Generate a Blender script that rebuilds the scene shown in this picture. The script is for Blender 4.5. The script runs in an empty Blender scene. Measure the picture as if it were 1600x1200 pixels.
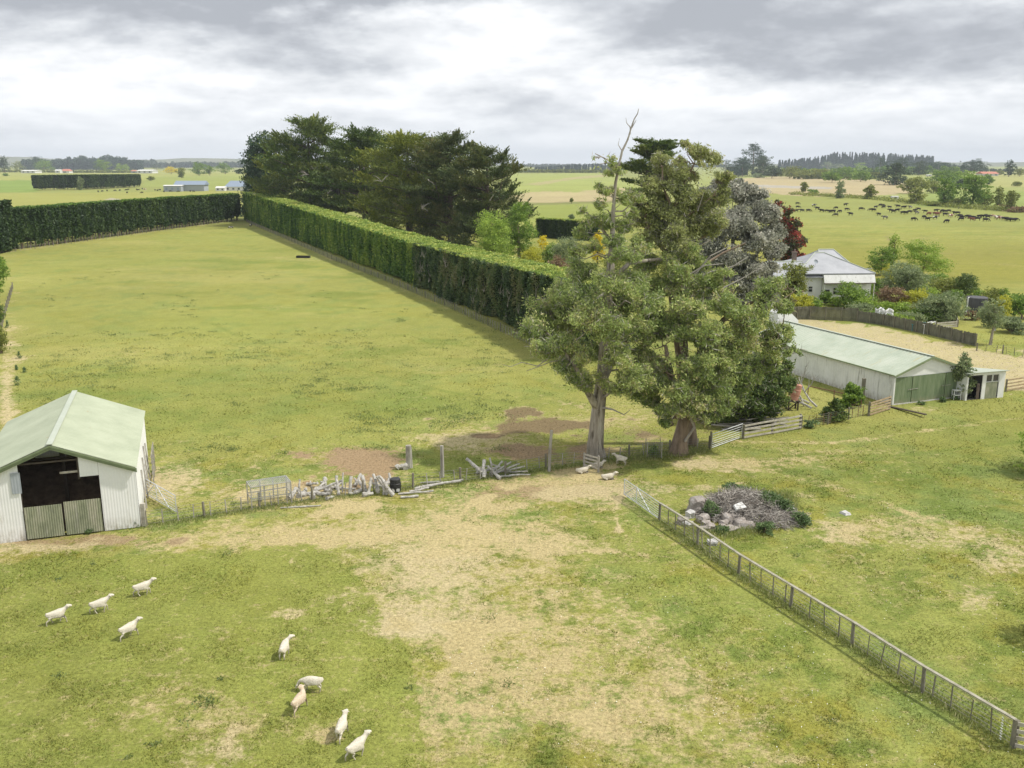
import bpy, math, random
import numpy as np
from mathutils import Vector, Matrix

# ---------------------------------------------------------------- camera model
CAMH = 22.0; FPX = 1450.0; PITCH = math.atan(345.0/FPX)
cp, sp = math.cos(PITCH), math.sin(PITCH)
scene = bpy.context.scene
COL = scene.collection
R = math.radians

def hash2(ix, iy, seed):
    n = (ix.astype(np.int64)*374761393 + iy.astype(np.int64)*668265263 + seed*974634777) & 0x7fffffff
    n = ((n ^ (n >> 13))*1274126177) & 0x7fffffff
    n = (n ^ (n >> 16)) & 0xffff
    return n/65535.0
def vnoise(x, y, seed=0):
    x = np.asarray(x, float); y = np.asarray(y, float)
    ix = np.floor(x); iy = np.floor(y); fx = x-ix; fy = y-iy
    fx = fx*fx*(3-2*fx); fy = fy*fy*(3-2*fy)
    a = hash2(ix, iy, seed); b = hash2(ix+1, iy, seed); c = hash2(ix, iy+1, seed); d = hash2(ix+1, iy+1, seed)
    return (a*(1-fx)+b*fx)*(1-fy)+(c*(1-fx)+d*fx)*fy
def fbm(x, y, seed=0, oct=4, gain=.5):
    s = 0; a = 1; t = 0
    for i in range(oct):
        s = s + a*vnoise(x*2**i+i*17.3, y*2**i-i*9.1, seed+i*7); t += a; a *= gain
    return s/t
def sstep(a, b, x):
    t = np.clip((x-a)/(b-a), 0, 1); return t*t*(3-2*t)

def terrain(x, y):
    """flat farmland, rolling gently beyond four hundred metres"""
    x = np.asarray(x, float); y = np.asarray(y, float)
    d = np.sqrt(x*x+y*y)
    return sstep(420, 1100, d)*(fbm(x/420, y/420, 5, 2)-.5)*7.0

def G(px, py):
    """point of the ground seen at pixel (px, py) of the 1600x1200 photograph"""
    u = (px-800)/FPX; v = (py-600)/FPX
    d = np.array([u, cp - v*sp, -sp - v*cp])
    z = 0.0
    for i in range(12):
        t = (z-CAMH)/d[2]
        x, y = d[0]*t, d[1]*t
        z = .5*z+.5*float(terrain(x, y))
    return Vector((x, y, z))
def P(px, py, y):
    """point at ground distance y (metres ahead) seen at the pixel"""
    u = (px-800)/FPX; v = (py-600)/FPX
    d = (u, cp - v*sp, -sp - v*cp); t = y/d[1]
    return Vector((d[0]*t, y, CAMH+d[2]*t))
def proj(x, y, z):
    z = z-CAMH
    dep = y*cp - z*sp; up = y*sp + z*cp
    return 800+FPX*x/dep, 600-FPX*up/dep
def mpp(p):                      # metres per photograph pixel at a point
    return (p[1]*cp-(p[2]-CAMH)*sp)/FPX

# ---------------------------------------------------------------- mesh builder
class MB:
    def __init__(s): s.v = []; s.f = []; s.n = 0
    def add(s, vs, fs):
        s.v.extend([tuple(p) for p in vs]); s.f.extend([tuple(i+s.n for i in f) for f in fs]); s.n += len(vs); return s
    def box(s, c, size, rz=0, M=None):
        x, y, z = [a/2 for a in size]
        vs = [Vector((i*x, j*y, k*z)) for i in (-1, 1) for j in (-1, 1) for k in (-1, 1)]
        m = M if M is not None else Matrix.Rotation(rz, 3, 'Z')
        vs = [m @ p + Vector(c) for p in vs]
        return s.add(vs, [(0,1,3,2),(4,6,7,5),(0,4,5,1),(2,3,7,6),(0,2,6,4),(1,5,7,3)])
    def beam(s, a, b, w, h=None):
        """rectangular bar from a to b"""
        a = Vector(a); b = Vector(b); h = h or w; d = b-a; L = d.length
        if L < 1e-6: return s
        q = d.to_track_quat('X', 'Z').to_matrix()
        return s.box((a+b)/2, (L, w, h), M=q)
    def tube(s, pts, rad, n=6, cap=True):
        pts = [Vector(p) for p in pts]; k = len(pts)
        if not hasattr(rad, '__len__'): rad = [rad]*k
        vs = []; up = Vector((0.13, .21, 1)).normalized()
        for i, p in enumerate(pts):
            d = (pts[min(i+1, k-1)]-pts[max(i-1, 0)])
            if d.length < 1e-9: d = Vector((0, 0, 1))
            d.normalize()
            a = d.cross(up)
            if a.length < .05: a = d.cross(Vector((1, 0, 0)))
            a.normalize(); b = d.cross(a)
            for j in range(n):
                t = 2*math.pi*j/n
                vs.append(p+(a*math.cos(t)+b*math.sin(t))*rad[i])
        fs = [(i*n+j, i*n+(j+1) % n, (i+1)*n+(j+1) % n, (i+1)*n+j) for i in range(k-1) for j in range(n)]
        if cap: fs += [tuple(range(n))[::-1], tuple((k-1)*n+j for j in range(n))]
        return s.add(vs, fs)
    def quad(s, *p): return s.add(p, [tuple(range(len(p)))])
    def slab(s, poly, t):
        """polygon (list of 3D points) given thickness vector t"""
        n = len(poly); t = Vector(t); vs = [Vector(p) for p in poly]+[Vector(p)+t for p in poly]
        return s.add(vs, [tuple(range(n))[::-1], tuple(range(n, 2*n))]+[(i, (i+1) % n, n+(i+1) % n, n+i) for i in range(n)])
    def blob(s, c, r, rng, jit=.18, sub=1, flat=1.0):
        """rough stone: subdivided octahedron/cube knocked about"""
        g = 2+sub; vs = []; fs = []
        for ax in range(3):
            for sg in (-1, 1):
                b = len(vs)
                for i in range(g+1):
                    for j in range(g+1):
                        p = [0, 0, 0]; p[ax] = sg; p[(ax+1) % 3] = -1+2*i/g; p[(ax+2) % 3] = -1+2*j/g
                        vs.append(Vector(p))
                for i in range(g):
                    for j in range(g):
                        q = (b+i*(g+1)+j, b+(i+1)*(g+1)+j, b+(i+1)*(g+1)+j+1, b+i*(g+1)+j+1)
                        fs.append(q if sg > 0 else q[::-1])
        sd = rng.random()*100
        out = []
        for p in vs:
            q = p.normalized()*.55+p*.38
            k = 1+jit*(math.sin(q.x*3.1+sd)+math.sin(q.y*4.3+sd*2)+math.sin(q.z*3.7+sd*3))*.6
            out.append(Vector((q.x*r[0]*k, q.y*r[1]*k, q.z*r[2]*k))+Vector(c))
        return s.add(out, fs)
    def build(s, name, mat, parent=None, smooth=False, loc=None):
        me = bpy.data.meshes.new(name); me.from_pydata(s.v, [], s.f)
        me.materials.append(mat)
        if smooth: me.polygons.foreach_set('use_smooth', [True]*len(me.polygons))
        o = bpy.data.objects.new(name, me); COL.objects.link(o)
        if parent: o.parent = parent
        if loc is not None: o.location = loc
        return o

def quad_mesh(name, V, mat, tone=None, parent=None, loc=None, k=4, colr=None):
    """V: (n*k,3) vertices, every k of them one face"""
    n = len(V)//k
    me = bpy.data.meshes.new(name)
    me.vertices.add(len(V)); me.vertices.foreach_set('co', V.astype(np.float32).ravel())
    me.loops.add(len(V)); me.loops.foreach_set('vertex_index', np.arange(len(V), dtype=np.int32))
    me.polygons.add(n); me.polygons.foreach_set('loop_start', np.arange(0, len(V), k, dtype=np.int32))
    me.polygons.foreach_set('loop_total', np.full(n, k, dtype=np.int32))
    me.update(calc_edges=True)
    if tone is not None:
        a = me.attributes.new('tone', 'FLOAT', 'POINT'); a.data.foreach_set('value', np.repeat(tone, k).astype(np.float32))
    if colr is not None:
        a = me.attributes.new('colr', 'FLOAT_COLOR', 'POINT')
        c = np.ones((n*k, 4), np.float32); c[:, :3] = np.repeat(colr, k, axis=0); a.data.foreach_set('color', c.ravel())
    me.materials.append(mat)
    o = bpy.data.objects.new(name, me); COL.objects.link(o)
    if parent: o.parent = parent
    if loc is not None: o.location = loc
    return o

def merge_quads(name, V, F, mat, **kw): pass

def rand_dirs(rg, n):
    v = rg.normal(size=(n, 3)); return v/np.linalg.norm(v, axis=1)[:, None]
def leaves(pts, rg, ln, wd, bias=None, bw=0.0, nbias=None, nw=0.0):
    """rhombic leaves; bias: mean direction of the long axis; nbias: mean normal"""
    n = len(pts)
    a = rand_dirs(rg, n)
    if bias is not None: a = a*(1-bw)+np.asarray(bias)*bw
    a /= np.linalg.norm(a, axis=1)[:, None]+1e-9
    m = rand_dirs(rg, n)
    if nbias is not None: m = m*(1-nw)+np.asarray(nbias)*nw
    b = np.cross(a, m); b /= np.linalg.norm(b, axis=1)[:, None]+1e-9
    s = rg.uniform(.65, 1.35, (n, 1)); L = a*s*np.reshape(ln, (-1, 1))/2; W = b*s*np.reshape(wd, (-1, 1))/2
    V = np.empty((n, 4, 3)); V[:, 0] = pts-L; V[:, 1] = pts+W+L*.15; V[:, 2] = pts+L; V[:, 3] = pts-W+L*.15
    return V.reshape(-1, 3)

def empty(name, loc, rz=0):
    o = bpy.data.objects.new(name, None); COL.objects.link(o); o.location = loc; o.rotation_euler = (0, 0, rz)
    o.empty_display_size = .3
    return o
def tag(o, label=None, cat=None, group=None, kind=None):
    if label: o['label'] = label
    if cat: o['category'] = cat
    if group: o['group'] = group
    if kind: o['kind'] = kind
    return o
def copy_tree(o, parent=None):
    c = o.copy(); COL.objects.link(c)
    if parent: c.parent = parent
    for ch in [x for x in bpy.data.objects if x.parent == o]: copy_tree(ch, c)
    return c

# ---------------------------------------------------------------- materials
def new_mat(name):
    m = bpy.data.materials.new(name); m.use_nodes = True
    nt = m.node_tree; nt.nodes.clear()
    out = nt.nodes.new('ShaderNodeOutputMaterial')
    return m, nt, out
def N(nt, t, **kw):
    n = nt.nodes.new(t)
    for k, v in kw.items(): setattr(n, k, v)
    return n
def ramp(nt, fac, cols, pos=None):
    r = nt.nodes.new('ShaderNodeValToRGB'); k = len(cols)
    pos = pos or [i/(k-1) for i in range(k)]
    while len(r.color_ramp.elements) < k: r.color_ramp.elements.new(.5)
    for e, c, p in zip(r.color_ramp.elements, cols, pos): e.position = p; e.color = (*c, 1)
    nt.links.new(fac, r.inputs[0]); return r.outputs[0]
def nz(nt, scale, detail=4, rough=.6, stretch=(1, 1, 1), coord='Object', dist=0.0):
    tc = nt.nodes.new('ShaderNodeTexCoord'); mp = nt.nodes.new('ShaderNodeMapping'); mp.inputs['Scale'].default_value = stretch
    nt.links.new(tc.outputs[coord], mp.inputs[0])
    n = nt.nodes.new('ShaderNodeTexNoise'); n.inputs['Scale'].default_value = scale; n.inputs['Detail'].default_value = detail
    n.inputs['Roughness'].default_value = rough; n.inputs['Distortion'].default_value = dist
    nt.links.new(mp.outputs[0], n.inputs['Vector']); return n.outputs['Fac']
def surf(name, cols, scale=3, pos=None, rough=.85, bump=.0, bscale=None, stretch=(1, 1, 1), metal=0, second=None, spec=.3, splash=0):
    """noise ramp material; second=(colour, scale, lo, hi, stretch) adds stains with a shape of their own"""
    m, nt, out = new_mat(name)
    b = N(nt, 'ShaderNodeBsdfPrincipled'); b.inputs['Roughness'].default_value = rough; b.inputs['Metallic'].default_value = metal
    b.inputs['Specular IOR Level'].default_value = spec
    f = nz(nt, scale, 6, .65, stretch)
    pos = pos or [.3+.4*i/(len(cols)-1) for i in range(len(cols))]
    c = ramp(nt, f, cols, pos)
    if second:
        col, sc, lo, hi, st = second
        f2 = nz(nt, sc, 6, .7, st)
        r2 = N(nt, 'ShaderNodeMapRange'); r2.inputs[1].default_value = lo; r2.inputs[2].default_value = hi
        nt.links.new(f2, r2.inputs[0])
        mx = N(nt, 'ShaderNodeMix', data_type='RGBA'); nt.links.new(r2.outputs[0], mx.inputs[0]); nt.links.new(c, mx.inputs[6]); mx.inputs[7].default_value = (*col, 1)
        c = mx.outputs[2]
    if splash:                                   # mud thrown up on the foot of the wall
        tc = N(nt, 'ShaderNodeTexCoord'); sz = N(nt, 'ShaderNodeSeparateXYZ'); nt.links.new(tc.outputs['Object'], sz.inputs[0])
        r3 = N(nt, 'ShaderNodeMapRange'); r3.inputs[1].default_value = splash; r3.inputs[2].default_value = 0; nt.links.new(sz.outputs[2], r3.inputs[0])
        r4 = N(nt, 'ShaderNodeMapRange'); r4.inputs[1].default_value = .35; r4.inputs[2].default_value = .65; nt.links.new(nz(nt, 3.5, 6, .7, (1, 1, .5)), r4.inputs[0])
        mu = N(nt, 'ShaderNodeMath', operation='MULTIPLY'); nt.links.new(r3.outputs[0], mu.inputs[0]); nt.links.new(r4.outputs[0], mu.inputs[1])
        mx3 = N(nt, 'ShaderNodeMix', data_type='RGBA'); nt.links.new(mu.outputs[0], mx3.inputs[0]); nt.links.new(c, mx3.inputs[6]); mx3.inputs[7].default_value = (.30, .26, .18, 1); c = mx3.outputs[2]
    nt.links.new(c, b.inputs['Base Color'])
    if bump:
        bp = N(nt, 'ShaderNodeBump'); bp.inputs['Strength'].default_value = bump; bp.inputs['Distance'].default_value = .05
        nt.links.new(nz(nt, bscale or scale*4, 5, .6, stretch), bp.inputs['Height']); nt.links.new(bp.outputs[0], b.inputs['Normal'])
    nt.links.new(b.outputs[0], out.inputs[0]); return m
def leafmat(name, cols, pos=None, trans=.35, rough=.55, spec=.35):
    m, nt, out = new_mat(name)
    at = N(nt, 'ShaderNodeAttribute', attribute_name='tone')
    c = ramp(nt, at.outputs['Fac'], cols, pos)
    b = N(nt, 'ShaderNodeBsdfPrincipled'); b.inputs['Roughness'].default_value = rough; b.inputs['Specular IOR Level'].default_value = spec
    nt.links.new(c, b.inputs['Base Color'])
    t = N(nt, 'ShaderNodeBsdfTranslucent'); nt.links.new(c, t.inputs[0])
    mx = N(nt, 'ShaderNodeMixShader'); mx.inputs[0].default_value = trans
    nt.links.new(b.outputs[0], mx.inputs[1]); nt.links.new(t.outputs[0], mx.inputs[2]); nt.links.new(mx.outputs[0], out.inputs[0])
    return m

MAT = {}
M_ = MAT
M_['bark_pale'] = surf('bark_pale', [(.17,.145,.11),(.34,.30,.245),(.52,.48,.41)], 2.4, stretch=(1,1,.14), bump=1.0, second=((.11,.09,.065), 3.2, .54, .64, (1,1,.12)))
M_['bark_rough'] = surf('bark_rough', [(.12,.09,.06),(.24,.18,.13),(.33,.26,.19)], 3, stretch=(1,1,.2), bump=.8)
M_['bark_dark'] = surf('bark_dark', [(.06,.05,.04),(.13,.10,.08),(.2,.16,.13)], 2, stretch=(1,1,.3), bump=.5)
M_['twig_grey'] = surf('twig_grey', [(.22,.19,.16),(.36,.33,.29),(.45,.42,.38)], 2)
M_['old_wood'] = surf('old_wood', [(.20,.18,.15),(.33,.31,.27),(.45,.43,.38)], 3, stretch=(1,1,.3), bump=.5)
M_['log_wood'] = surf('log_wood', [(.24,.23,.20),(.44,.42,.38),(.60,.58,.53)], 5, bump=1.2)
M_['post_wood'] = surf('post_wood', [(.12,.11,.08),(.20,.185,.14),(.27,.25,.20)], 5, stretch=(1,1,.3), bump=.4)
M_['rail_wood'] = surf('rail_wood', [(.22,.21,.15),(.33,.31,.24),(.42,.40,.32)], 2.5, bump=.4)
M_['board_wood'] = surf('board_wood', [(.28,.25,.20),(.42,.39,.33),(.54,.51,.45)], 2.5, bump=.4)
M_['board_brown'] = surf('board_brown', [(.26,.18,.10),(.38,.29,.18),(.48,.40,.28)], 2.5, bump=.4)
M_['paling'] = surf('paling', [(.085,.085,.06),(.15,.15,.11),(.22,.21,.165)], 2.2, stretch=(1,1,.3), bump=.4)
M_['galv'] = surf('galv', [(.42,.44,.45),(.55,.57,.58),(.66,.67,.68)], 3, rough=.5, metal=.35)
M_['wire'] = surf('wire', [(.20,.19,.17),(.32,.31,.29)], 3, rough=.6)
M_['rust'] = surf('rust', [(.16,.08,.05),(.25,.14,.09)], 5)
M_['wall_white'] = surf('wall_white', [(.72,.73,.72),(.78,.785,.775),(.82,.825,.82)], .6, second=((.50,.47,.40), 2.2, .60, .80, (1,1,.18)), rough=.6, splash=.9)
M_['wall_old'] = surf('wall_old', [(.64,.64,.61),(.74,.74,.71),(.80,.80,.775)], .7, second=((.20,.19,.15), 1.6, .56, .76, (1.6,1.6,.16)), rough=.7, splash=.8)
M_['trim_white'] = surf('trim_white', [(.68,.68,.66),(.78,.78,.76)], 1.5, rough=.6)
M_['trim_green'] = surf('trim_green', [(.17,.21,.12),(.24,.29,.17)], 2, rough=.6)
M_['roof_green'] = surf('roof_green', [(.31,.345,.245),(.365,.40,.285),(.41,.445,.325)], .5, rough=.5, second=((.36,.27,.17), 1.6, .66, .74, (1,.5,1)))
M_['roof_lichen'] = surf('roof_lichen', [(.36,.41,.32),(.43,.475,.38),(.50,.53,.44)], .45, rough=.6, second=((.42,.41,.26), .8, .57, .66, (.3,1.6,1)))
M_['roof_pale'] = surf('roof_pale', [(.38,.42,.34),(.45,.48,.41)], .6, rough=.6)
M_['roof_grey'] = surf('roof_grey', [(.30,.31,.33),(.36,.37,.39),(.42,.43,.45)], .5, rough=.5)
M_['gate_green'] = surf('gate_green', [(.16,.18,.115),(.26,.275,.185),(.38,.36,.28)], 1.3, stretch=(1,1,.5), second=((.36,.35,.30), 1.2, .55, .75, (2,2,.3)))
M_['door_green'] = surf('door_green', [(.12,.17,.09),(.17,.22,.12),(.23,.27,.17)], 1.8, stretch=(1.5,1,.25), rough=.7, splash=.6)
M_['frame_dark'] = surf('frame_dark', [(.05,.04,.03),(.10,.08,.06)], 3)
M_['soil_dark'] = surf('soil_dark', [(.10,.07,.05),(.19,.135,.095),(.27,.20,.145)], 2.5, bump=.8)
M_['glass'] = surf('glass', [(.03,.035,.04),(.05,.055,.06)], 1, rough=.12, spec=.6)
M_['dark_in'] = surf('dark_in', [(.03,.03,.03),(.06,.055,.05)], 2)
M_['brick'] = surf('brick', [(.16,.12,.10),(.24,.19,.16)], 4, bump=.4)
M_['rock'] = surf('rock', [(.20,.17,.15),(.32,.285,.255),(.46,.425,.40)], 3.5, bump=.9, second=((.62,.6,.58), 4, .6, .68, (1,1,1)))
M_['concrete'] = surf('concrete', [(.42,.41,.39),(.58,.57,.55)], 4, bump=.5)
M_['black_plastic'] = surf('black_plastic', [(.02,.02,.02),(.04,.04,.04)], 3, rough=.45)
M_['red_drum'] = surf('red_drum', [(.38,.17,.12),(.48,.24,.17),(.55,.31,.24)], 3, rough=.7, second=((.26,.11,.07), 3, .55, .7, (1,1,1)))
M_['tank_dark'] = surf('tank_dark', [(.07,.07,.075),(.12,.12,.125)], 2, stretch=(1,1,.3))
M_['white_plastic'] = surf('white_plastic', [(.70,.70,.69),(.80,.80,.79)], 2, rough=.5)
M_['blue_sheet'] = surf('blue_sheet', [(.05,.22,.25),(.08,.30,.33)], 2, rough=.5)
M_['far_white'] = surf('far_white', [(.60,.60,.58),(.72,.72,.70)], 1)
M_['far_grey'] = surf('far_grey', [(.30,.33,.36),(.38,.41,.44)], 1)
M_['far_red'] = surf('far_red', [(.42,.16,.11),(.52,.22,.16)], 1)
M_['far_blue'] = surf('far_blue', [(.20,.25,.32),(.26,.31,.38)], 1)
M_['sheep'] = surf('sheep', [(.50,.45,.36),(.64,.59,.48),(.74,.69,.58)], 9, bump=.8, bscale=26, rough=.95, spec=.1, splash=.46)
M_['sheep_tan'] = surf('sheep_tan', [(.46,.36,.25),(.60,.49,.36),(.68,.58,.45)], 9, bump=.8, bscale=26, rough=.95, spec=.1, splash=.46)
M_['cow_black'] = surf('cow_black', [(.012,.011,.011),(.025,.022,.02)], 3)
M_['cow_pied'] = surf('cow_pied', [(.015,.014,.013),(.02,.02,.02),(.65,.62,.58),(.68,.66,.62)], 1.1, pos=[.4,.5,.515,.7])
M_['cow_brown'] = surf('cow_brown', [(.10,.035,.02),(.20,.08,.045)], 3)
M_['cow_brown_pied'] = surf('cow_brown_pied', [(.18,.07,.04),(.22,.09,.05),(.62,.52,.45),(.68,.6,.54)], 1.1, pos=[.4,.46,.48,.7])

L_ = {}
L_['euc'] = leafmat('euc_leaf', [(0.148,0.215,0.065),(0.295,0.381,0.114),(0.493,0.559,0.186),(0.615,0.508,0.278),(0.782,0.770,0.463)], [0,.36,.70,.92,1])
L_['euc_dark'] = leafmat('euc_dark_leaf', [(0.062,0.101,0.026),(0.123,0.186,0.046),(0.246,0.304,0.078),(0.351,0.338,0.117)], [0,.4,.8,1])
L_['euc_olive'] = leafmat('euc_olive_leaf', [(0.160,0.194,0.080),(0.320,0.356,0.130),(0.480,0.508,0.190),(0.440,0.367,0.210)], [0,.4,.75,1])
L_['silver'] = leafmat('silver_leaf', [(0.126,0.140,0.102),(0.315,0.325,0.260),(0.588,0.575,0.493),(0.840,0.790,0.688)], [0,.42,.75,1], trans=.4)
L_['red'] = leafmat('red_leaf', [(0.070,0.105,0.039),(0.140,0.126,0.058),(0.420,0.077,0.058),(0.644,0.168,0.104)], [0,.42,.66,1])
L_['cyp'] = leafmat('cypress_leaf', [(0.045,0.079,0.019),(0.089,0.148,0.031),(0.200,0.237,0.044),(0.357,0.354,0.076)], [0,.4,.75,1], trans=.2)
L_['cyp_grey'] = leafmat('cypress_brown_leaf', [(0.040,0.071,0.022),(0.089,0.131,0.038),(0.198,0.202,0.068),(0.336,0.263,0.116)], [0,.4,.75,1], trans=.2)
L_['cyp_lit'] = leafmat('cypress_lit_leaf', [(0.066,0.097,0.016),(0.134,0.177,0.025),(0.293,0.319,0.045),(0.471,0.442,0.078)], [0,.35,.7,1], trans=.25)  # brighter copy of the cypress leaf, sunlit look put into the colour
L_['pine'] = leafmat('pine_leaf', [(0.021,0.048,0.021),(0.043,0.089,0.041),(0.086,0.137,0.065)], trans=.15)
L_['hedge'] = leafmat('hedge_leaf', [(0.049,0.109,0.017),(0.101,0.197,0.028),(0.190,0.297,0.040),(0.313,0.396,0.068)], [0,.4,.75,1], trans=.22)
L_['hedge_top_lit'] = leafmat('hedge_lit_top_leaf', [(0.144,0.233,0.047),(0.289,0.389,0.070),(0.481,0.526,0.124),(0.673,0.622,0.187)], [0,.4,.75,1], trans=.25)  # sunlit brightness of the clipped tops is put into this leaf colour
L_['hedge_dark'] = leafmat('hedge_dark_leaf', [(0.021,0.048,0.010),(0.041,0.083,0.016),(0.076,0.123,0.025)], trans=.15)
L_['hedge_old'] = leafmat('hedge_old_leaf', [(.045,.08,.03),(.09,.15,.05),(.17,.21,.07),(.25,.25,.12)], [0,.45,.8,1], trans=.22)
L_['fresh'] = leafmat('fresh_leaf', [(0.121,0.208,0.027),(0.242,0.361,0.050),(0.407,0.528,0.092),(0.543,0.638,0.147)], [0,.35,.7,1])
L_['green'] = leafmat('green_leaf', [(0.078,0.149,0.024),(0.168,0.275,0.042),(0.315,0.443,0.073),(0.496,0.612,0.122)], [0,.4,.75,1])
L_['olive'] = leafmat('olive_leaf', [(0.106,0.131,0.030),(0.209,0.243,0.054),(0.377,0.404,0.095),(0.545,0.545,0.149)], [0,.4,.75,1])
L_['grey'] = leafmat('greygreen_leaf', [(0.103,0.143,0.060),(0.223,0.285,0.132),(0.377,0.428,0.216),(0.549,0.586,0.312)], [0,.4,.75,1])
L_['brown'] = leafmat('brown_leaf', [(0.120,0.071,0.041),(0.240,0.159,0.089),(0.374,0.259,0.152),(0.480,0.374,0.248)], [0,.4,.75,1])
L_['gold'] = leafmat('gold_leaf', [(0.276,0.304,0.034),(0.497,0.497,0.052),(0.690,0.662,0.092)])
L_['yellow'] = leafmat('yellow_leaf', [(0.287,0.276,0.020),(0.713,0.575,0.020),(0.850,0.713,0.050)], [0,.35,1])
L_['fardark'] = leafmat('far_dark_leaf', [(0.025,0.052,0.018),(0.058,0.095,0.032),(0.100,0.146,0.052)], trans=.15)
L_['weed'] = leafmat('weed_leaf', [(.08,.13,.05),(.16,.24,.09),(.26,.34,.15)])
L_['twigs'] = leafmat('dead_twig', [(.20,.175,.15),(.36,.325,.29),(.52,.49,.44)], trans=.0, rough=.9, spec=.1)
# ---------------------------------------------------------------- world, sun, camera, haze
SUN_EL, SUN_AZ = R(54), R(2)          # sun from the right-hand side, a touch towards the viewer
sv = Vector((math.cos(SUN_EL)*math.cos(SUN_AZ), -math.cos(SUN_EL)*math.sin(SUN_AZ), math.sin(SUN_EL)))
sl = bpy.data.lights.new('sun', 'SUN'); sl.energy = SUN_E = 3.7; sl.angle = R(2.2); sl.color = (1, .95, .87)
so = bpy.data.objects.new('sun', sl); COL.objects.link(so); so.rotation_euler = sv.to_track_quat('Z', 'Y').to_euler(); so.location = (60, -20, 80)

w = bpy.data.worlds.new('World'); scene.world = w; w.use_nodes = True
nt = w.node_tree; nt.nodes.clear()
wo = N(nt, 'ShaderNodeOutputWorld'); bg = N(nt, 'ShaderNodeBackground'); bg.inputs[1].default_value = .125
nt.links.new(bg.outputs[0], wo.inputs[0])
sky = N(nt, 'ShaderNodeTexSky', sky_type='NISHITA'); sky.sun_disc = False; sky.sun_elevation = SUN_EL
sky.sun_rotation = math.pi/2 + SUN_AZ; sky.altitude = 100
tc = N(nt, 'ShaderNodeTexCoord'); sx = N(nt, 'ShaderNodeSeparateXYZ'); nt.links.new(tc.outputs['Generated'], sx.inputs[0])
def mth(op, a, b=None, c=None, clamp=False):
    n = N(nt, 'ShaderNodeMath', operation=op); n.use_clamp = clamp
    for i, x in enumerate((a, b, c)):
        if x is None: continue
        if isinstance(x, (int, float)): n.inputs[i].default_value = x
        else: nt.links.new(x, n.inputs[i])
    return n.outputs[0]
X, Y, Z = sx.outputs
az = mth('ARCTAN2', X, Y); el = Z
den = mth('ADD', mth('MAXIMUM', Z, 0.0), .16)
cv = N(nt, 'ShaderNodeCombineXYZ'); nt.links.new(mth('MULTIPLY', az, 3.6), cv.inputs[0]); nt.links.new(mth('MULTIPLY', mth('POWER', mth('MAXIMUM', Z, 0.0), .9), 9.0), cv.inputs[1])
def wnoise(scale, det, rough, off, dist=0.0):
    mp = N(nt, 'ShaderNodeMapping'); mp.inputs['Location'].default_value = off; nt.links.new(cv.outputs[0], mp.inputs[0])
    n = N(nt, 'ShaderNodeTexNoise'); n.inputs['Scale'].default_value = scale; n.inputs['Detail'].default_value = det
    n.inputs['Roughness'].default_value = rough; n.inputs['Distortion'].default_value = dist; nt.links.new(mp.outputs[0], n.inputs['Vector']); return n.outputs['Fac']
big = wnoise(1.5, 8, .55, (3.1, 1.7, 0), .2)
fine = wnoise(2.1, 8, .56, (9.1, 4.7, 2), .1)
fine2 = wnoise(2.1, 8, .56, (9.1, 4.7+.11, 2), .1)
warp = mth('MULTIPLY', mth('SUBTRACT', wnoise(2.4, 7, .6, (5.5, 2.2, 1), .1), .5), .11)
def blobw(a0, e0, ra, re, amp):
    da = mth('DIVIDE', mth('SUBTRACT', az, a0), ra); de = mth('DIVIDE', mth('SUBTRACT', mth('ADD', el, warp), e0), re)
    q = mth('ADD', mth('MULTIPLY', da, da), mth('MULTIPLY', de, de))
    return mth('MULTIPLY', mth('EXPONENT', mth('MULTIPLY', q, -1.0)), amp)
acc = mth('ADD', mth('MULTIPLY', mth('SUBTRACT', big, .5), 1.5), mth('MULTIPLY', mth('SUBTRACT', fine, .5), .7))
for b in [(-.36,.170,.30,.040,.75), (-.14,.172,.14,.03,.42), (.25,.135,.20,.042,.55), (.42,.10,.16,.03,.3), (.34,.20,.45,.03,.35), (.55,.075,.25,.014,.18),
          (-.02,.125,.09,.045,-.40), (-.30,.085,.35,.022,-.22), (.12,.075,.12,.02,-.25), (.40,.055,.3,.02,-.1), (-.13,.10,.08,.02,.10), (.0,.33,.9,.10,.15)]:
    acc = mth('ADD', acc, blobw(*b))
acc = mth('ADD', acc, mth('MULTIPLY', mth('SUBTRACT', fine2, fine), 1.9))
# cloud colour: bright tops to grey bases
cl = ramp(nt, mth('ADD', mth('MULTIPLY', acc, .88), .43), [(8.3,8.4,8.5),(7.1,7.25,7.45),(6.1,6.3,6.55),(4.8,5.02,5.35),(3.9,4.1,4.45),(3.4,3.6,3.95)], [.06,.28,.47,.68,.86,1.0])
# hazy pale band near the horizon
hb = mth('POWER', mth('SUBTRACT', 1.0, mth('DIVIDE', mth('ABSOLUTE', el), .075, clamp=True), clamp=True), 1.2)
mx = N(nt, 'ShaderNodeMix', data_type='RGBA'); nt.links.new(mth('MULTIPLY', hb, .85), mx.inputs[0]); nt.links.new(cl, mx.inputs[6]); mx.inputs[7].default_value = (6.9, 7.15, 7.5, 1)
# the real sky shows through where the deck thins out
mk = N(nt, 'ShaderNodeMapRange'); mk.inputs[1].default_value = -.75; mk.inputs[2].default_value = -.35; mk.inputs[3].default_value = .75; mk.inputs[4].default_value = 1; nt.links.new(acc, mk.inputs[0])
mx2 = N(nt, 'ShaderNodeMix', data_type='RGBA'); nt.links.new(mk.outputs[0], mx2.inputs[0]); nt.links.new(sky.outputs[0], mx2.inputs[6]); nt.links.new(mx.outputs[2], mx2.inputs[7])
nt.links.new(mx2.outputs[2], bg.inputs[0])

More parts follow.
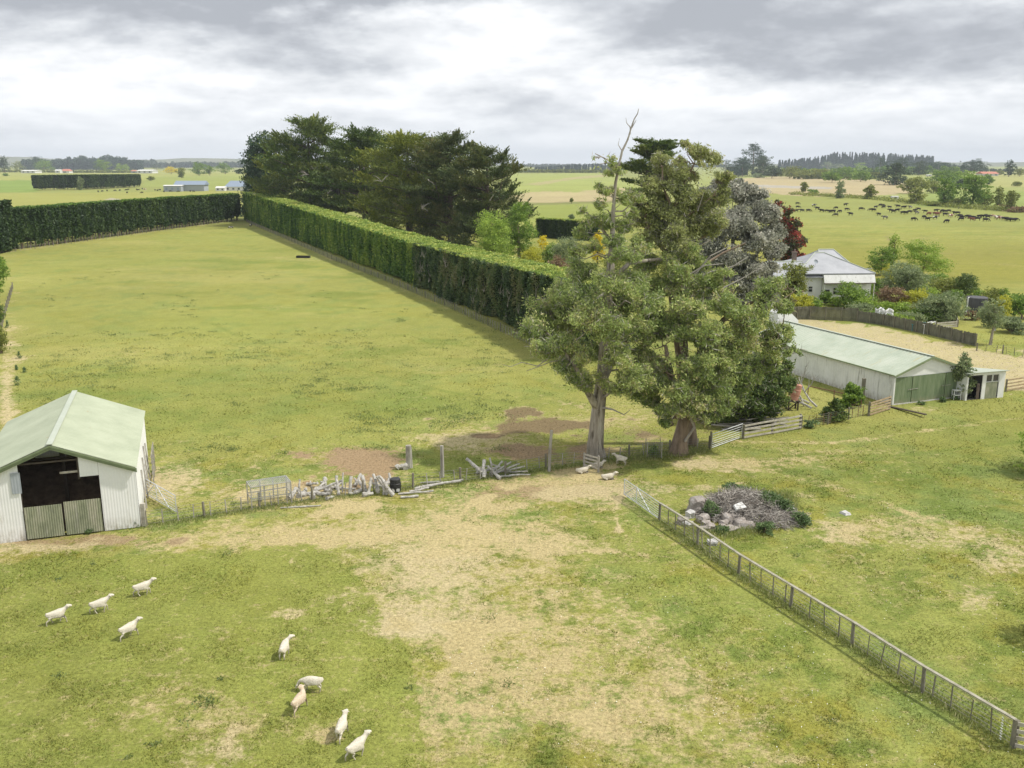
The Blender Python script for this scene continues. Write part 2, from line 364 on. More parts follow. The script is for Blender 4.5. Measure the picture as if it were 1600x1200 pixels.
cam = bpy.data.cameras.new('camera'); cam.sensor_width = 36; cam.lens = 36*FPX/1600; cam.clip_start = .5; cam.clip_end = 40000
co = bpy.data.objects.new('camera', cam); COL.objects.link(co); co.location = (0, 0, CAMH); co.rotation_euler = (math.pi/2-PITCH, 0, 0)
scene.camera = co
vs = scene.view_settings; vs.view_transform = 'Standard'; vs.look = 'None'; vs.exposure = EXPO = 0.15; vs.gamma = 1
scene.cycles.max_bounces = 5; scene.cycles.diffuse_bounces = 2; scene.cycles.transmission_bounces = 3; scene.cycles.transparent_max_bounces = 4
scene.cycles.volume_bounces = 0; scene.cycles.use_denoising = True

HAZE = True
if HAZE:
    hb_ = MB().box((0, 4600, 70), (26000, 11400, 150))
    m, nt, out = new_mat('haze')
    pv = N(nt, 'ShaderNodeVolumePrincipled'); pv.inputs['Color'].default_value = (.82, .9, 1, 1); pv.inputs['Density'].default_value = .00009; pv.inputs['Anisotropy'].default_value = 0.0
    nt.links.new(pv.outputs[0], out.inputs['Volume'])
    h = hb_.build('haze', m); tag(h, kind='stuff')

# ---------------------------------------------------------------- ground
def inpoly(px, py, poly):
    c = np.zeros(px.shape, bool); n = len(poly); j = n-1
    for i in range(n):
        xi, yi = poly[i]; xj, yj = poly[j]
        t = ((yi > py) != (yj > py)) & (px < (xj-xi)*(py-yi)/((yj-yi) or 1e-9)+xi)
        c ^= t; j = i
    return c
def lin(r, g, b, k=1.0):
    f = lambda c: ((c/255+.055)/1.055)**2.4 if c > 10 else c/255/12.92
    return np.array([f(r), f(g), f(b)])*k
KA = 0.65
C_olive = lin(160,156,70,KA); C_cool = lin(138,158,88,KA); C_warm = lin(188,182,110,KA); C_paddock = lin(168,170,92,KA); C_green = lin(152,162,84,KA); C_lush = lin(128,146,68,KA); C_dry = lin(213,196,144,KA); C_straw = lin(218,202,156,KA)
C_bark = lin(176,152,118,KA); C_mud = lin(136,120,90,KA); C_fore = lin(171,171,94,KA); C_far = lin(164,170,98,KA)
EL = [ # px, py, rx, ry, colour, strength  (paddock patches: straw, bark mulch, bare soil, lush grass, some painted tree shade)
 (565,717,44,14,C_bark*1.08,1.0),(560,722,70,26,C_dry,.5),
 (838,667,56,9,C_mud*1.2,1.0),(818,705,36,9,C_bark*1.0,1.0),(845,710,40,12,C_mud,.5),(750,682,100,26,C_dry,.75),(880,660,90,14,C_straw,.5),(700,690,50,14,C_straw,.5),
 (980,650,80,22,C_dry,.5),(1000,690,110,20,C_mud,.35),(880,762,110,16,C_bark,.55),(960,770,90,14,C_straw,.6),(860,745,80,12,C_dry,.5),
 (640,745,180,20,C_lush,.55),(720,722,90,16,C_lush,.6),(420,775,60,22,C_dry,.45),(270,755,45,20,C_straw,.6),  # lush strips left of the trunk also carry the tree's shade in their colour
 (640,860,120,42,C_straw,.45),(700,910,110,55,C_straw,.42),(620,960,50,40,C_straw,.45),(640,985,30,10,C_straw,.5),(870,850,70,12,C_straw,.45),(760,830,160,30,C_dry,.5),
 (460,835,160,18,C_dry,.55),(320,850,120,14,C_dry,.45),(90,848,110,10,C_bark,.6),(60,858,90,8,C_straw,.6),(120,900,80,10,C_lush,.3),
 (860,980,90,40,C_dry,.45),(900,1060,120,50,C_dry,.45),(780,1110,120,50,C_dry,.4),(1010,1150,140,60,C_dry,.5),(720,1180,80,30,C_dry,.4),(340,1130,90,26,C_dry,.5),(310,1185,60,16,C_straw,.6),
 (1000,850,60,90,C_green,.55),(950,930,60,90,C_green,.3),(1090,960,90,60,C_lush,.3),
 (1300,822,28,14,C_straw,.6),(1255,776,28,8,C_straw,.6),(1180,722,130,10,C_dry,.6),(1330,705,150,6,C_dry,.55),(1110,730,60,10,C_straw,.4),(1290,690,200,5,C_dry,.35),
 (1480,840,110,18,C_straw,.55),(1580,880,60,20,C_straw,.6),(1525,942,24,20,C_straw,.65),(1500,1030,40,20,C_dry,.35),(1440,640,30,7,C_straw,.7),(1380,820,60,20,C_dry,.3),
 (1400,740,120,22,C_lush,.35),(1500,700,120,18,C_green,.4),(1350,940,80,40,C_green,.35),(1450,1010,90,40,C_green,.35),(1520,670,120,14,C_lush,.3),
 (340,600,230,26,C_lush,.28),(520,640,260,18,C_lush,.35),(700,630,140,14,C_lush,.45),(300,520,200,22,C_green,.25),(450,500,230,10,C_lush,.18),(250,660,120,22,C_lush,.3),
 (200,410,150,8,C_green,.4),(560,560,200,26,C_paddock,.4),(15,580,14,90,C_dry,.7),(8,640,12,60,C_straw,.6),
 (480,406,50,4,C_dry,.5),(380,370,60,12,C_green,.3),
 (1450,400,180,26,C_green,.55),(1530,395,90,16,C_mud,.30),(1500,370,120,6,C_mud,.15),(1390,395,6,20,C_mud,.5),
]
POLYS = [ # polygon in photograph pixels, colour, strength, raggedness px
 ([(-300,905),(60,872),(280,868),(512,846),(560,900),(600,960),(640,1010),(650,1100),(690,1320),(-300,1320)], C_fore*np.array([.80,.88,.74]), .9, 4.4),
 ([(1225,498),(1300,500),(1480,533),(1620,562),(1900,625),(1900,690),(1570,606),(1500,572),(1380,548),(1250,520)], C_straw, .85, 4),
 ([(1590,548),(1640,540),(1700,570),(1600,580)], C_straw, .7, 3),
 ([(1030,250),(1700,250),(1700,322),(1235,300),(1030,292)], lin(176,184,112,KA), .7, 1.5),
 ([(1145,280),(1235,275),(1420,283),(1440,300),(1350,308),(1240,306),(1150,296)], lin(206,186,150,KA), .9, 1.2),
 ([(1160,288),(1300,292),(1300,296),(1160,292)], lin(190,188,182,KA), .8, .4),
 ([(1460,296),(1640,300),(1640,330),(1430,322)], lin(150,172,92,KA), .6, 1.5),
 ([(1500,270),(1700,268),(1700,290),(1550,292)], lin(190,186,120,KA), .7, 1),
 ([(780,272),(960,270),(1000,290),(1000,300),(780,312)], lin(182,192,112,KA), .7, 1),
 ([(790,308),(830,300),(900,300),(960,292),(1000,296),(1000,314),(800,318)], lin(204,186,146,KA), .9, 1.2),
 ([(820,288),(900,276),(960,272),(960,275),(900,280),(840,290)], lin(196,180,140,KA), .7, .6),
 ([(780,317),(1000,313),(1000,317),(780,321)], lin(120,124,80,KA), .5, .8),
 ([(780,322),(1010,318),(1010,350),(780,350)], lin(158,172,82,KA), .6, 1),
 ([(-200,285),(60,282),(60,300),(-200,304)], lin(140,172,82,KA), .7, 1),
 ([(-200,266),(420,266),(420,276),(240,276),(220,282),(-200,280)], lin(186,188,106,KA), .7, 1),
 ([(-200,304),(230,300),(380,296),(380,320),(-200,345)], lin(182,180,98,KA), .7, 1),
 ([(160,312),(175,309),(196,313),(188,315),(172,313)], lin(196,190,170,KA), .9, .4),
 ([(225,276),(390,272),(390,292),(320,296),(225,292)], lin(170,184,98,KA), .5, 1),
]
BARK = [e for e in EL if e[5] >= 1]; EL = [e for e in EL if e[5] < 1]+BARK
def ground_layers(x, y):
    """colour of the live sward, colour of the dead or bare layer, and how far the second covers the first"""
    px, py = proj(x, y, terrain(x, y))
    bad = (y < 4)
    px = np.where(bad, -9999, px); py = np.where(bad, 9999, py)
    n2 = fbm(x/2.2, y/2.2, 23, 3); n3 = fbm(x/35, y/35, 31, 3); n4 = fbm(x/.9, y/.9, 41, 2)
    d = np.sqrt(x*x+y*y)
    def mixc(c, col, t): return c+(np.asarray(col)-c)*np.clip(t, 0, 1)[..., None]
    A = np.empty(x.shape+(3,)); A[...] = C_fore; B = np.empty(x.shape+(3,)); B[...] = C_dry
    isleft = sstep(-4, 4, y-70); far = sstep(330, 420, d); near = 1-isleft
    A = mixc(A, C_paddock, isleft); A = mixc(A, C_far, far)
    right = sstep(3, 12, x-(y-40)*.05)*near
    A = mixc(A, C_green*1.06, right*.5)
    A = mixc(A, C_olive, sstep(.45, .72, fbm(x/3.1, y/3.1, 77, 5, .65))*(.75*near+.35*isleft))
    A = mixc(A, C_cool, sstep(.52, .74, fbm(x/4.3, y/4.3, 177, 5, .65))*(.75*near+.45*isleft)*(1-far*.6))
    A = mixc(A, C_lush*.93, sstep(.48, .68, fbm(x/1.5, y/1.5, 277, 5, .65))*near*.75)
    A = mixc(A, C_warm, sstep(.46, .74, fbm(x/26, y/12, 91, 5, .6))*isleft*(1-far)*.5)
    A = mixc(A, C_lush, sstep(.54, .76, fbm(x/15, y/8, 57, 5, .65))*isleft*(1-far)*.6)
    mk = (.08+.46*(fbm(x/5, y/5, 11, 6, .62)-.40)*2.0)*near+(fbm(x/9, y/6, 13, 5, .6)-.5)*1.1*isleft-.1*isleft
    mk = np.clip(mk, 0, .62)*(1-right*.30)*(1-far)
    jx = (fbm(x/1.8, y/1.8, 3, 3)-.5); jy = (fbm(x/1.8, y/1.8, 4, 3)-.5)
    jx2 = (fbm(x/12, y/12, 3, 3)-.5); jy2 = (fbm(x/12, y/12, 4, 3)-.5)
    wob = (fbm(x/3.5, y/3.5, 303, 4, .6)-.5)
    bmax = np.zeros(x.shape)
    for poly, col, s, rag in POLYS:
        w_ = rag > 2
        m = inpoly(px+((jx*rag*(9 if rag != 4.4 else 5)) if w_ else jx2*rag*20), py+((jy*rag*5) if w_ else jy2*rag*3), poly)*1.0
        t = m*s*(.8+.3*np.clip(n2-.2, 0, 1)); A = mixc(A, col, t)
        if rag == 4.4: mk = mk*(1-m*.5)+(1-m)*near*(1-right)*.10
        elif rag > 2: mk = np.maximum(mk*(1-m), m*.35); B = mixc(B, lin(208,192,162,KA), m)
    for ex, ey, rx, ry, col, s in EL:
        q = ((px-ex)/(rx*1.15))**2+((py-ey)/(ry*1.15))**2
        g = np.exp(-np.minimum((q*np.clip(1+wob*2.2+jx*2.4, .15, 4))**1.25, 30))*s
        if col is C_lush or col is C_green: A = mixc(A, col, g*.9); mk = mk*(1-g*.6)
        else:
            B = mixc(B, col, sstep(.05, .3, g)*(.6+.4*s)); mk = mk+g*(.80 if col is C_bark or col is C_mud or s >= 1 else .60)
    st = sstep(150, 190, y)*(1-sstep(300, 350, y))*sstep(40, 60, x); A = A*(1+.16*st*(np.sin(y*1.15+x*.05+fbm(x/18, y/9, 7, 3)*9)*.5+fbm(x/14, y/1.6, 19, 3)-.5))[..., None]; A = mixc(A, C_olive*.92, st*sstep(330, 200, y)*.7)
    dg = (x*.62+y*.30); A = A*(1+.07*near*(fbm(dg*1.1, (x*.3-y*.62)*.12, 801, 3)-.5)*2)[..., None]
    A = A*(1+(n3[..., None]-.5)*.22+(n4[..., None]-.5)*.2*(1-far[..., None]))
    def track(pts, wid, col, s, dead=False):
        nonlocal A, B, mk
        for (ax, ay), (bx, by) in zip(pts[:-1], pts[1:]):
            P0 = G(ax, ay); P1 = G(bx, by); dx, dy = P1.x-P0.x, P1.y-P0.y; L2 = dx*dx+dy*dy
            t = np.clip(((x-P0.x)*dx+(y-P0.y)*dy)/L2, 0, 1)
            dd = np.hypot(x-P0.x-t*dx, y-P0.y-t*dy)+(n2-.5)*wid*1.6
            g = (1-sstep(wid*.2, wid, dd))*s*(.4+.9*n4)
            if dead: B = mixc(B, col, g); mk = mk+g*.8
            else: A = mixc(A, col, g); mk = mk*(1-g)
    track([(330,505),(370,524),(430,543),(520,564),(600,588),(690,610),(800,632)], .42, C_lush*.9, .42)
    track([(965,778),(962,800),(968,830)], .35, C_straw, .8, True)
    track([(1150,700),(1250,712),(1400,712),(1600,690)], .45, C_lush, .6)
    track([(1150,690),(1300,692),(1450,672),(1620,650)], .6, C_dry, .5, True)
    track([(1150,722),(1300,760),(1420,800),(1600,860)], 1.4, C_dry, .3, True)
    track([(0,395),(20,393),(375,344)], 1.3, C_dry, .6, True)
    track([(378,348),(520,405),(800,523),(890,565)], 1.3, C_dry, .45, True)
    return np.clip(A, 0, 1), np.clip(B, 0, 1), np.clip(mk, 0, 1.1)
def ground_colour(x, y):
    A, B, mk = ground_layers(x, y); f = np.clip((mk+(fbm(x/.45, y/.45, 501, 3, .7)-.5)*1.5-.5)*2.4+.5, 0, 1)
    return A+(B-A)*f[..., None]

pyr = np.concatenate([np.arange(1620, 1300, -20), np.arange(1300, 900, -2.2), np.arange(900, 500, -1.7), np.arange(500, 330, -1.2), np.arange(330, 262, -.7), np.array([261.5, 261, 260.4, 259.8, 259.2])])
ys = []
for p_ in pyr:
    v = (p_-600)/FPX; dz = -sp-v*cp; ys.append((cp-v*sp)*(-CAMH/dz))
ys = np.array([-60, -20, 0] + ys); ys = np.concatenate([ys, [9200.]])
pxs = np.concatenate([[-16000, -9000, -5000, -3000, -2000, -1400, -1000, -740], np.arange(-500, 2101, 3.4), [2340, 2600, 3000, 3600, 4600, 6600, 10000, 17000]])
YY, PX = np.meshgrid(ys, pxs, indexing='ij')
XX = (PX-800)/FPX*(np.maximum(YY, 0)*cp+CAMH*sp+8)
XX = np.clip(XX, -12000, 12000); ZZ = terrain(XX, YY)
gA, gB, gM = ground_layers(XX, YY)
nr, nc = XX.shape
idx = np.arange(nr*nc).reshape(nr, nc)
F = np.stack([idx[:-1, :-1], idx[:-1, 1:], idx[1:, 1:], idx[1:, :-1]], -1).reshape(-1, 4)
me = bpy.data.meshes.new('ground')
me.vertices.add(nr*nc); me.vertices.foreach_set('co', np.stack([XX, YY, ZZ], -1).astype(np.float32).ravel())
me.loops.add(F.size); me.loops.foreach_set('vertex_index', F.astype(np.int32).ravel())
me.polygons.add(len(F)); me.polygons.foreach_set('loop_start', np.arange(0, F.size, 4, dtype=np.int32)); me.polygons.foreach_set('loop_total', np.full(len(F), 4, np.int32))
me.update(calc_edges=True)
for nm_, ar in (('cA', gA), ('cB', gB)):
    a = me.attributes.new(nm_, 'FLOAT_COLOR', 'POINT'); cc = np.ones((nr*nc, 4), np.float32); cc[:, :3] = ar.reshape(-1, 3); a.data.foreach_set('color', cc.ravel())
a = me.attributes.new('mk', 'FLOAT', 'POINT'); a.data.foreach_set('value', gM.astype(np.float32).ravel())
m, nt, out = new_mat('pasture')
tA = N(nt, 'ShaderNodeAttribute', attribute_name='cA'); tB = N(nt, 'ShaderNodeAttribute', attribute_name='cB'); tM = N(nt, 'ShaderNodeAttribute', attribute_name='mk')
b = N(nt, 'ShaderNodeBsdfPrincipled'); b.inputs['Roughness'].default_value = .95; b.inputs['Specular IOR Level'].default_value = .08
g1 = nz(nt, 5.0, 6, .82); g2 = nz(nt, 1.5, 8, .80)
def M2(op, a_, b_, clamp=False):
    n = N(nt, 'ShaderNodeMath', operation=op); n.use_clamp = clamp
    for i, x in enumerate((a_, b_)):
        if isinstance(x, (int, float)): n.inputs[i].default_value = x
        else: nt.links.new(x, n.inputs[i])
    return n.outputs[0]
fac = M2('ADD', M2('MULTIPLY', M2('ADD', M2('ADD', tM.outputs['Fac'], M2('MULTIPLY', M2('SUBTRACT', g2, .5), 3.2)), -.5), 2.3), .5, True)
mxg = N(nt, 'ShaderNodeMix', data_type='RGBA'); nt.links.new(fac, mxg.inputs[0]); nt.links.new(tA.outputs['Color'], mxg.inputs[6]); nt.links.new(tB.outputs['Color'], mxg.inputs[7])
mr = N(nt, 'ShaderNodeMapRange'); mr.inputs[1].default_value = .3; mr.inputs[2].default_value = .7; mr.inputs[3].default_value = .52; mr.inputs[4].default_value = 1.50; nt.links.new(g1, mr.inputs[0])
vm = N(nt, 'ShaderNodeVectorMath', operation='SCALE'); nt.links.new(mxg.outputs[2], vm.inputs[0]); nt.links.new(mr.outputs[0], vm.inputs['Scale'])
nt.links.new(vm.outputs[0], b.inputs['Base Color'])
bp = N(nt, 'ShaderNodeBump'); bp.inputs['Strength'].default_value = .8; bp.inputs['Distance'].default_value = .12
nt.links.new(nz(nt, 3.0, 8, .8), bp.inputs['Height']); nt.links.new(bp.outputs[0], b.inputs['Normal'])
nt.links.new(b.outputs[0], out.inputs[0])
me.materials.append(m)
o = bpy.data.objects.new('ground', me); COL.objects.link(o); tag(o, 'yellow green pasture with straw coloured dry patches, bark mulch and wheel tracks', kind='structure')

# grass blades over the nearer pasture: one uncountable sheet
rg = np.random.default_rng(5)
m, nt, out = new_mat('grass_blade')
at = N(nt, 'ShaderNodeAttribute', attribute_name='colr')
b = N(nt, 'ShaderNodeBsdfDiffuse'); nt.links.new(at.outputs['Color'], b.inputs[0]); t = N(nt, 'ShaderNodeBsdfTranslucent'); nt.links.new(at.outputs['Color'], t.inputs[0])
mxs = N(nt, 'ShaderNodeMixShader'); mxs.inputs[0].default_value = .35; nt.links.new(b.outputs[0], mxs.inputs[1]); nt.links.new(t.outputs[0], mxs.inputs[2]); nt.links.new(mxs.outputs[0], out.inputs[0])
NT = 330000
gx = rg.uniform(-120, 1720, NT); gy = 520+ (1300-520)*rg.uniform(0, 1, NT)**.85
u = (gx-800)/FPX; v = (gy-600)/FPX; dz = -sp-v*cp; t_ = -CAMH/dz
wx = u*t_; wy = (cp-v*sp)*t_
cl_ = fbm(wx/1.5, wy/1.5, 61, 3); keep = rg.uniform(0, 1, NT) < sstep(.25, .62, cl_)+.25
wx = wx[keep]; wy = wy[keep]; cl_ = cl_[keep]; n = len(wx)
col_ = ground_colour(wx, wy)
lum = rg.uniform(.6, 1.5, n)
bare = (col_[:, 0] > col_[:, 1]*1.02)
hgt = np.where(bare, .03, .035+.05*sstep(.4, .8, cl_))*rg.uniform(.5, 1.5, n)
col_ = col_*lum[:, None]; col_[:, 0] *= rg.uniform(.85, 1.15, n)
far_ = np.sqrt(wx**2+wy**2)/45.0
hw = rg.uniform(.012, .028, n)*np.maximum(1, far_*1.2)
hgt = hgt*np.maximum(1, far_**.5)
ang = rg.uniform(0, math.pi, n); lean = rg.normal(0, .9, (n, 2))*hgt[:, None]
V = np.zeros((n, 3, 3)); ca, sa = np.cos(ang), np.sin(ang)
V[:, 0, 0] = wx-ca*hw; V[:, 0, 1] = wy-sa*hw; V[:, 1, 0] = wx+ca*hw; V[:, 1, 1] = wy+sa*hw
V[:, 2, 0] = wx+lean[:, 0]; V[:, 2, 1] = wy+lean[:, 1]; V[:, 2, 2] = hgt; V[:, :2, 2] = -.01
o = quad_mesh('grass', V.reshape(-1, 3), m, k=3, colr=col_); tag(o, 'short tufty pasture grass', 'grass', kind='stuff')

# distant hills
def hills(name, y0, pts, mat_c, label):
    mb = MB(); prof = []
    k = 90
    for i in range(k+1):
        px = -700+3000*i/k
        hpx = np.interp(px, [p[0] for p in pts], [p[1] for p in pts])+ (float(fbm(np.array(px/70.), np.array(y0/100.), 3, 4))-.5)*5
        prof.append((px, hpx))
    rows = []
    for j, (dy, f) in enumerate([(-700, 0), (-350, .45), (0, 1), (500, .6), (900, 0)]):
        for px, hpx in prof:
            y = y0+dy; x = (px-800)/FPX*y; z = max(-3, (CAMH+hpx/FPX*y0)*f-3*(1-f))
            rows.append((x, y, z+f*(float(fbm(np.array(x/500), np.array(y/500), 9, 3))-.5)*14))
    w_ = k+1
    mb.add(rows, [(j*w_+i, j*w_+i+1, (j+1)*w_+i+1, (j+1)*w_+i) for j in range(4) for i in range(k)])
    o = mb.build(name, surf(name+'_ground', mat_c, .004, rough=.95, spec=.05), smooth=True); tag(o, label, kind='structure'); return o
hills('hills', 7600, [(-700,6),(0,9),(60,10),(120,6),(230,5),(300,8),(380,7),(500,2),(800,-3),(1100,-3),(1400,2),(1560,3),(1700,4),(2300,5)], [(.10,.13,.07),(.16,.17,.09),(.22,.21,.12)], 'low blue hills along the horizon')

rg = np.random.default_rng(15)
n = 1500; fx = rg.uniform(700, 1620, n); fy = rg.uniform(780, 1210, n); keep = vnoise(fx/60, fy/40, 5) > .42; fx = fx[keep]; fy = fy[keep]; n = len(fx)
p_ = np.array([G(a_, b_) for a_, b_ in zip(fx, fy)]); p_[:, 2] = .06
o = quad_mesh('clover_flowers', leaves(p_, rg, .045, .045, nbias=(0, 0, 1), nw=.7), surf('petal_white', [(.62,.60,.50),(.78,.76,.68)], 3), k=4); tag(o, 'tiny white clover flowers scattered through the near grass', 'flowers', kind='stuff')
n = 1500; fx = rg.uniform(60, 800, n); fy = 420+rg.uniform(0, 1, n)**.8*290; keep = (vnoise(fx/70, fy/18, 8)+.5*vnoise(fx/20, fy/6, 9)) > .86; fx = fx[keep]; fy = fy[keep]
P_ = []
for a_, b_ in zip(fx, fy):
    c = G(a_, b_); r_ = rg.uniform(.15, .5); q = int(18+r_*50); P_.append(np.abs(rg.normal(0, 1, (q, 3)))*[0, 0, .10]+rg.normal(0, 1, (q, 3))*[r_*1.3, r_*.8, 0]+[c.x, c.y, .03])
fx = rg.uniform(20, 1600, 10); fy = rg.uniform(850, 1210, 10)
for a_, b_ in list(zip(fx, fy))+[(320, 1098), (326, 1104), (312, 1102), (330, 1096), (318, 1090), (345, 1062), (290, 1128), (200, 1185), (240, 1165)]:
    c = G(a_, b_); r_ = rg.uniform(.08, .26); q = int(14+r_*90); P_.append(np.abs(rg.normal(0, 1, (q, 3)))*[0, 0, .05]+rg.normal(0, 1, (q, 3))*[r_, r_, 0]+[c.x, c.y, .03])
P_ = np.concatenate(P_); L_tuft = leafmat('rush_tuft', [(.10,.14,.04),(.19,.25,.075),(.28,.32,.12)])
o = quad_mesh('dark_tufts', leaves(P_, rg, .17, .05, bias=(0, 0, 1), bw=.45), L_tuft, tone=rg.uniform(0, 1, len(P_))); tag(o, 'darker grass tufts dotted over the left paddock', 'grass', kind='stuff')
# ---------------------------------------------------------------- corrugated sheets and buildings
def sheet(mb, u0, u1, zb, zt, plane, pitch=.16, amp=.0055, nsub=4):
    """corrugated sheet: u runs along, zb/zt are functions or numbers, plane(u, off, z) gives the point"""
    fb = zb if callable(zb) else (lambda u: zb); ft = zt if callable(zt) else (lambda u: zt)
    n = max(2, int(abs(u1-u0)/pitch*nsub)); vs = []
    for i in range(n+1):
        u = u0+(u1-u0)*i/n; off = amp*math.cos(2*math.pi*u/pitch)
        vs += [plane(u, off, fb(u)), plane(u, off, ft(u))]
    mb.add(vs, [(2*i, 2*i+2, 2*i+3, 2*i+1) for i in range(n)])
    return mb

# --- open barn at the left
def barn():
    W, Lb, E, A = 9.0, 13.3, 3.95, 5.8
    o = G(220, 824); a = R(19)
    root = empty('hay_barn', (o.x-W*math.cos(a), o.y-W*math.sin(a), 0), a)
    tag(root, 'white corrugated iron barn with pale green gable roof and open dark front', 'barn')
    zr = lambda u: E+(A-E)*(1-abs(u-W/2)/(W/2))      # roof underside
    front = lambda u, o_, z: (u, -o_, z); W2 = M_['wall_white']
    d0, d1, ph = 2.62, 6.95, 3.65; pl = 5.9
    m = MB(); sheet(m, 0, d0, 0, lambda u: zr(u)-.02, front); m.build('front_wall', W2, root)
    m = MB(); sheet(m, d1, W, .04, lambda u: zr(u)-.02, front); m.build('front_wall', W2, root)
    m = MB(); sheet(m, pl, d1-.01, ph, lambda u: zr(u)-.02, front); m.build('hanging_panel', W2, root)
    m = MB(); sheet(m, 2.2, d0+.1, 3.0, 4.3, lambda u, o_, z: (u, -.07-o_, z)); m.build('loose_sheet', M_['far_grey'], root)
    for u in (0, W):
        m = MB(); sheet(m, 0, Lb, .03, E-.02, lambda v, o_, z, u=u: (u+o_*(1 if u else -1)+(.012 if u else -.012), v, z)); m.build('side_wall', W2, root)
    m = MB(); sheet(m, .03, W-.03, 2.9, lambda u: zr(u)-.05, lambda u, o_, z: (u, Lb-o_, z)); m.build('back_wall', M_['far_grey'], root)
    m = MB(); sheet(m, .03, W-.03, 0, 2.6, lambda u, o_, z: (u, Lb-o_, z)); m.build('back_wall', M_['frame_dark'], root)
    ov = .35; rt = .09
    for s in (-1, 1):
        m = MB(); e = -.12 if s < 0 else W+.12; sl_ = (A-E)/(W/2)
        zed = E+rt-.12*sl_
        n = 90; vs = []
        for i in range(n+1):
            v = -ov+(Lb+2*ov)*i/n; off = .02*math.cos(2*math.pi*i/ (n/90.*1.0) *.5)
            vs += [(W/2, v, A+rt+off), (e, v, zed+off), ]
        fs = [(2*i, 2*i+1, 2*i+3, 2*i+2) if s < 0 else (2*i, 2*i+2, 2*i+3, 2*i+1) for i in range(n)]
        m.add(vs, fs); m.build('roof', M_['roof_green'], root)
        m = MB()
        for kz, (dz_, hh) in enumerate([(-.02, .10), (-.135, .08), (-.235, .09)]):
            y_ = -ov-.02+.05*kz
            m.slab([(W/2, y_, A+rt+dz_), (e, y_, zed+dz_), (e, y_, zed+dz_-hh), (W/2, y_, A+rt+dz_-hh)], (0, .03, 0))
        m.build('barge_board', M_['trim_green'], root)
    m = MB(); m.beam((W/2, -ov-.04, A+rt+.045), (W/2, Lb+ov, A+rt+.045), .34, .05); m.build('ridge_cap', M_['roof_pale'], root)
    m = MB()
    for u in (d0-.04, d1+.04): m.box((u, .14, 1.75 if u > 5 else 2.2), (.13, .16, 3.5 if u > 5 else 4.2))
    m.box((pl-.05, .14, 4.3), (.12, .14, 1.6)); m.box(((d0+pl)/2, .16, 4.72), (pl-d0, .1, .1))
    for v in (4.4, 8.9):
        for u in (.2, W/2, W-.2): m.box((u, v, 1.9 if u != W/2 else 2.6), (.2, .2, 3.8 if u != W/2 else 5.2))
        m.box((W/2, v, 3.7), (W-.4, .1, .16))
    m.build('timber_frame', M_['frame_dark'], root)
    m = MB(); m.box((pl-.5, .24, 3.95), (1.2, .06, .13), rz=0); m.build('loose_rail', M_['board_wood'], root)
    m = MB(); sheet(m, d0+.15, W/2-.3, 3.5, lambda u: zr(u)-.45, lambda u, o_, z: (u, 5.2-o_, z)); sheet(m, W/2-.2, pl+.6, 3.35, lambda u: zr(u)-.45, lambda u, o_, z: (u, 5.5-o_, z)); m.build('inner_sheet_lit', M_['wall_white'], root)  # daylight on the inner sheets is put into their white colour
    # two weathered corrugated half doors
    mid = (d0+d1)/2
    for k, (u0, u1, h) in enumerate([(d0+.06, mid-.06, 2.1), (mid+.06, d1-.06, 2.2)]):
        m = MB(); sheet(m, u0, u1, .10, h, lambda u, o_, z: (u, -.09-o_+ (.02*z), z), pitch=.13, amp=.013)
        d = m.build('door', M_['gate_green'], root); d['label'] = ['left half door, greener', 'right half door, browner'][k]
        m2 = MB(); m2.beam((u0, .03, .3), (u1, .03, .3), .08); m2.build('door_rail', M_['frame_dark'], d); m2 = MB(); m2.beam((u0, .03, h-.3), (u1, .03, h-.3), .08); m2.build('door_rail', M_['frame_dark'], d)
    # banked dark hay and soil inside
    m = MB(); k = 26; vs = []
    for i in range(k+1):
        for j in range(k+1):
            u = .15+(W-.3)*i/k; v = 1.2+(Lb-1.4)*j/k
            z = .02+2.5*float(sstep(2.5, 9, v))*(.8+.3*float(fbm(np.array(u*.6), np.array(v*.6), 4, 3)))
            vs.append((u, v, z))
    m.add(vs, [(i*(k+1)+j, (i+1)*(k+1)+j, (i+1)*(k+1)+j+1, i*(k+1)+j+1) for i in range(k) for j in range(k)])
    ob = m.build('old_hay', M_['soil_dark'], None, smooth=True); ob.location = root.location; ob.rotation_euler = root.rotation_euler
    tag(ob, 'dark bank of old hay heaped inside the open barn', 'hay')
    # timber rails leaning on the right wall, each its own plank
    for i in range(4):
        m = MB(); y0 = 3.4+i*2.1; m.beam((0, 0, 0), (-.16, .5, 2.5+.2*(i % 3)), .09, .05)
        ob = m.build('plank', M_['old_wood']); p = root.matrix_basis @ Vector((W+.24, y0, 0)); ob.location = p; ob.rotation_euler = (0, 0, a)
        tag(ob, 'grey plank leaning against the right side wall of the white barn', 'plank', 'planks leaning on the barn')
    # grey wooden hurdle leaning at the back corner
    root2 = empty('hurdle', root.matrix_basis @ Vector((W+.5, 8.2, 0)), a)
    tag(root2, 'old grey wooden hurdle propped beside the back right corner of the barn', 'hurdle')
    m = MB()
    for i in range(5): m.beam((0, 0, .3+i*.42), (0, 3.2, .3+i*.42), .04, .1)
    m.build('rail', M_['old_wood'], root2)
    for v in (0.05, 1.6, 3.15):
        m = MB(); m.beam((.05, v, 0), (.05, v, 2.2), .08, .06); m.build('upright', M_['old_wood'], root2)
    m = MB(); m.box((0, 0, .75), (.26, .26, 1.5)); c = G(226, 822); ob = m.build('gate_post', M_['board_wood'], loc=(c.x, c.y, 0)); tag(ob, 'thick square timber post at the front right corner of the barn', 'post')
    return root
barn()

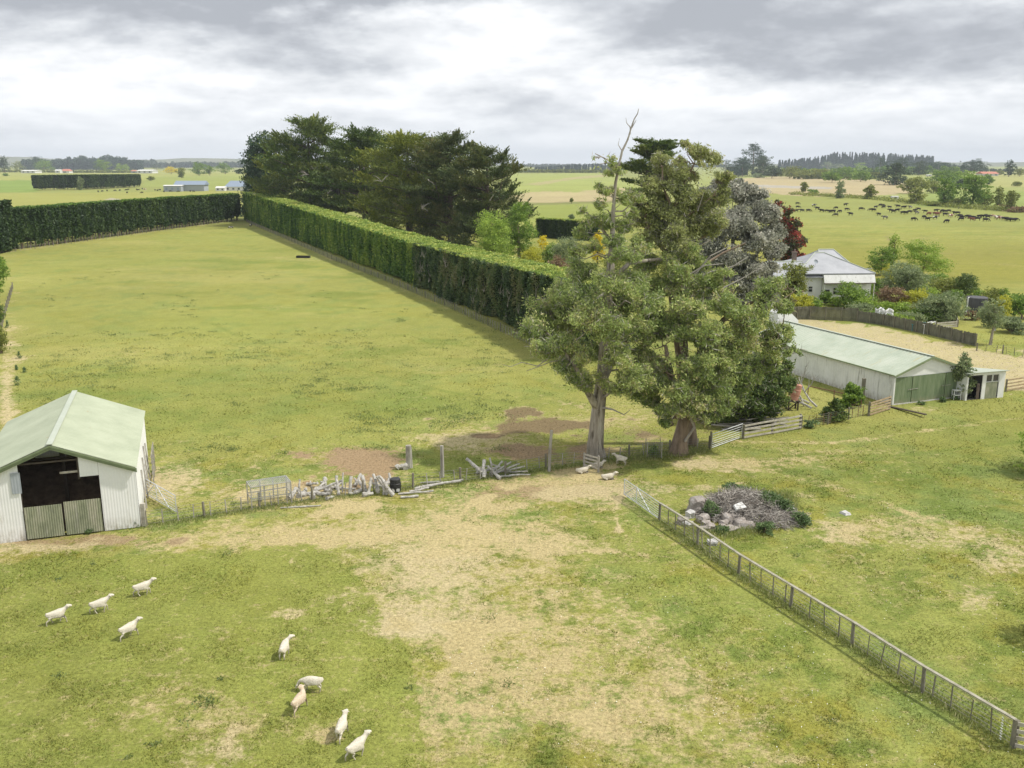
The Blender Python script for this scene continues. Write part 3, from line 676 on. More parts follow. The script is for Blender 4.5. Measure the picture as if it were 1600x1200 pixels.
# --- field gates
def tube_gate(name, A, B, h, nr, label, mat='galv', brace=True, mesh_low=False, r=.025, posts=0):
    A = Vector(A); B = Vector(B); d = B-A; L = Vector((d.x, d.y)).length; a = math.atan2(d.y, d.x)
    root = empty(name, A, a); tag(root, label, 'gate')
    z0 = .14
    m = MB(); m.tube([(0,0,z0), (0,0,h)], r*1.25); m.tube([(L,0,z0), (L,0,h)], r*1.25); m.tube([(0,0,h), (L,0,h)], r*1.25); m.tube([(0,0,z0), (L,0,z0)], r*1.25); m.build('gate_frame', M_[mat], root)
    m = MB()
    for i in range(1, nr): m.tube([(0, 0, z0+(h-z0)*(i/nr)**1.15), (L, 0, z0+(h-z0)*(i/nr)**1.15)], r*.75, 5)
    m.build('bars', M_[mat], root)
    if brace:
        m = MB(); m.beam((.06, .03, z0), (L*.33, .03, h), .04); m.beam((L*.36, .03, h-.05), (L*.74, .03, z0), .04); m.beam((L*.35, .03, z0), (L*.35, .03, h), .04); m.build('brace', M_[mat], root)
    return root
b = G(256, 775); tube_gate('metal_gate', (G(229, 775).x, G(229, 775).y, 0), (G(276, 803).x, G(276, 803).y, 0), 1.25, 6, 'pale metal tube gate standing open beside the right corner of the barn')
A = G(975, 775); Bg = G(1030, 814)
tube_gate('metal_gate', (A.x, A.y, 0), (Bg.x, Bg.y, 0), 1.2, 7, 'galvanised pipe gate with slanting braces at the near end of the long rail fence')
A2 = G(1112, 702); B2 = G(1159, 685)
tube_gate('metal_gate', (A2.x, A2.y, 0), (B2.x, B2.y, 0), 1.25, 6, 'small galvanised gate between the rough second tree and the pale board fence', brace=False)
for (px, py) in [(1110, 703)]:
    c = G(px, py); m = MB(); m.tube([(0,0,0), (0,0,1.5)], .09, 8); ob = m.build('gate_post', M_['post_wood'], loc=c); tag(ob, 'round wooden post at the left end of the small galvanised gate', 'post')

# --- long top-rail fence
def fence(name, label, pts, post_d, bat_d, h=1.15, pr=.08, br=.03, nw=5, rail=False, pm='post_wood', bm=None, wires=True, rails=0, board=(.15, .035), rm='rail_wood', seed=1, bstuff=False, cat='fence'):
    rng = random.Random(seed); pts = [Vector(p) for p in pts]; root = empty(name, pts[0]); tag(root, label, cat)
    o = pts[0]; seg = [(a, b) for a, b in zip(pts[:-1], pts[1:])]; tot = sum((b-a).length for a, b in seg)
    def at(s):
        for a, b in seg:
            L = (b-a).length
            if s <= L+1e-6: return a+(b-a)*(s/L), (b-a).normalized()
            s -= L
        return seg[-1][1], (seg[-1][1]-seg[-1][0]).normalized()
    n = max(1, round(tot/post_d)); bats = MB()
    for i in range(n+1):
        p, d = at(tot*i/n); hh = h*(1+rng.uniform(-.04, .06)); m = MB(); l = (rng.uniform(-.03, .03), rng.uniform(-.03, .03))
        m.tube([p-o+Vector((0,0,-.02)), p-o+Vector((l[0], l[1], hh))], [pr, pr*.95], 8); m.build('post', M_[pm], root)
    if bat_d:
        nb = int(tot/bat_d)
        for i in range(nb+1):
            s = tot*i/nb+rng.uniform(-.08, .08)*bat_d; s = min(max(s, 0), tot)
            if abs(s/tot*n-round(s/tot*n)) < .10: continue
            p, d = at(s); l = Vector((rng.uniform(-.05, .05), rng.uniform(-.05, .05), 0)); m = bats if bstuff else MB()
            m.beam(p-o+Vector((0,0,.03))-l, p-o+l+Vector((0,0,h*rng.uniform(.86, .97))), br*2, br*1.4)
            if not bstuff: m.build('batten', M_[bm or pm], root)
    if bstuff:
        ob = bats.build('battens', M_[bm or pm], root); tag(ob, kind='stuff')
    if wires:
        m = MB()
        for k in range(nw):
            z = h*(.14+.78*k/(nw-1))
            for a, b in seg: m.beam(a-o+Vector((0,0,z)), b-o+Vector((0,0,z)), .012)
        m.build('wires', M_['wire'], root)
    if rail:
        for i in range(n):
            a, _ = at(tot*i/n); b, _ = at(tot*(i+1)/n); m = MB(); m.beam(a-o+Vector((0,0,h+.03)), b-o+Vector((0,0,h+.03)), .15, .06); m.build('top_rail', M_[rm], root)
    for k in range(rails):
        z = h*(.14+.80*k/(rails-1)) if rails > 1 else h*.9
        for i in range(n):
            a, d = at(tot*i/n); b, _ = at(tot*(i+1)/n); off = Vector((d.y, -d.x, 0))*(pr+.02)
            m = MB(); e = rng.uniform(-.03, .03); m.beam(a-o+off+Vector((0,0,z+e)), b-o+off+Vector((0,0,z-e*.5)), board[1], board[0]); m.build('rail', M_[rm], root)
    return root
flat = lambda px, py: Vector((G(px, py).x, G(px, py).y, 0))
E1 = [flat(1030, 814), flat(1083, 848), flat(1141, 890), flat(1225, 943), flat(1320, 1002), flat(1431, 1076), flat(1581, 1168)]
tot = sum((b-a).length for a, b in zip(E1[:-1], E1[1:]))
fence('rail_fence', 'long top rail fence with thin battens running down to the lower right corner', E1, tot/6.3, .92, 1.18, .085, .028, 6, rail=True)
fence('board_fence', 'grey board fence piece cut off by the right edge beyond the long rail fence', [flat(1584, 1168), flat(1700, 1192)], 2.4, 0, 1.2, .10, rails=4, wires=False, rm='board_wood')
# insulated spring coil
m = MB(); c = flat(1562, 1160)
for k in range(9):
    m.tube([(.03, 0, .12+k*.115), (0, .03, .16+k*.115), (-.03, 0, .19+k*.115)], .022, 5)
ob = m.build('spring_coil', M_['white_plastic'], loc=c); tag(ob, 'white electric fence spring hanging next to the last post at lower right', 'spring')

# wire fence from barn to trees and gate
Fp = [flat(229, 822), flat(292, 812), flat(330, 806), flat(440, 789), flat(521, 778), flat(612, 767), flat(700, 756), flat(770, 747), flat(860, 730), flat(930, 722), flat(1010, 712), flat(1108, 702)]
fence('wire_fence', 'low wire fence with old battens running from the barn past the tall trees', Fp, 3.6, .95, 1.05, .085, .03, 5, bm='old_wood', seed=4)
# dark hedge-side fence and others
Hf = [(800, 526), (700, 480), (600, 438), (520, 406), (450, 375), (385, 347)]
fence('wire_fence', 'long batten fence along the foot of the tall clipped hedge', [flat(*p) for p in [(880, 562)]+Hf], 5.0, 1.0, 1.15, .08, .035, 4, bm='old_wood', bstuff=True, seed=6)
fence('wire_fence', 'thin wire fence along the foot of the far left hedge', [flat(24, 393), flat(200, 368), flat(372, 345.5)], 8, 2, 1.1, .09, .035, 3, bm='old_wood', bstuff=True, seed=7)
fence('wire_fence', 'old wire fence at the left edge running down beside the dark bush', [flat(-6, 560), flat(6, 500), flat(20, 452)], 4, 0, 1.2, .10, .03, 3, bm='old_wood', seed=8)
fence('board_fence', 'pale grey board fence of four rails in front of the plank pile', [flat(1161, 686), flat(1250, 670)], 3.1, 0, 1.25, .10, rails=4, wires=False, rm='board_wood', seed=9)
fence('wire_fence', 'rusty brown wire fence between the pale board fence and the long shed', [flat(1252, 669), flat(1290, 664), flat(1357, 648)], 3, .75, 1.1, .07, .022, 6, bm='rust', seed=10)
fence('board_fence', 'short brown and white board fence rising to the corner of the long shed', [flat(1357, 650), flat(1389, 640)], 2.5, 0, 1.3, .10, rails=5, wires=False, rm='board_brown', seed=11)
fence('board_fence', 'brown board fence leading off the right edge beside the small shed', [flat(1571, 612), flat(1640, 600)], 3, 0, 1.25, .10, rails=4, wires=False, rm='board_brown', seed=12)
fence('pipe_fence', 'dark rusty pipe rail fence beside the left wall of the long shed', [flat(1262, 618), flat(1345, 637)], 2.7, 0, 1.1, .05, rail=False, wires=False, rails=1, board=(.08, .05), rm='rust', pm='rust', seed=13)
fence('wire_fence', 'low wire fence with battens beside the straw strip at the right edge', [flat(1526, 548), flat(1570, 553), flat(1640, 566)], 3.3, 1.0, 1.0, .08, .03, 4, seed=14)
fence('wire_fence', 'far wire fence below the shrubs behind the black cattle', [flat(1130, 300), flat(1350, 309), flat(1500, 327), flat(1640, 334)], 16, 0, 1.3, .14, nw=3, seed=15)
m = MB(); m.beam((0, 0, .05), (3.6, -1.9, .3), .3, .08); c = flat(1391, 636); ob = m.build('plank', M_['frame_dark'], loc=c); ob.rotation_euler = (0, 0, R(-38)); tag(ob, 'black plank lying on the grass at the front left corner of the long shed', 'plank')

# paling fences behind the long shed
def paling(label, pts, h, seed, gap=.0):
    rng = random.Random(seed); root = empty('paling_fence', pts[0]); tag(root, label, 'fence'); o = pts[0]
    m = MB(); pm_ = MB()
    for a, b in zip(pts[:-1], pts[1:]):
        L = (b-a).length; d = (b-a)/L; n = int(L/.15); an = math.atan2(d.y, d.x)
        for i in range(n):
            p = a-o+d*(i+.5)*L/n; hh = h*rng.uniform(.95, 1.04)
            if rng.random() < .03: hh *= .8
            m.box((p.x, p.y, hh/2), (.15*(1-gap)-.012, .022, hh), rz=an)
        k = int(L/2.6)+1
        for i in range(k+1):
            q = a-o+d*L*i/k; pp = MB(); pp.box((q.x-d.y*-.08, q.y-d.x*.08+0, h*.5), (.12, .1, h*1.02), rz=an); pp.build('post', M_['post_wood'], root)
        r = MB()
        for z in (.35, h-.3): r.beam(a-o+Vector((d.y*.04, -d.x*.04, z)), b-o+Vector((d.y*.04, -d.x*.04, z)), .05, .09)
        r.build('rail', M_['paling'], root)
    m.build('palings', M_['paling'], root)
paling('weathered grey paling fence below the white house beyond the long shed', [flat(1225, 500), flat(1265, 499), flat(1339, 502)], 1.9, 3)
paling('dark mossy paling fence sloping down from the garden to the right', [flat(1339, 502), flat(1380, 508), flat(1450, 523), flat(1525, 541)], 1.55, 4)

# --- long shed and small shed
def long_shed():
    o = flat(1393.6, 633); a = R(22); W, Lb, E, A = 8.5, 21.5, 2.85, 4.3
    root = empty('long_shed', o, a); tag(root, 'long low white shed with pale lichen streaked roof and wide green doors', 'shed')
    zr = lambda u: E+(A-E)*(1-abs(u-W/2)/(W/2))
    for u in (0, W):
        m = MB(); sheet(m, 0, Lb, 0, E, lambda v, o_, z, u=u: (u+o_, v, z), pitch=.35, amp=.012); m.build('side_wall', M_['wall_old'], root)
    m = MB(); m.slab([(0,Lb,0),(W,Lb,0),(W,Lb,E),(W/2,Lb,A-.03),(0,Lb,E)], (0, .06, 0)); m.build('back_wall', M_['wall_old'], root)
    m = MB(); m.slab([(.0,0,E-.25),(W,0,E-.25),(W,0,E-.02),(W/2,0,A-.03),(0,0,E-.02)], (0, .06, 0)); m.build('gable', M_['trim_white'], root)
    for u in (.03, W-.03): m = MB(); m.box((u, -.02, E/2-.1), (.16, .12, E-.2)); m.build('corner_post', M_['trim_white'], root)
    # four sliding leaves of green doors
    for i in range(4):
        u0 = .14+i*(W-.28)/4; u1 = u0+(W-.28)/4-.03; m = MB()
        n = 10
        for k in range(n):
            x0 = u0+(u1-u0)*k/n; m.box(((x0+(u1-u0)/n/2), -.03-(.035 if i % 2 else 0), 1.34), ((u1-u0)/n-.012, .04, 2.5))
        d = m.build('door', M_['door_green'], root)
        if i in (0, 2):
            h = MB(); h.beam((u1-.5, -.11, 1.35), (u1+.75, -.11, 1.38), .03, .04); h.build('latch_bar', M_['old_wood'], d)
    m = MB(); m.box((W/2, -.04, .05), (W, .12, .1)); m.build('sill', M_['concrete'], root)
    for s in (-1, 1):
        e = -.2 if s < 0 else W+.2; sl_ = (A-E)/(W/2); ze = E+.07-.2*sl_; m = MB(); n = 100; vs = []
        for i in range(n+1):
            v = -.25+(Lb+.5)*i/n; off = .02*(1 if i % 2 else -1)
            vs += [(W/2, v, A+.07+off), (e, v, ze+off)]
        m.add(vs, [(2*i, 2*i+1, 2*i+3, 2*i+2) if s < 0 else (2*i, 2*i+2, 2*i+3, 2*i+1) for i in range(n)]); m.build('roof', M_['roof_lichen'], root)
        m = MB(); m.slab([(W/2,-.27,A+.10),(e,-.27,ze+.03),(e,-.27,ze-.17),(W/2,-.27,A-.12)], (0, -.04, 0)); m.build('barge_board', M_['trim_green'], root)
    m = MB(); m.beam((W/2, -.3, A+.12), (W/2, Lb+.25, A+.12), .3, .04); m.build('ridge_cap', M_['roof_pale'], root)
    m = MB(); m.beam((-.24, -.2, E+.02), (-.24, Lb+.2, E+.02), .1, .1); m.build('gutter', M_['trim_green'], root)
    # white sheet gable piece standing at the far end
    m = MB(); m.slab([(3.4,Lb+.6,0),(7.2,Lb+.6,0),(6.6,Lb+.6,4.2),(4.6,Lb+.6,5.9),(3.7,Lb+.6,5.2)], (0, 1.6, 0)); ob = m.build('lean_to', M_['trim_white'], root)
    return root, a
ls, la = long_shed()
def small_shed():
    o = flat(1507, 626); a = R(17); W, D = 4.5, 4.2
    root = empty('small_shed', o, a); tag(root, 'small white shed with pale green roof, open dark doorway and broken window', 'shed')
    m = MB()
    m.slab([(0,.05,0),(0,D,0),(0,D,2.0),(0,.05,2.6)], (.06,0,0)); m.slab([(W,.05,0),(W,D,0),(W,D,2.0),(W,.05,2.6)], (-.06,0,0)); m.slab([(0,D,0),(W,D,0),(W,D,2),(0,D,2)], (0,.06,0)); m.build('wall', M_['wall_white'], root)
    m = MB(); m.box((.10, 0, 1.3), (.2, .08, 2.6)); m.box((2.05, 0, 1.3), (.42, .08, 2.6)); m.box((4.15, 0, 1.3), (.7, .08, 2.6)); m.box((1.02, 0, 2.5), (1.65, .08, .2)); m.box((3.02, 0, 2.5), (1.55, .08, .2)); m.build('front_wall', M_['trim_white'], root)
    m = MB(); m.slab([(-.15,-.3,2.68),(W+.15,-.3,2.68),(W+.15,D+.2,1.98),(-.15,D+.2,1.98)], (0,0,.05)); m.build('roof', M_['roof_pale'], root)
    m = MB()
    for k in range(8): m.box((2.32+k*.18, .0, .82), (.165, .04, 1.6))
    d = m.build('door', M_['gate_green'], root)
    for k in (0, 1):
        w_ = MB(); cx = 2.62+k*.78
        w_.box((cx, 0, 1.66), (.72, .05, .05)); w_.box((cx, 0, 2.36), (.72, .05, .05)); w_.box((cx-.35, 0, 2.01), (.05, .05, .66)); w_.box((cx+.35, 0, 2.01), (.05, .05, .66)); f = w_.build('window', M_['trim_white'], root)
        g = MB(); g.box((cx, .03, 2.01), (.66, .01, .66)); g.build('pane', M_['glass'], f)
    m = MB(); m.beam((.5, .5, .1), (1.4, 1.3, 1.8), .12, .12); m.beam((1.55, .1, 0), (1.75, .3, 1.5), .25, .1); m.build('prop', M_['brick'], root)
    m = MB(); m.box((W/2, D/2, .02), (W-.1, D-.1, .03)); m.build('floor_slab', M_['dark_in'], root)
small_shed()
# white chair-like stand between the sheds
m = MB(); c = flat(1503, 626)
m.box((0,0,.9), (.7,.5,.06)); m.box((0,0,.45), (.7,.5,.06))
for x in (-.32,.32):
    for y in (-.22,.22): m.box((x,y,.45), (.06,.06,.9))
ob = m.build('shelf_stand', M_['white_plastic'], loc=(c.x-.35, c.y+.5, .0)); tag(ob, 'small white two tier stand in the gap between the long and small sheds', 'stand')
m = MB(); m.box((0,0,1.15), (.28,.28,2.3)); c = flat(1347, 628); ob = m.build('old_post', M_['post_wood'], loc=c); tag(ob, 'tall dark square post standing in the bush against the long shed wall', 'post')

# --- white house
def house():
    o = flat(1283, 473); a = R(4); root = empty('house', o, a)
    tag(root, 'white weatherboard farmhouse with grey hipped iron roof among garden shrubs', 'house')
    k = mpp((o.x, o.y, 0)); W = 78*k; H = 46*k; Lb = 13.0
    m = MB(); m.slab([(0,0,0),(W,0,0),(W,0,H),(0,0,H)], (0,.15,0)); m.slab([(W,.15,0),(W,Lb,0),(W,Lb,H),(W,.15,H)], (-.15,0,0)); m.slab([(0,.15,0),(0,Lb,0),(0,Lb,H),(0,.15,H)], (.15,0,0))
    wl = m.build('wall', M_['wall_white'], root)
    for i in range(12):
        z = .25+i*.26
    # hip roof
    e = .35; zc = H; top = H+3.3
    def hip(x0, x1, y0, y1, z, ridge, zt, mat='roof_grey'):
        m = MB(); (rx0, ry0), (rx1, ry1) = ridge
        vs = [(x0,y0,z),(x1,y0,z),(x1,y1,z),(x0,y1,z),(rx0,ry0,zt),(rx1,ry1,zt)]
        if abs(ry1-ry0) > abs(rx1-rx0): fs = [(0,1,4),(1,2,5,4),(2,3,5),(3,0,4,5)]
        else: fs = [(0,1,5,4),(1,2,5),(2,3,4,5),(3,0,4)]
        m.add(vs, fs); m.add([(x0,y0,z-.12),(x1,y0,z-.12),(x1,y1,z-.12),(x0,y1,z-.12)], [(3,2,1,0)])
        m.slab([(x0,y0,z-.12),(x1,y0,z-.12),(x1,y0,z+.01),(x0,y0,z+.01)], (0,-.1,0)); m.slab([(x0,y0,z-.12),(x0,y1,z-.12),(x0,y1,z+.01),(x0,y0,z+.01)], (-.1,0,0)); m.slab([(x1,y0,z-.12),(x1,y1,z-.12),(x1,y1,z+.01),(x1,y0,z+.01)], (.1,0,0))
        r = m.build('roof', M_[mat], root)
        c_ = MB(); c_.tube([(rx0,ry0,zt+.03),(rx1,ry1,zt+.03)], .12, 6)
        for cx, cy, q in [(x0,y0,0),(x1,y0,0)]: c_.tube([(cx,cy,z+.04), (rx0, ry0, zt+.04) if (abs(ry1-ry0) > abs(rx1-rx0) or cx == x0) else (rx1, ry1, zt+.04)], .09, 5)
        c_.build('ridge_cap', M_['roof_pale'], r)
        return r
    hip(-W*.55, W+e, -e, Lb+e, zc, ((W*.06, 5.2), (W*.24, 5.2)), top-.5)
    hip(W*.45, W+1.6, Lb-2, Lb+9, zc, ((W*.62, Lb+2), (W*.95, Lb+2)), top-.9)
    # verandah band, bright fascia roof over the front
    m = MB(); m.slab([(-.1,-1.0,H-1.5),(W+.25,-1.0,H-1.5),(W+.25,-.42,H-.2),(-.1,-.42,H-.2)], (0,.06,.0)); m.build('verandah_fascia', M_['wall_old'], root); m = MB(); m.slab([(-.15,-1.1,H-1.6),(W+.3,-1.1,H-1.6),(W+.3,-.95,H-1.5),(-.15,-.95,H-1.5)], (0,0,.06)); m.build('gutter', M_['frame_dark'], root)
    m = MB()
    for u in (.0, W*.5, W+.1): m.box((u, -.9, (H-1.6)/2), (.12, .12, H-1.6))
    m.build('verandah_post', M_['trim_white'], root)
    # left wing
    W2 = 11.5; y0 = -1.0
    H2 = H-.55
    m = MB(); m.slab([(-W2,y0+1.2,0),(0-.05,y0+1.2,0),(-.05,y0+1.2,H2),(-W2,y0+1.2,H2)], (0,.15,0)); m.slab([(-W2,y0+1.35,0),(-W2,y0+9,0),(-W2,y0+9,H2),(-W2,y0+1.35,H2)], (.15,0,0)); m.build('wall', M_['wall_white'], root)
    hip(-W2-.3, .1, y0+.6, y0+10, H2, ((-W2+3.5, y0+5.3), (-2.0, y0+5.3)), H2+2.0)
    def win(x, y, z, w_, h_, panes=2):
        m = MB(); t = .07
        m.box((x, y-.05, z-h_/2), (w_+t, .08, t)); m.box((x, y-.05, z+h_/2), (w_+t, .08, t)); m.box((x-w_/2, y-.05, z), (t, .08, h_)); m.box((x+w_/2, y-.05, z), (t, .08, h_)); m.box((x, y-.05, z+.05), (w_, .07, .07))
        f = m.build('window', M_['trim_white'], root)
        g = MB(); g.box((x, y-.03, z), (w_-t, .01, h_-t)); g.build('pane', M_['glass'], f)
    win(W*.26, 0, 1.9, .62, 1.1); win(W*.62, 0, 1.7, .8, 1.3); win(-W2+1.9, y0+1.2, 2.5, 1.8, 1.1); win(-1.9, y0+1.2, 2.2, .7, .9)
    m = MB(); m.box((W*.10, -.04, 1.05), (.85, .06, 2.1)); d = m.build('door', M_['dark_in'], root); h = MB(); h.box((W*.10+.33, -.09, 1.0), (.05,.05,.12)); h.build('handle', M_['galv'], d)
    # chimneys
    for (x, y, z, hh) in [(-3.0, 5.2, H2+.8, 2.6), (-6.8, 6.0, H2+.9, 2.0)]:
        m = MB(); m.box((x, y, z+hh/2), (.62, .62, hh)); m.box((x, y, z+hh+.06), (.8, .8, .14)); c_ = m.build('chimney', M_['brick'], root)
        q = MB(); q.tube([(x, y, z+hh+.1), (x, y, z+hh+.55)], .13, 8); q.build('chimney_pot', M_['brick'], c_)
    # satellite dish on the roof
    m = MB(); c0 = Vector((-.9, 1.2, H+1.75)); ax = Vector((.1, -1, .55)).normalized(); u_ = ax.orthogonal().normalized(); v_ = ax.cross(u_); vs = [c0-ax*.12]
    for rr, dz_ in ((.2, -.10), (.38, 0)):
        for i in range(14): t = i/14*2*math.pi; vs.append(c0+ax*(dz_+.02)+(u_*math.cos(t)+v_*math.sin(t))*rr)
    m.add(vs, [(0, 1+i, 1+(i+1) % 14) for i in range(14)]+[(1+i, 15+i, 15+(i+1) % 14, 1+(i+1) % 14) for i in range(14)]); m.tube([c0-ax*.1, c0-ax*.25+Vector((0,0,-.9))], .03, 5)
    m.build('satellite_dish', M_['far_grey'], root)
    m = MB(); c0 = Vector((W+1.0, 4, H-.3)); m.tube([c0-Vector((0,0,.9)), c0+Vector((0,0,.7))], .025, 5); m.tube([c0+Vector((-.8,0,.5)), c0+Vector((.8,.1,.5))], .02, 4)
    for i in range(5): m.tube([c0+Vector((-.7+i*.35,-.35,.5)), c0+Vector((-.7+i*.35,.35,.5))], .015, 4)
    m.build('aerial', M_['galv'], root)
house()

# --- water tank, trellis, raised bed, washing
c = flat(1524, 491); m = MB(); m.tube([(0,0,.25),(0,0,2.5)], 1.45, 28); m.tube([(0,0,2.5),(0,0,2.62)], [1.5,1.4], 28); rt = empty('water_tank', c); tag(rt, 'dark grey upright tank with a white pipe, between the garden shrubs at right', 'tank')
m.build('tank', M_['tank_dark'], rt); m = MB(); m.box((0,0,.12), (3.2,3.2,.25)); m.build('base', M_['post_wood'], rt)
m = MB(); m.tube([(-1.5,-.5,2.6),(-1.72,-.75,2.5),(-1.75,-.8,.55),(-2.2,-1,.5),(-3.4,-1.2,.45),(-3.6,-1.3,.1)], .09, 8); m.build('pipe', M_['white_plastic'], rt)
rt = empty('raised_bed', flat(1466, 512)); tag(rt, 'long raised bed edged with pale boards behind the dark paling fence', 'planter')
A_ = flat(1462, 514)-rt.location; pts = [A_, flat(1496, 511)-rt.location, flat(1494, 503)-rt.location, flat(1484, 499)-rt.location]
for i in range(3):
    for a_, b_ in zip(pts[:-1], pts[1:]):
        m = MB(); m.beam(a_+Vector((0,0,.15+i*.3)), b_+Vector((0,0,.15+i*.3)), .06, .2); m.build('board', M_['board_wood'], rt)
for p in pts: m = MB(); m.box((p.x, p.y, .5), (.14,.14,1.05)); m.build('post', M_['post_wood'], rt)
m = MB()
pa, pb = flat(1443, 522), flat(1460, 519); q = pb-pa
m.tube([(0,0,0),(0,0,1.25),(q.x,q.y,1.4),(q.x,q.y,0)], .05, 6); m.tube([(0,.9,0),(0,.9,1.2),(q.x,q.y+.9,1.3),(q.x,q.y+.9,0)], .05, 6); m.tube([(0,0,1.25),(0,.9,1.2)], .05, 6); m.tube([(q.x,q.y,1.4),(q.x,q.y+.9,1.3)], .05, 6)
ob = m.build('hoop_frame', M_['white_plastic'], loc=pa); tag(ob, 'white bent pipe frame standing over the vegetable bed', 'frame')
m = MB(); m.slab([(0,0,.9),(2.2,.3,.9),(2.4,1.4,1.0),(.2,1.2,1.05)], (0,0,.05))
for x_, y_ in ((.1,.05),(2.1,.3),(2.3,1.3),(.25,1.1)): m.box((x_,y_,.45), (.06,.06,.9))
ob = m.build('bed_cover', M_['blue_sheet'], loc=flat(1424, 518)); tag(ob, 'teal blue sheet raised on short pegs behind the paling fence', 'cover')
for i, (px, py, wd_) in enumerate([(1373, 499, 1.0), (1386, 503, 1.2)]):
    c = flat(px, py+3); m = MB(); n = 7; vs = []
    for a_ in range(n+1):
        for b_ in range(n+1):
            x_ = (a_/n-.5)*wd_*1.3; z_ = 1.0+(b_/n)*wd_*.9; vs.append((x_, .12*math.sin(a_*1.7+i)+.05*math.sin(b_*2), z_-.15*math.sin(a_*1.1)))
    m.add(vs, [(a_*(n+1)+b_, (a_+1)*(n+1)+b_, (a_+1)*(n+1)+b_+1, a_*(n+1)+b_+1) for a_ in range(n) for b_ in range(n)])
    for x_ in (-.55*wd_, .55*wd_): m.box((x_, 0, 1.0), (.05,.05,2.0))
    ob = m.build('garden_cloth', M_['white_plastic'], loc=c); tag(ob, ['white cloth hung on stakes behind the paling fence, nearer the house', 'larger white cloth hung on stakes beside the feathery green bush'][i], 'cloth')

# --- red drum, plank pile, dead branches
dr = empty('red_drum', flat(1237, 640), 0); tag(dr, 'faded red plastic drum standing tilted on a timber stand near the plank pile', 'drum')
mt = Matrix.Rotation(R(14), 3, 'Y'); m = MB()
pts_ = [mt @ Vector((0,0,z))+Vector((0,0,.95)) for z in (0,.05,.5,.55,1.0,1.05,1.45,1.5)]; m.tube(pts_, [.44,.48,.47,.50,.50,.47,.47,.42], 20); m.build('drum', M_['red_drum'], dr)
m = MB(); p_ = mt @ Vector((.12,.05,1.5))+Vector((0,0,.95)); m.tube([p_, p_+Vector((0,0,.05))], .07, 10); m.build('bung', M_['black_plastic'], dr)
m = MB()
for x_, y_ in ((-.4,-.3),(.45,-.3),(-.4,.4),(.45,.4)): m.box((x_,y_,.45), (.12,.12,.9))
m.box((0,0,.9), (1.2,1.1,.1)); m.beam((-.4,-.3,.1),(.45,-.3,.8), .08); m.build('stand', M_['frame_dark'], dr)
rngp = random.Random(3)
for i in range(26):
    px = rngp.uniform(1146, 1204); L = rngp.uniform(1.6, 4.2); c = flat(px, 676-(px-1146)*.14-rngp.uniform(0, 4)); m = MB()
    m.box((0,0,0), (L, rngp.uniform(.12,.3), rngp.uniform(.04,.09))); z = .08+1.25*rngp.random()*(1-abs(px-1175)/45)
    ob = m.build('plank', M_['old_wood'], loc=(c.x, c.y+rngp.uniform(0, 1.5), z)); ob.rotation_euler = (rngp.uniform(-.2,.2), rngp.uniform(-.16,.16), rngp.uniform(-.6,.7))
    tag(ob, 'weathered grey plank in the jumbled pile behind the pale board fence', 'plank', 'planks in the pile by the small gate')
def dead_branch(name, c, rng, L, n, label, mat='log_wood', r0=.09, flatn=.5, cat='branch', group=None):
    m = MB()
    def br(p, d, L, r, k):
        pts = [p]; q = p
        for i in range(4): d = (d+Vector((rng.uniform(-.3,.3), rng.uniform(-.3,.3), rng.uniform(-.2,.25)))).normalized(); q = q+d*L/4; q = Vector((q.x, q.y, max(q.z, .05))); pts.append(q)
        m.tube(pts, [r, r*.85, r*.7, r*.5, r*.25], 5)
        if k > 0:
            for j in range(n): t = rng.choice(pts[1:4]); br(t, (d+Vector((rng.uniform(-1,1), rng.uniform(-1,1), rng.uniform(-.2,.7)))).normalized(), L*rng.uniform(.35,.65), r*.5, k-1)
    br(Vector((0,0,.15)), Vector((rng.uniform(-1,1), rng.uniform(-.6,.6), flatn)).normalized(), L, r0, 2)
    ob = m.build(name, M_[mat], loc=c); tag(ob, label, cat, group); return ob
rb = random.Random(9)
for i, (px, py) in enumerate([(1256, 636), (1264, 632), (1268, 640), (1276, 638)]): dead_branch('dead_branch', flat(px, py), rb, 3.6, 4, 'bleached forked dead branch in the tangle to the right of the red drum', group='dead branches beside the red drum', r0=.11, flatn=.45)

# --- tall old posts
for (px, pb_, pt_, wd_, lab, lean) in [(639, 731, 695, .42, 'thick split grey stump post above the log pile', 0), (691, 746, 695, .28, 'tall square grey post with a knot hole, middle of the three old posts', 0), (858, 736, 671, .22, 'tall slender grey post nearest the big pale trunk', .05)]:
    c = flat(px, pb_); h_ = (pb_-pt_)*mpp((c.x, c.y, 1))*1.02; m = MB(); w_ = wd_/2
    m.tube([(0,0,-.02),(lean*h_*.3,0,h_*.5),(lean*h_,0,h_)], [w_*1.15, w_*1.05, w_], 7 if wd_ > .3 else 5)
    if wd_ > .4: m.tube([(w_*.8,0,-.02),(w_*.7,0,h_*.93)], [w_*.6, w_*.4], 5)
    ob = m.build('old_post', M_['old_wood'], loc=c); tag(ob, lab, 'post', 'old grey posts along the wire fence')

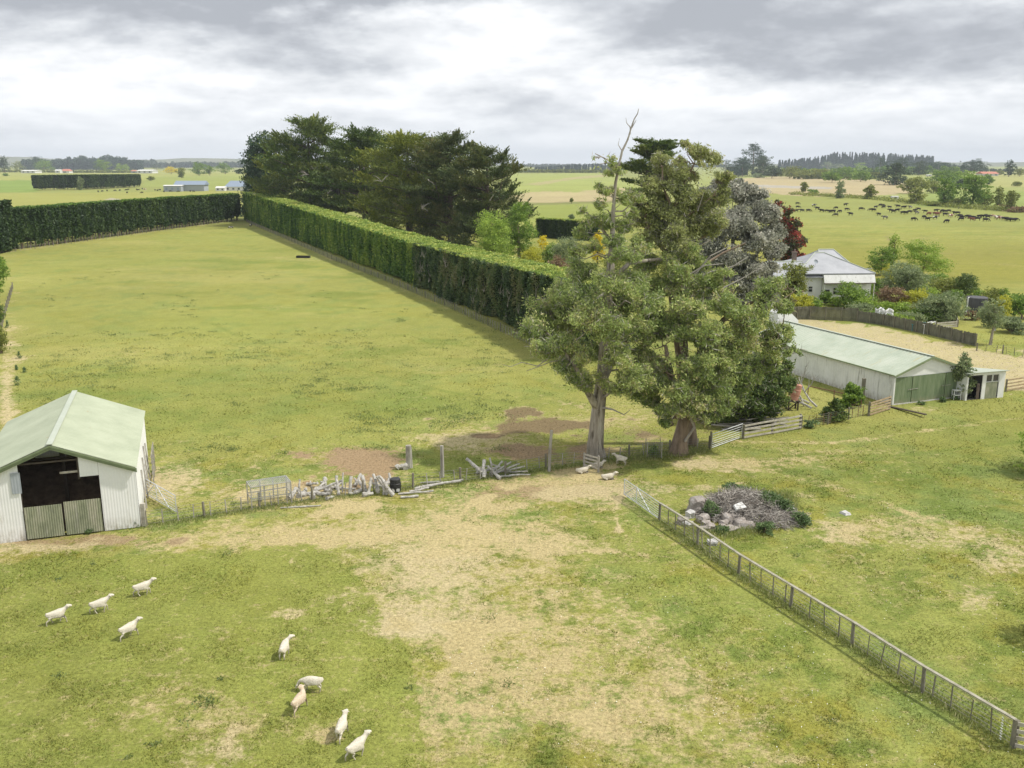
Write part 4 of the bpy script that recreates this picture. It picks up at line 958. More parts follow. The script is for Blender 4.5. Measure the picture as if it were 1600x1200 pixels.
# --- wire crate left of the log pile
def crate():
    A = flat(394, 797); B = flat(456, 787); d = B-A; L = d.length; a = math.atan2(d.y, d.x); root = empty('mesh_crate', A, a)
    tag(root, 'old netting covered wooden crate on legs at the left end of the log pile', 'crate')
    D, z0, z1 = 1.3, .75, 1.55
    for x in (0, L*.33, L*.66, L):
        for y in (0, D): m = MB(); m.beam((x,y,0),(x,y,z1), .07); m.build('leg', M_['old_wood'], root)
    m = MB()
    for z in (z0, z1):
        for y in (0, D): m.beam((0,y,z),(L,y,z), .05)
        for x in (0, L): m.beam((x,0,z),(x,D,z), .05)
    m.build('crate_frame', M_['old_wood'], root)
    m = MB(); k = .11
    n = int(L/k)
    for i in range(n+1): x = i*L/n; m.beam((x,-.03,z0-.1),(x,-.03,z1), .012); m.beam((x,0,z1+.03),(x,D,z1+.03), .012)
    for i in range(8): z = z0-.1+i*(z1-z0+.1)/7; m.beam((0,-.03,z),(L,-.03,z), .012); m.beam((L+.03,0,z),(L+.03,D,z), .012)
    for i in range(10): y = i*D/9; m.beam((0,y,z1+.03),(L,y,z1+.03), .012); m.beam((L+.03,y,z0),(L+.03,y,z1), .012)
    m.build('netting', M_['galv'], root)
crate()

# --- log pile: each piece its own object
rl = random.Random(21)
def log(px, py, L, r, az_, tilt, z=None, lab=None, cone=.8):
    c = flat(px, py); m = MB(); n = 6; L *= (.72 if abs(tilt) > .6 else 1.0); r *= (.68 if abs(tilt) > .6 else .85)
    pts = []; rs = []
    for i in range(n+1):
        t = i/n-.5; pts.append(Vector((t*L, rl.uniform(-.25,.25)*r, rl.uniform(-.25,.25)*r))); rs.append(r*(1-(1-cone)*i/n)*rl.uniform(.62,1.15))
    m.tube(pts, rs, 8)
    if rl.random() < .35: m.tube([pts[2], pts[2]+Vector((rl.uniform(-.2,.2), r*1.8, r*1.2))], [r*.5, r*.3], 6)
    zz = z if z is not None else max(r*.9, abs(math.sin(tilt))*L/2+r*.6)
    ob = m.build('log', M_['log_wood'], loc=(c.x, c.y, zz)); ob.rotation_euler = (0, -tilt, az_)
    tag(ob, lab or 'bleached grey log lying in the heap along the wire fence', 'log', 'bleached logs heaped along the fence'); return ob
for (px, py) in [(470,776),(478,768),(484,774),(490,779),(496,769),(500,763),(506,776),(512,770),(520,764),(508,757),(528,760),(516,780),(488,760),(560,772),(566,764),(592,762),(600,770),(606,758),(575,775)]:
    log(px, py, rl.uniform(.5, 1.2), rl.uniform(.14, .24), rl.uniform(-.7, 2.3), rl.uniform(-.2, .35))
for (px, py, L, r, az_, ti) in [(530,765,2.6,.13,-.35,.05),(512,768,2.2,.12,.3,.3),(528,772,1.9,.2,1.9,.95),(536,768,1.9,.12,1.6,1.1),(548,772,1.7,.2,1.5,1.15),(570,768,1.8,.22,2.0,.8),(578,772,1.7,.2,1.4,.9),(588,770,1.9,.23,2.1,1.0),(598,772,2.0,.2,2.6,.9),(604,774,2.3,.2,2.7,.85),(612,768,2.0,.2,2.0,.9),(640,778,1.2,.13,.2,.0),(560,758,1.4,.2,1.2,.7),(468,770,1.3,.13,1.5,1.2),(655,768,1.4,.12,.4,.1),(668,764,1.8,.12,.2,.15),(685,762,3.2,.13,.14,.12),(700,757,2.2,.10,.18,.1),(672,758,1.5,.1,-.4,.2),(650,772,2.4,.1,.15,.05)]:
    log(px, py, L, r, az_, ti)
log(458, 779, .9, .26, 1.2, .5, lab='short fat grey stump leaning on the right end of the mesh crate')
log(628, 733, .8, .28, .3, .2, lab='chunky pale stump standing beside the thick split post')
log(636, 732, .7, .24, 1.3, .3, lab='smaller pale stump tucked below the thick split post')
log(470, 793, 2.6, .07, .12, .02, lab='thin bare branch lying on the grass in front of the mesh crate')
for i, (px, py, L, r, az_, ti) in enumerate([(744,742,2.0,.2,2.5,.5),(756,744,1.6,.2,1.6,.6),(768,741,1.8,.12,1.9,1.0),(772,746,1.5,.18,2.3,.4),(762,739,1.3,.15,.3,.2),(782,741,1.9,.10,.5,.4),(790,742,2.2,.09,.2,.35),(798,741,2.2,.08,-.2,.3),(806,742,1.9,.08,-.5,.2),(786,738,1.8,.09,2.9,.3),(776,738,1.5,.13,.9,.4),(795,746,1.6,.1,.1,.1),(752,738,1.2,.16,1.0,.2),(812,744,1.6,.07,-.3,.1)]):
    ob = log(px, py, L, r, az_, ti, lab='bleached branch in the smaller heap left of the big pale trunk'); ob['group'] = 'bleached branches in the smaller heap'
# black barrel
m = MB(); m.tube([(0,0,0),(0,0,.05),(0,0,.3),(0,0,.33),(0,0,.62),(0,0,.65),(0,0,.92),(0,0,.95)], [.33,.37,.37,.40,.40,.37,.36,.32], 18); c = flat(618, 768); rt = empty('barrel', c); tag(rt, 'small black plastic barrel at the right end of the log pile', 'barrel'); m.build('drum', M_['black_plastic'], rt)
m = MB(); m.box((.22,-.34,.22), (.22,.03,.2)); m.build('patch', M_['white_plastic'], rt)
# leaning wooden hurdle by the trunk
rt = empty('hurdle', flat(912, 733), R(-38)); tag(rt, 'small wooden four rail hurdle leaning beside the big pale trunk', 'hurdle')
for i in range(4): m = MB(); m.beam((0,0,.35+i*.27),(1.25,0,.30+i*.27), .035, .12); m.build('rail', M_['board_wood'], rt)
for x_ in (0, 1.25): m = MB(); m.box((x_,.05,.62), (.13,.1,1.28)); m.build('upright', M_['old_wood'], rt)
# trough in the far paddock
rt = empty('trough', flat(474, 403), R(-8)); tag(rt, 'low black trough alone in the far part of the left paddock', 'trough')
m = MB(); m.box((0,0,.08), (3.2,1.0,.1))
for y_ in (-.48,.48): m.box((0,y_,.3), (3.2,.08,.45))
for x_ in (-1.56,1.56): m.box((x_,0,.3), (.08,.88,.45))
m.build('basin', M_['black_plastic'], rt)
# netting guard between the trees
rt = empty('tree_guard', flat(1021, 713)); tag(rt, 'square wire netting guard around a small green plant between the two big trunks', 'guard')
for x_ in (-.55,.55):
    for y_ in (-.45,.45): m = MB(); m.beam((x_,y_,0),(x_,y_,1.3), .06); m.build('stake', M_['old_wood'], rt)
for y_ in (-.45,.45):
    m = MB()
    for i in range(9): m.beam((-.55+i*.1375,y_,.05),(-.55+i*.1375,y_,1.2), .012)
    for i in range(7): m.beam((-.55,y_,.1+i*.18),(.55,y_,.1+i*.18), .012)
    m.build('netting', M_['wire'], rt)

# --- rubble and brush pile
rr = random.Random(31)
for i, (px, py, s, lab, mt_) in enumerate([
    (1087, 800, (.68,.6,.72), 'largest brown boulder, at the left end of the brush pile', 'rock'),(1078, 808, (.35,.3,.3), 'pale stone lodged under the largest boulder', 'concrete'),
    (1066, 818, (.45,.4,.3), 'flat topped stone leftmost of the rubble behind the rail fence', 'rock'),(1074, 821, (.35,.3,.25), 'pale lump touching the leftmost rubble stone', 'concrete'),
    (1097, 815, (.4,.35,.35), 'brownish stone between the largest boulder and the rail fence', 'rock'),(1104, 822, (.35,.3,.25), None, 'rock'),(1110, 826, (.5,.35,.25), None, 'rock'),(1100, 829, (.4,.3,.2), None, 'rock'),
    (1137, 817, (.4,.4,.45), None, 'rock'),(1147, 814, (.45,.35,.4), None, 'rock'),(1156, 822, (.7,.45,.35), 'long grey boulder at the front of the brush pile', 'rock'),(1166, 824, (.5,.4,.32), None, 'rock'),(1142, 829, (.5,.3,.22), 'flat pinkish slab lying in front of the brush pile', 'rock'),
    (1113, 850, (.35,.3,.2), 'lone whitish stone in the grass just behind the rail fence', 'concrete'),(1120, 808, (.5,.25,.15), None, 'rock'),(1131, 822, (.3,.3,.3), None, 'rock'),(1128, 826, (.25,.25,.2), None, 'rock'),
    (1234, 800, (.3,.3,.25), 'small stone at the right end of the brush pile', 'concrete'),(1321, 803, (.3,.25,.12), 'pale flat stone alone in the grass to the right of the brush pile', 'concrete')]):
    m = MB(); m.blob((0,0,s[2]*.45), s, rr, .22, 1); c = flat(px, py)
    ob = m.build('boulder' if s[0] > .42 else 'stone', M_[mt_], loc=c); ob.rotation_euler = (0, 0, rr.uniform(0, 3))
    tag(ob, lab or 'grey brown broken stone in the rubble at the foot of the brush pile', 'stone', 'broken stones around the brush pile')
m = MB(); m.slab([(-.35,-.2,0),(.35,-.25,0),(.3,.25,0),(-.3,.2,0)], (.03,-.02,.14)); c = flat(1153, 812); ob = m.build('slab', M_['far_white'], loc=(c.x, c.y, .85)); ob.rotation_euler = (.5, -.15, .4); tag(ob, 'bright white broken slab on top of the rubble by the brush', 'slab')
rg = np.random.default_rng(77)
def brush(c, rx, ry, h, n, label):
    root = c
    th = rg.uniform(0, 2*math.pi, n); rr_ = np.sqrt(rg.uniform(0, 1, n)); x = np.cos(th)*rr_*rx; y = np.sin(th)*rr_*ry
    z = h*(1-rr_**2)*rg.uniform(.25, 1.05, n)+.05
    L = rg.uniform(.5, 1.5, n)
    a = rand_dirs(rg, n); a[:, 2] *= .35; a /= np.linalg.norm(a, axis=1)[:, None]; m_ = rand_dirs(rg, n); b = np.cross(a, m_); b /= np.linalg.norm(b, axis=1)[:, None]
    wd_ = rg.uniform(.008, .022, n)
    p = np.stack([x, y, z], 1); V = np.empty((n, 4, 3)); V[:, 0] = p-a*L[:, None]/2-b*wd_[:, None]; V[:, 1] = p-a*L[:, None]/2+b*wd_[:, None]; V[:, 2] = p+a*L[:, None]/2+b*wd_[:, None]*.4; V[:, 3] = p+a*L[:, None]/2-b*wd_[:, None]*.4
    V[..., 2] = np.maximum(V[..., 2], .02)
    o = quad_mesh('brush_pile', V.reshape(-1, 3), L_['twigs'], tone=rg.uniform(0, 1, n), loc=root); tag(o, label, 'brush pile', kind=None)
brush(flat(1160, 800), 3.1, 2.3, 1.3, 8000, 'big heap of grey dead twigs and cuttings behind the rubble')
brush(flat(1200, 812), 2.3, 1.5, .6, 2400, 'low spread of grey twigs trailing off the right side of the big heap')

# --- animals
def skin(name, vs, es, rad, sub=2, mat=None):
    me = bpy.data.meshes.new(name); me.from_pydata(vs, es, []); o = bpy.data.objects.new(name, me); COL.objects.link(o)
    md = o.modifiers.new('s', 'SKIN'); md.use_smooth_shade = True; md.branch_smoothing = .6
    for i, r_ in enumerate(rad):
        sk = me.skin_vertices[0].data[i]; sk.radius = r_ if hasattr(r_, '__len__') else (r_, r_); sk.use_root = (i == 0)
    s = o.modifiers.new('b', 'SUBSURF'); s.levels = sub; s.render_levels = sub
    dg = bpy.context.evaluated_depsgraph_get(); ev = o.evaluated_get(dg); nm = bpy.data.meshes.new_from_object(ev)
    bpy.data.objects.remove(o); nm.name = name; nm.materials.clear(); nm.materials.append(mat)
    return nm
def quadruped(name, k, mat, pose='walk', turn=0.0, graze=0.0, phase=0, sub=2, cow=False, swing=1.0):
    """one continuous body facing +x; k scales everything"""
    V = []; E = []; Rr = []
    def v(p, r, parent=None):
        V.append(Vector(p)*k); Rr.append((r[0]*k, r[1]*k) if hasattr(r, '__len__') else r*k); i = len(V)-1
        if parent is not None: E.append((parent, i))
        return i
    zl = .28 if pose == 'lie' else .60
    bk = 1.28 if cow else 1.1; hz0 = -.17 if cow else 0
    pel = v((-.36, 0, zl+.01), (.185*bk, .20*bk)); mid = v((-.05, 0, zl-.04), (.25*bk, .245*bk), pel); sh = v((.25, 0, zl), (.205*bk, .215*bk), mid); v((-.52, 0, zl+.06), (.07, .08), pel)
    def hd(x, y, z):            # neck and head turn about the withers
        p = Vector((x-.33, y, z)); p.rotate(Matrix.Rotation(turn, 3, 'Z')); return (p.x+.33, p.y, p.z)
    nb = v((.40, 0, zl+.09-graze*.10), (.14, .155), sh)
    if graze > .5: n1 = v(hd(.56, 0, zl-.08), .085, nb); h0 = v(hd(.66, 0, zl-.27), .085, n1); h1 = v(hd(.74, 0, zl-.40), .06, h0); mz = v(hd(.80, 0, zl-.52), .042, h1)
    else: n1 = v(hd(.50, 0, zl+.19+hz0*.8), .105*bk, nb); h0 = v(hd(.57, 0, zl+.28+hz0), .10*bk, n1); h1 = v(hd(.69, 0, zl+.26+hz0), .078*bk, h0); mz = v(hd(.78, 0, zl+.20+hz0), .058*bk, h1)
    hz = V[h0]/k
    for s in (-1, 1):
        q = Vector((0, s*.12, .015)); q.rotate(Matrix.Rotation(turn, 3, 'Z')); v(hz+q+Vector((-.01, 0, 0)), .03, h0); 
        q = Vector((0, s*.175, -.01)); q.rotate(Matrix.Rotation(turn, 3, 'Z')); v(hz+q, .018, len(V)-1)
    sw = {0: (.12, -.10, -.10, .13), 1: (-.08, .12, .10, -.09), 2: (0, .02, .02, -.02)}[phase]
    sw = tuple(x*swing for x in sw)
    for s, kk in ((1, 0), (-1, 1)):
        y = s*.11
        if pose == 'lie':
            a = v((-.30, s*.17, .15), .09, pel); b_ = v((-.05, s*.24, .09), .045, a); v((-.22, s*.27, .05), .03, b_)
            a = v((.28, s*.13, .15), .075, sh); b_ = v((.45, s*.15, .07), .04, a); v((.28, s*.17, .05), .03, b_)
        else:
            d = sw[kk]; a = v((-.35+d*.2, y, .44), .085, pel); b_ = v((-.29+d*.7, y, .34), .055, a); c_ = v((-.42+d*1.1, y, .23), .034, b_); e = v((-.38+d*1.5, y, .06), .025, c_); v((-.355+d*1.55, y, .015), .03, e)
            d = sw[2+kk]; a = v((.27+d*.2, y, .42), .075, sh); b_ = v((.29+d*.9, y, .24), .036, a); e = v((.27+d*1.2, y, .06), .024, b_); v((.295+d*1.25, y, .015), .03, e)
    if cow:
        t = v((-.55, 0, .52), .02, pel); v((-.575, 0, .28), .022, t)
    else: v((-.56, 0, zl-.03), .03, pel)
    # parent of last chains inside pelvis
    return skin(name, V, E, Rr, sub, mat)
sheep_defs = [ # px, py(feet), heading deg (0 = right, 90 = away), phase, head turn, graze, pose, mat, label
 (90, 974, 33, 0, 0, 0, 'walk', 'sheep', 'white shorn sheep striding right, furthest left of the flock in the foreground'),
 (157, 957, 33, 1, 0, 0, 'walk', 'sheep', 'white sheep striding right, second of the three walking in line'),
 (224, 930, 30, 1, 0, 0, 'walk', 'sheep', 'white sheep leading the three walking in line, furthest back'),
 (202, 996, 52, 0, -.3, 0, 'walk', 'sheep', 'white sheep walking away below the line of three'),
 (445, 1026, 84, 2, -.9, 0, 'walk', 'sheep', 'lone white sheep seen from behind with its head turned right'),
 (488, 1080, 180, 2, -.2, 1, 'walk', 'sheep', 'white sheep grazing side on behind the tan one'),
 (468, 1110, 68, 0, .9, 0, 'walk', 'sheep_tan', 'tan dusty sheep seen from behind crossing in front of the grazing one'),
 (534, 1152, 80, 0, 0, 0, 'walk', 'sheep', 'white sheep walking straight away near the bottom edge'),
 (558, 1183, 48, 1, 0, 0, 'walk', 'sheep', 'white sheep walking up and right, nearest the bottom edge'),
 (910, 739, 12, 2, 0, 0, 'lie', 'sheep', 'sheep lying left of the small wooden hurdle by the big trunk'),
 (933, 731, 0, 2, .5, 0, 'lie', 'sheep', 'sheep lying mostly hidden behind the small wooden hurdle'),
 (950, 749, 4, 2, 0, 0, 'lie', 'sheep', 'sheep lying in the open in front of the big pale trunk'),
 (970, 726, 155, 2, .3, 0, 'walk', 'sheep', 'sheep standing in the shade to the right of the big pale trunk')]
cache = {}
for (px, py, hd_, ph, tn, gz, pose, mt_, lab) in sheep_defs:
    me_ = quadruped('sheep', 1.0, M_[mt_], pose, tn, gz, ph)
    o = bpy.data.objects.new('sheep', me_); COL.objects.link(o); c = flat(px, py); kx = .93 if pose == 'walk' else .95
    o.location = (c.x, c.y, 0); o.rotation_euler = (0, 0, R(hd_)); o.scale = (kx, kx, kx)
    tag(o, lab, 'sheep', 'sheep in the near paddock')
cow_me = {}
def cow(px, py, kind, hd_, k=1.0, label=None, group=None, z0=None, posev=0):
    key = (kind, posev)
    if key not in cow_me: cow_me[key] = quadruped('cow', 1.85, M_[kind], 'walk', 0, posev % 2, [2, 0, 1][posev % 3], 1, True)
    c = G(px, py); o = bpy.data.objects.new('cow' if k > .7 else 'calf', cow_me[key]); COL.objects.link(o); o.location = (c.x, c.y, c.z-.02); o.rotation_euler = (0, 0, R(hd_)); o.scale = (k*1.12, k*1.4, k*.98)
    tag(o, label, 'cow' if k > .7 else 'calf', group); return o
rc = random.Random(8)
S = 1/5.333
c4 = [(1312,735),(1315,765),(1303,797),(1348,797),(1403,797),(1475,778),(1512,798),(1555,798),(1590,803)]
c5 = [(113,745),(33,772),(10,803),(65,803),(123,785),(30,832),(153,826),(243,782),(322,788),(345,792),(365,765),(400,748),(425,752),(430,765),(478,767),(388,827),(548,760),(608,765),(595,768),(490,798),(508,805),(545,795),(590,815),(612,815),(645,807),(690,795),(720,783),(775,803),(680,870),(765,852),(800,868),(868,797),(920,800),(940,803),(970,800),(1020,815),(1045,817),(945,830),(957,887),(1062,843),(1080,850),(1078,868),(1130,848),(1150,852),(1175,855),(1210,868),(1230,848),(1250,845),(1280,842),(1300,850),(1280,877),(1435,866),(1455,872),(1475,873),(1500,875),(1527,873)]
cows = [(1000+x*S, 180+y*S) for x, y in c4]+[(1300+x*S, 180+y*S) for x, y in c5]
for (x, y) in cows: cow(x, y+2.0, 'cow_black', rc.choice([0, 180])+rc.uniform(-35, 35), rc.uniform(.95, 1.12), 'black cow in the loose herd strung across the right hand paddock', 'black cattle of the right hand herd', posev=rc.choice([0, 1, 1, 2, 3]))
for (x, y, kd, lab) in [(1450-1600, 752, 'cow_pied', 'black and white cow at the back left of the herd'),(440,857,'cow_pied','black cow with white patches on its own in front of the herd'),(650,767,'cow_pied','black and white cow at the back of the herd near its middle'),(705,815,'cow_pied','large white patched cow in the middle of the herd'),(860,857,'cow_pied','black and white cow standing in front of the brown ones'),
    (810,822,'cow_brown','reddish brown cow with head down in the middle right of the herd'),(860,823,'cow_brown','reddish brown cow bunched beside the black ones'),(880,828,'cow_brown','dark brown cow behind the small pied one'),(990,842,'cow_brown_pied','pale brown and white cow in the middle right of the herd'),(1165,872,'cow_brown','dark brown cow in the bunch towards the right of the herd'),
    (1340,848,'cow_brown_pied','mostly white cow heading the right hand bunch'),(1375,855,'cow_pied','white and black cow inside the right hand bunch'),(1390,862,'cow_brown_pied','brown and white cow inside the right hand bunch'),(1412,862,'cow_brown','brown cow just left of the last black ones')]:
    cow(1300+x*S, 180+y*S+2, kd, rc.choice([0, 180])+rc.uniform(-30, 30), 1.05, lab, posev=rc.choice([0, 1, 2]))
for (x, y) in [(615,478),(640,476),(720,472),(750,470),(790,468),(803,465),(795,485),(855,465),(890,460),(887,485),(970,468),(985,470),(1000,468),(1025,478),(1065,476),(1115,478),(1190,476),(1210,478),(670,472),(865,468)]:
    cow(x/4, 180+y/4+1, 'cow_black', rc.uniform(0, 360), 1.0, 'tiny dark cow in the distant herd beyond the left hedge', 'distant cattle beyond the left hedge', posev=rc.choice([0, 1]))
cow(905/4, 180+464/4+1, 'cow_brown_pied', 10, 1.0, 'pale cow among the distant dark cattle', posev=1)
cow(361, 357.5, 'cow_pied', 200, .68, 'black and white calf in the far corner of the left paddock', posev=1)
cow(392, 354, 'cow_pied', 80, .66, 'black and white calf against the fence at the far end of the hedge', posev=0)
cow(1594, 335, 'cow_black', 0, 1.0, 'black cow cut off by the right edge beyond the herd') if False else None
# ---------------------------------------------------------------- foliage tools
def clumpy(rg, clumps, n, sub=10, spread=.42, flat=.85, hollow=.45):
    """leaf points hung in sub-clumps over the surfaces of ellipsoid clumps (x,y,z,rx,ry,rz)"""
    cl = np.array(clumps, float); wgt = (cl[:, 3]*cl[:, 5])**1.0; wgt /= wgt.sum(); P_ = []; T = []; SUBS = []
    for c, w_ in zip(cl, wgt):
        m = max(20, int(n*w_)); ns = max(3, int(sub*rg.uniform(.7, 1.3)))
        d = rand_dirs(rg, ns); d[:, 2] = np.where(d[:, 2] < -.3, d[:, 2]*.5, d[:, 2]); rr = rg.uniform(hollow, 1.0, ns)[:, None]
        sc = c[:3]+d*rr*c[3:6]; SUBS.append(sc); st = rg.uniform(-.16, .16, ns); ct = rg.uniform(-.08, .08)
        k = rg.integers(0, ns, m); sr = spread*rg.uniform(.6, 1.2, ns)[k][:, None]
        q = rand_dirs(rg, m)*(np.cbrt(rg.uniform(0, 1, m))*.75+np.abs(rg.normal(0, .38, m)))[:, None]
        p = sc[k]+q*sr*c[3:6]*np.array([1, 1, flat])
        P_.append(p); T.append(.45+ct+st[k]+rg.normal(0, .16, m))
    return np.concatenate(P_), np.clip(np.concatenate(T), 0, 1), SUBS
def cull(pts, sc, thr, seed):
    """mask that opens ragged gaps in a crown"""
    x, y, z = pts[:, 0]/sc, pts[:, 1]/sc, pts[:, 2]/sc
    return (fbm(x+z*.6, y-z*.8, seed, 3, .6)*.5+fbm(z*1.3+x*.3, x-y*.7, seed+3, 3, .6)*.5) > thr
def limbs(mb, trunk, clumps, rg, r0=.12, nseg=4, wig=.08, low=.25):
    tr = [Vector(p) for p in trunk]
    for c in clumps:
        c = Vector(c[:3]); best = min((((p-c).length+max(0, p.z-c.z)*2.2), i) for i, p in enumerate(tr))[1]
        a = tr[best]; L = (c-a).length; pts = [a]
        for i in range(1, nseg+1):
            t = i/nseg; q = a.lerp(c, t); q.z += -L*.10*math.sin(t*math.pi); q += Vector(rg.normal(0, 1, 3))*L*wig*(1 if i < nseg else .3); pts.append(q)
        r = min(r0, .018*L+.03)
        mb.tube(pts, [r*(1-.75*i/nseg) for i in range(nseg+1)], 5, cap=False)
def twigs(mb, clumps, subs, rg, r=.02, frac=1.0):
    for c, ss in zip(clumps, subs):
        for s in ss:
            if rg.random() > frac: continue
            a = Vector(c[:3]); b = Vector(s); m = a.lerp(b, .5)+Vector(rg.normal(0, 1, 3))*(b-a).length*.12; mb.tube([a, m, b], [r*1.4, r, r*.5], 3, cap=False)
def crown_clumps(rg, shape, H, W, base=.28, nclump=14):
    out = []
    for i in range(nclump):
        t = (i+rg.uniform(.2, .8))/nclump; th = rg.uniform(0, 2*math.pi)
        if shape == 'cone': z = base+(1-base)*t*.97; rad = (1-t)**.85*.40; cr = .12+.22*(1-t); rz = .12
        elif shape == 'column': z = base+(1-base)*t*.93; rad = .5*(1-abs(2*t-1)**2.5)*.6; cr = .26; rz = .12
        elif shape == 'flat': z = .62+.30*t; rad = .62*rg.uniform(.2, 1)**.5*(.62 if t > .7 else .72); cr = .20; rz = .055
        elif shape == 'wide': z = .18+.62*t; rad = .5*math.sqrt(max(.05, 1-(t*.9)**2))*rg.uniform(.3, .85); cr = .2; rz = .16
        elif shape == 'bush': z = .12+.62*t; rad = .5*math.sqrt(max(.05, 1-(t*.85)**2))*rg.uniform(.2, .8); cr = .22; rz = .2
        else: z = base+(1-base)*(.10+.74*t); rad = .5*math.sin(math.pi*(.12+.8*t))**.8*rg.uniform(.25, .8); cr = .2; rz = .12
        cr *= rg.uniform(.75, 1.25)
        out.append((math.cos(th)*rad*W*.8, math.sin(th)*rad*W*.8, z*H, cr*W, cr*W, rz*H*rg.uniform(.8, 1.2)))
    if shape == 'cone': out.append((0, 0, H*.93, W*.06, W*.06, H*.07))
    else: out.append((0, 0, H*(.5+base*.3), W*.3, W*.3, H*.25))
    return out
seedn = [100]
def tree(label, px, pb, pt, wpx, leaf='green', shape='round', n=None, name='tree', cat='tree', base=.28, ncl=14, group=None, trunk='bark_rough', ls=None, loc=None, asp=1.0, sparse=1.0, tr=None, sub=9, depth=1.0):
    seedn[0] += 1; rg = np.random.default_rng(seedn[0]); c = loc if loc is not None else G(px, pb); k = mpp(c); H = (pb-pt)*k*1.0; W = wpx*k
    cl = crown_clumps(rg, shape, H*.97, W*1.12, base, int(ncl*1.5))
    area = (pb-pt)*wpx*.75; l_ = ls or max(.10, min(1.7, k*2.3)); n = n or int(min(26000, max(900, area*(k/l_)**2*16)))*sparse
    n = int(n)
    cl = [q if q[2] > q[5]*.5 or base > .2 else (q[0], q[1], q[5]*.6, q[3], q[4], q[5]) for q in cl]; pts, tone, subs = clumpy(rg, cl, n, int(sub*2.2), .36)
    kp = cull(pts, max(.5, W*.09), .44, seedn[0]); pts = pts[kp]; tone = tone[kp]
    if pts[:, 2].min() < 0: pts[:, 2] = np.abs(pts[:, 2])+.02
    V = leaves(pts, rg, l_, l_*.55)
    if name == 'shrub' or name == 'bush' or H < 2.2:
        root = empty(name, c); tag(root, label, cat, group)
        mb = MB()
        for q in cl[:7]: mb.tube([(0, 0, -.02), (q[0]*.4, q[1]*.4, q[2]*.45), (q[0], q[1], q[2])], [.03*W+.02, .02*W+.01, .01], 4, cap=False)
        mb.build('stem', M_[trunk], root)
    else:
        root = empty(name, c); tag(root, label, cat, group); mb = MB(); r = tr or max(.12, .022*H)
        top = H*(.93 if shape == 'cone' else .7); lean = rg.normal(0, .02, 2)*H
        tp = [(0, 0, -.1), (lean[0]*.3, lean[1]*.3, top*.3), (lean[0]*.6, lean[1]*.6, top*.6), (lean[0], lean[1], top)]
        mb.tube(tp, [r*1.25, r, r*.75, r*.25], 8, cap=False)
        if H > 4 and shape != 'cone': limbs(mb, tp, cl, rg, r*.45)
        mb.build('trunk', M_[trunk], root, smooth=True)
    quad_mesh('crown' if name not in ('shrub', 'bush') else 'foliage', V, L_[leaf], tone=tone, parent=root)
    return root

# ---------------------------------------------------------------- the two big eucalypts (clumps: px, py, radius px, depth offset m)
def big_tree(name, label, base, trunkpx, limbspx, clumps, leafname, n, seed, tr0, extra=(), bark='bark_pale', ls=(.24, .07), twf=.8, droop=-.55, rough=0, spread=.46, grow=1.13, thr=.455):
    rg = np.random.default_rng(seed); c = flat(*base); root = empty(name, c); tag(root, label, 'tree'); y0 = c.y
    def W_(px, py, dy=0.0):
        p = P(px, py, y0+dy); return p-c
    mb = MB(); tp = []
    for (px, py, r, dy) in trunkpx: tp.append((W_(px, py, dy), r))
    # flare and ribs at the foot
    pts = [p for p, r in tp]; rs = [r for p, r in tp]
    pts[0] = Vector((0, 0, -.1))
    mb.tube(pts, rs, 14, cap=False)
    allp = list(pts)
    for lb in limbspx:
        q = [W_(px, py, dy) for (px, py, r, dy) in lb]; mb.tube(q, [r for (_, _, r, _) in lb], 8, cap=False); allp += q
        for a, b in zip(q[:-1], q[1:]): allp.append(a.lerp(b, .5))
    dens = []
    for a, b in zip(pts[:-1], pts[1:]): dens.append(a.lerp(b, .5))
    allp += dens
    cl = []
    for (px, py, r, dy) in clumps:
        p = W_(px, py, dy); rm = r*grow*mpp((0, y0+dy, p.z)); cl.append((p.x, p.y, p.z, rm, rm*1.0, rm*.82))
    limbs(mb, allp[1:], cl, rg, .16, 5, .07)
    lp, tone, subs = clumpy(rg, cl, int(n*1.35), 26, spread, .9, .12); kp = cull(lp, 1.3, thr, seed); lp = lp[kp]; tone = tone[kp]; tone = np.clip(tone+(fbm(lp[:, 0]/1.1+lp[:, 2]/1.4, lp[:, 1]/1.1, seed+9, 3)-.5)*.7, 0, 1)
    twigs(mb, cl, subs, rg, .02, twf*.45)
    mb.build('trunk', M_[bark], root, smooth=True)
    V = leaves(lp, rg, ls[0], ls[1], bias=(0, 0, droop), bw=.45)
    quad_mesh('crown', V, L_[leafname], tone=tone, parent=root)
    m_ = int(n*.09); sel = rg.integers(0, len(lp), m_); quad_mesh('fine_twigs', leaves(lp[sel]+rg.normal(0, .12, (m_, 3)), rg, .6, .03, bias=(0, 0, .3), bw=.3), L_['twigs'], tone=rg.uniform(0, 1, m_), parent=root)
    for e in extra:
        for ln_ in e[1]: q = MB(); q.tube([W_(*a[:2], a[3]) for a in ln_], [a[2] for a in ln_], 5); q.build('dead_limb', M_[e[0]], root)
    return root, c
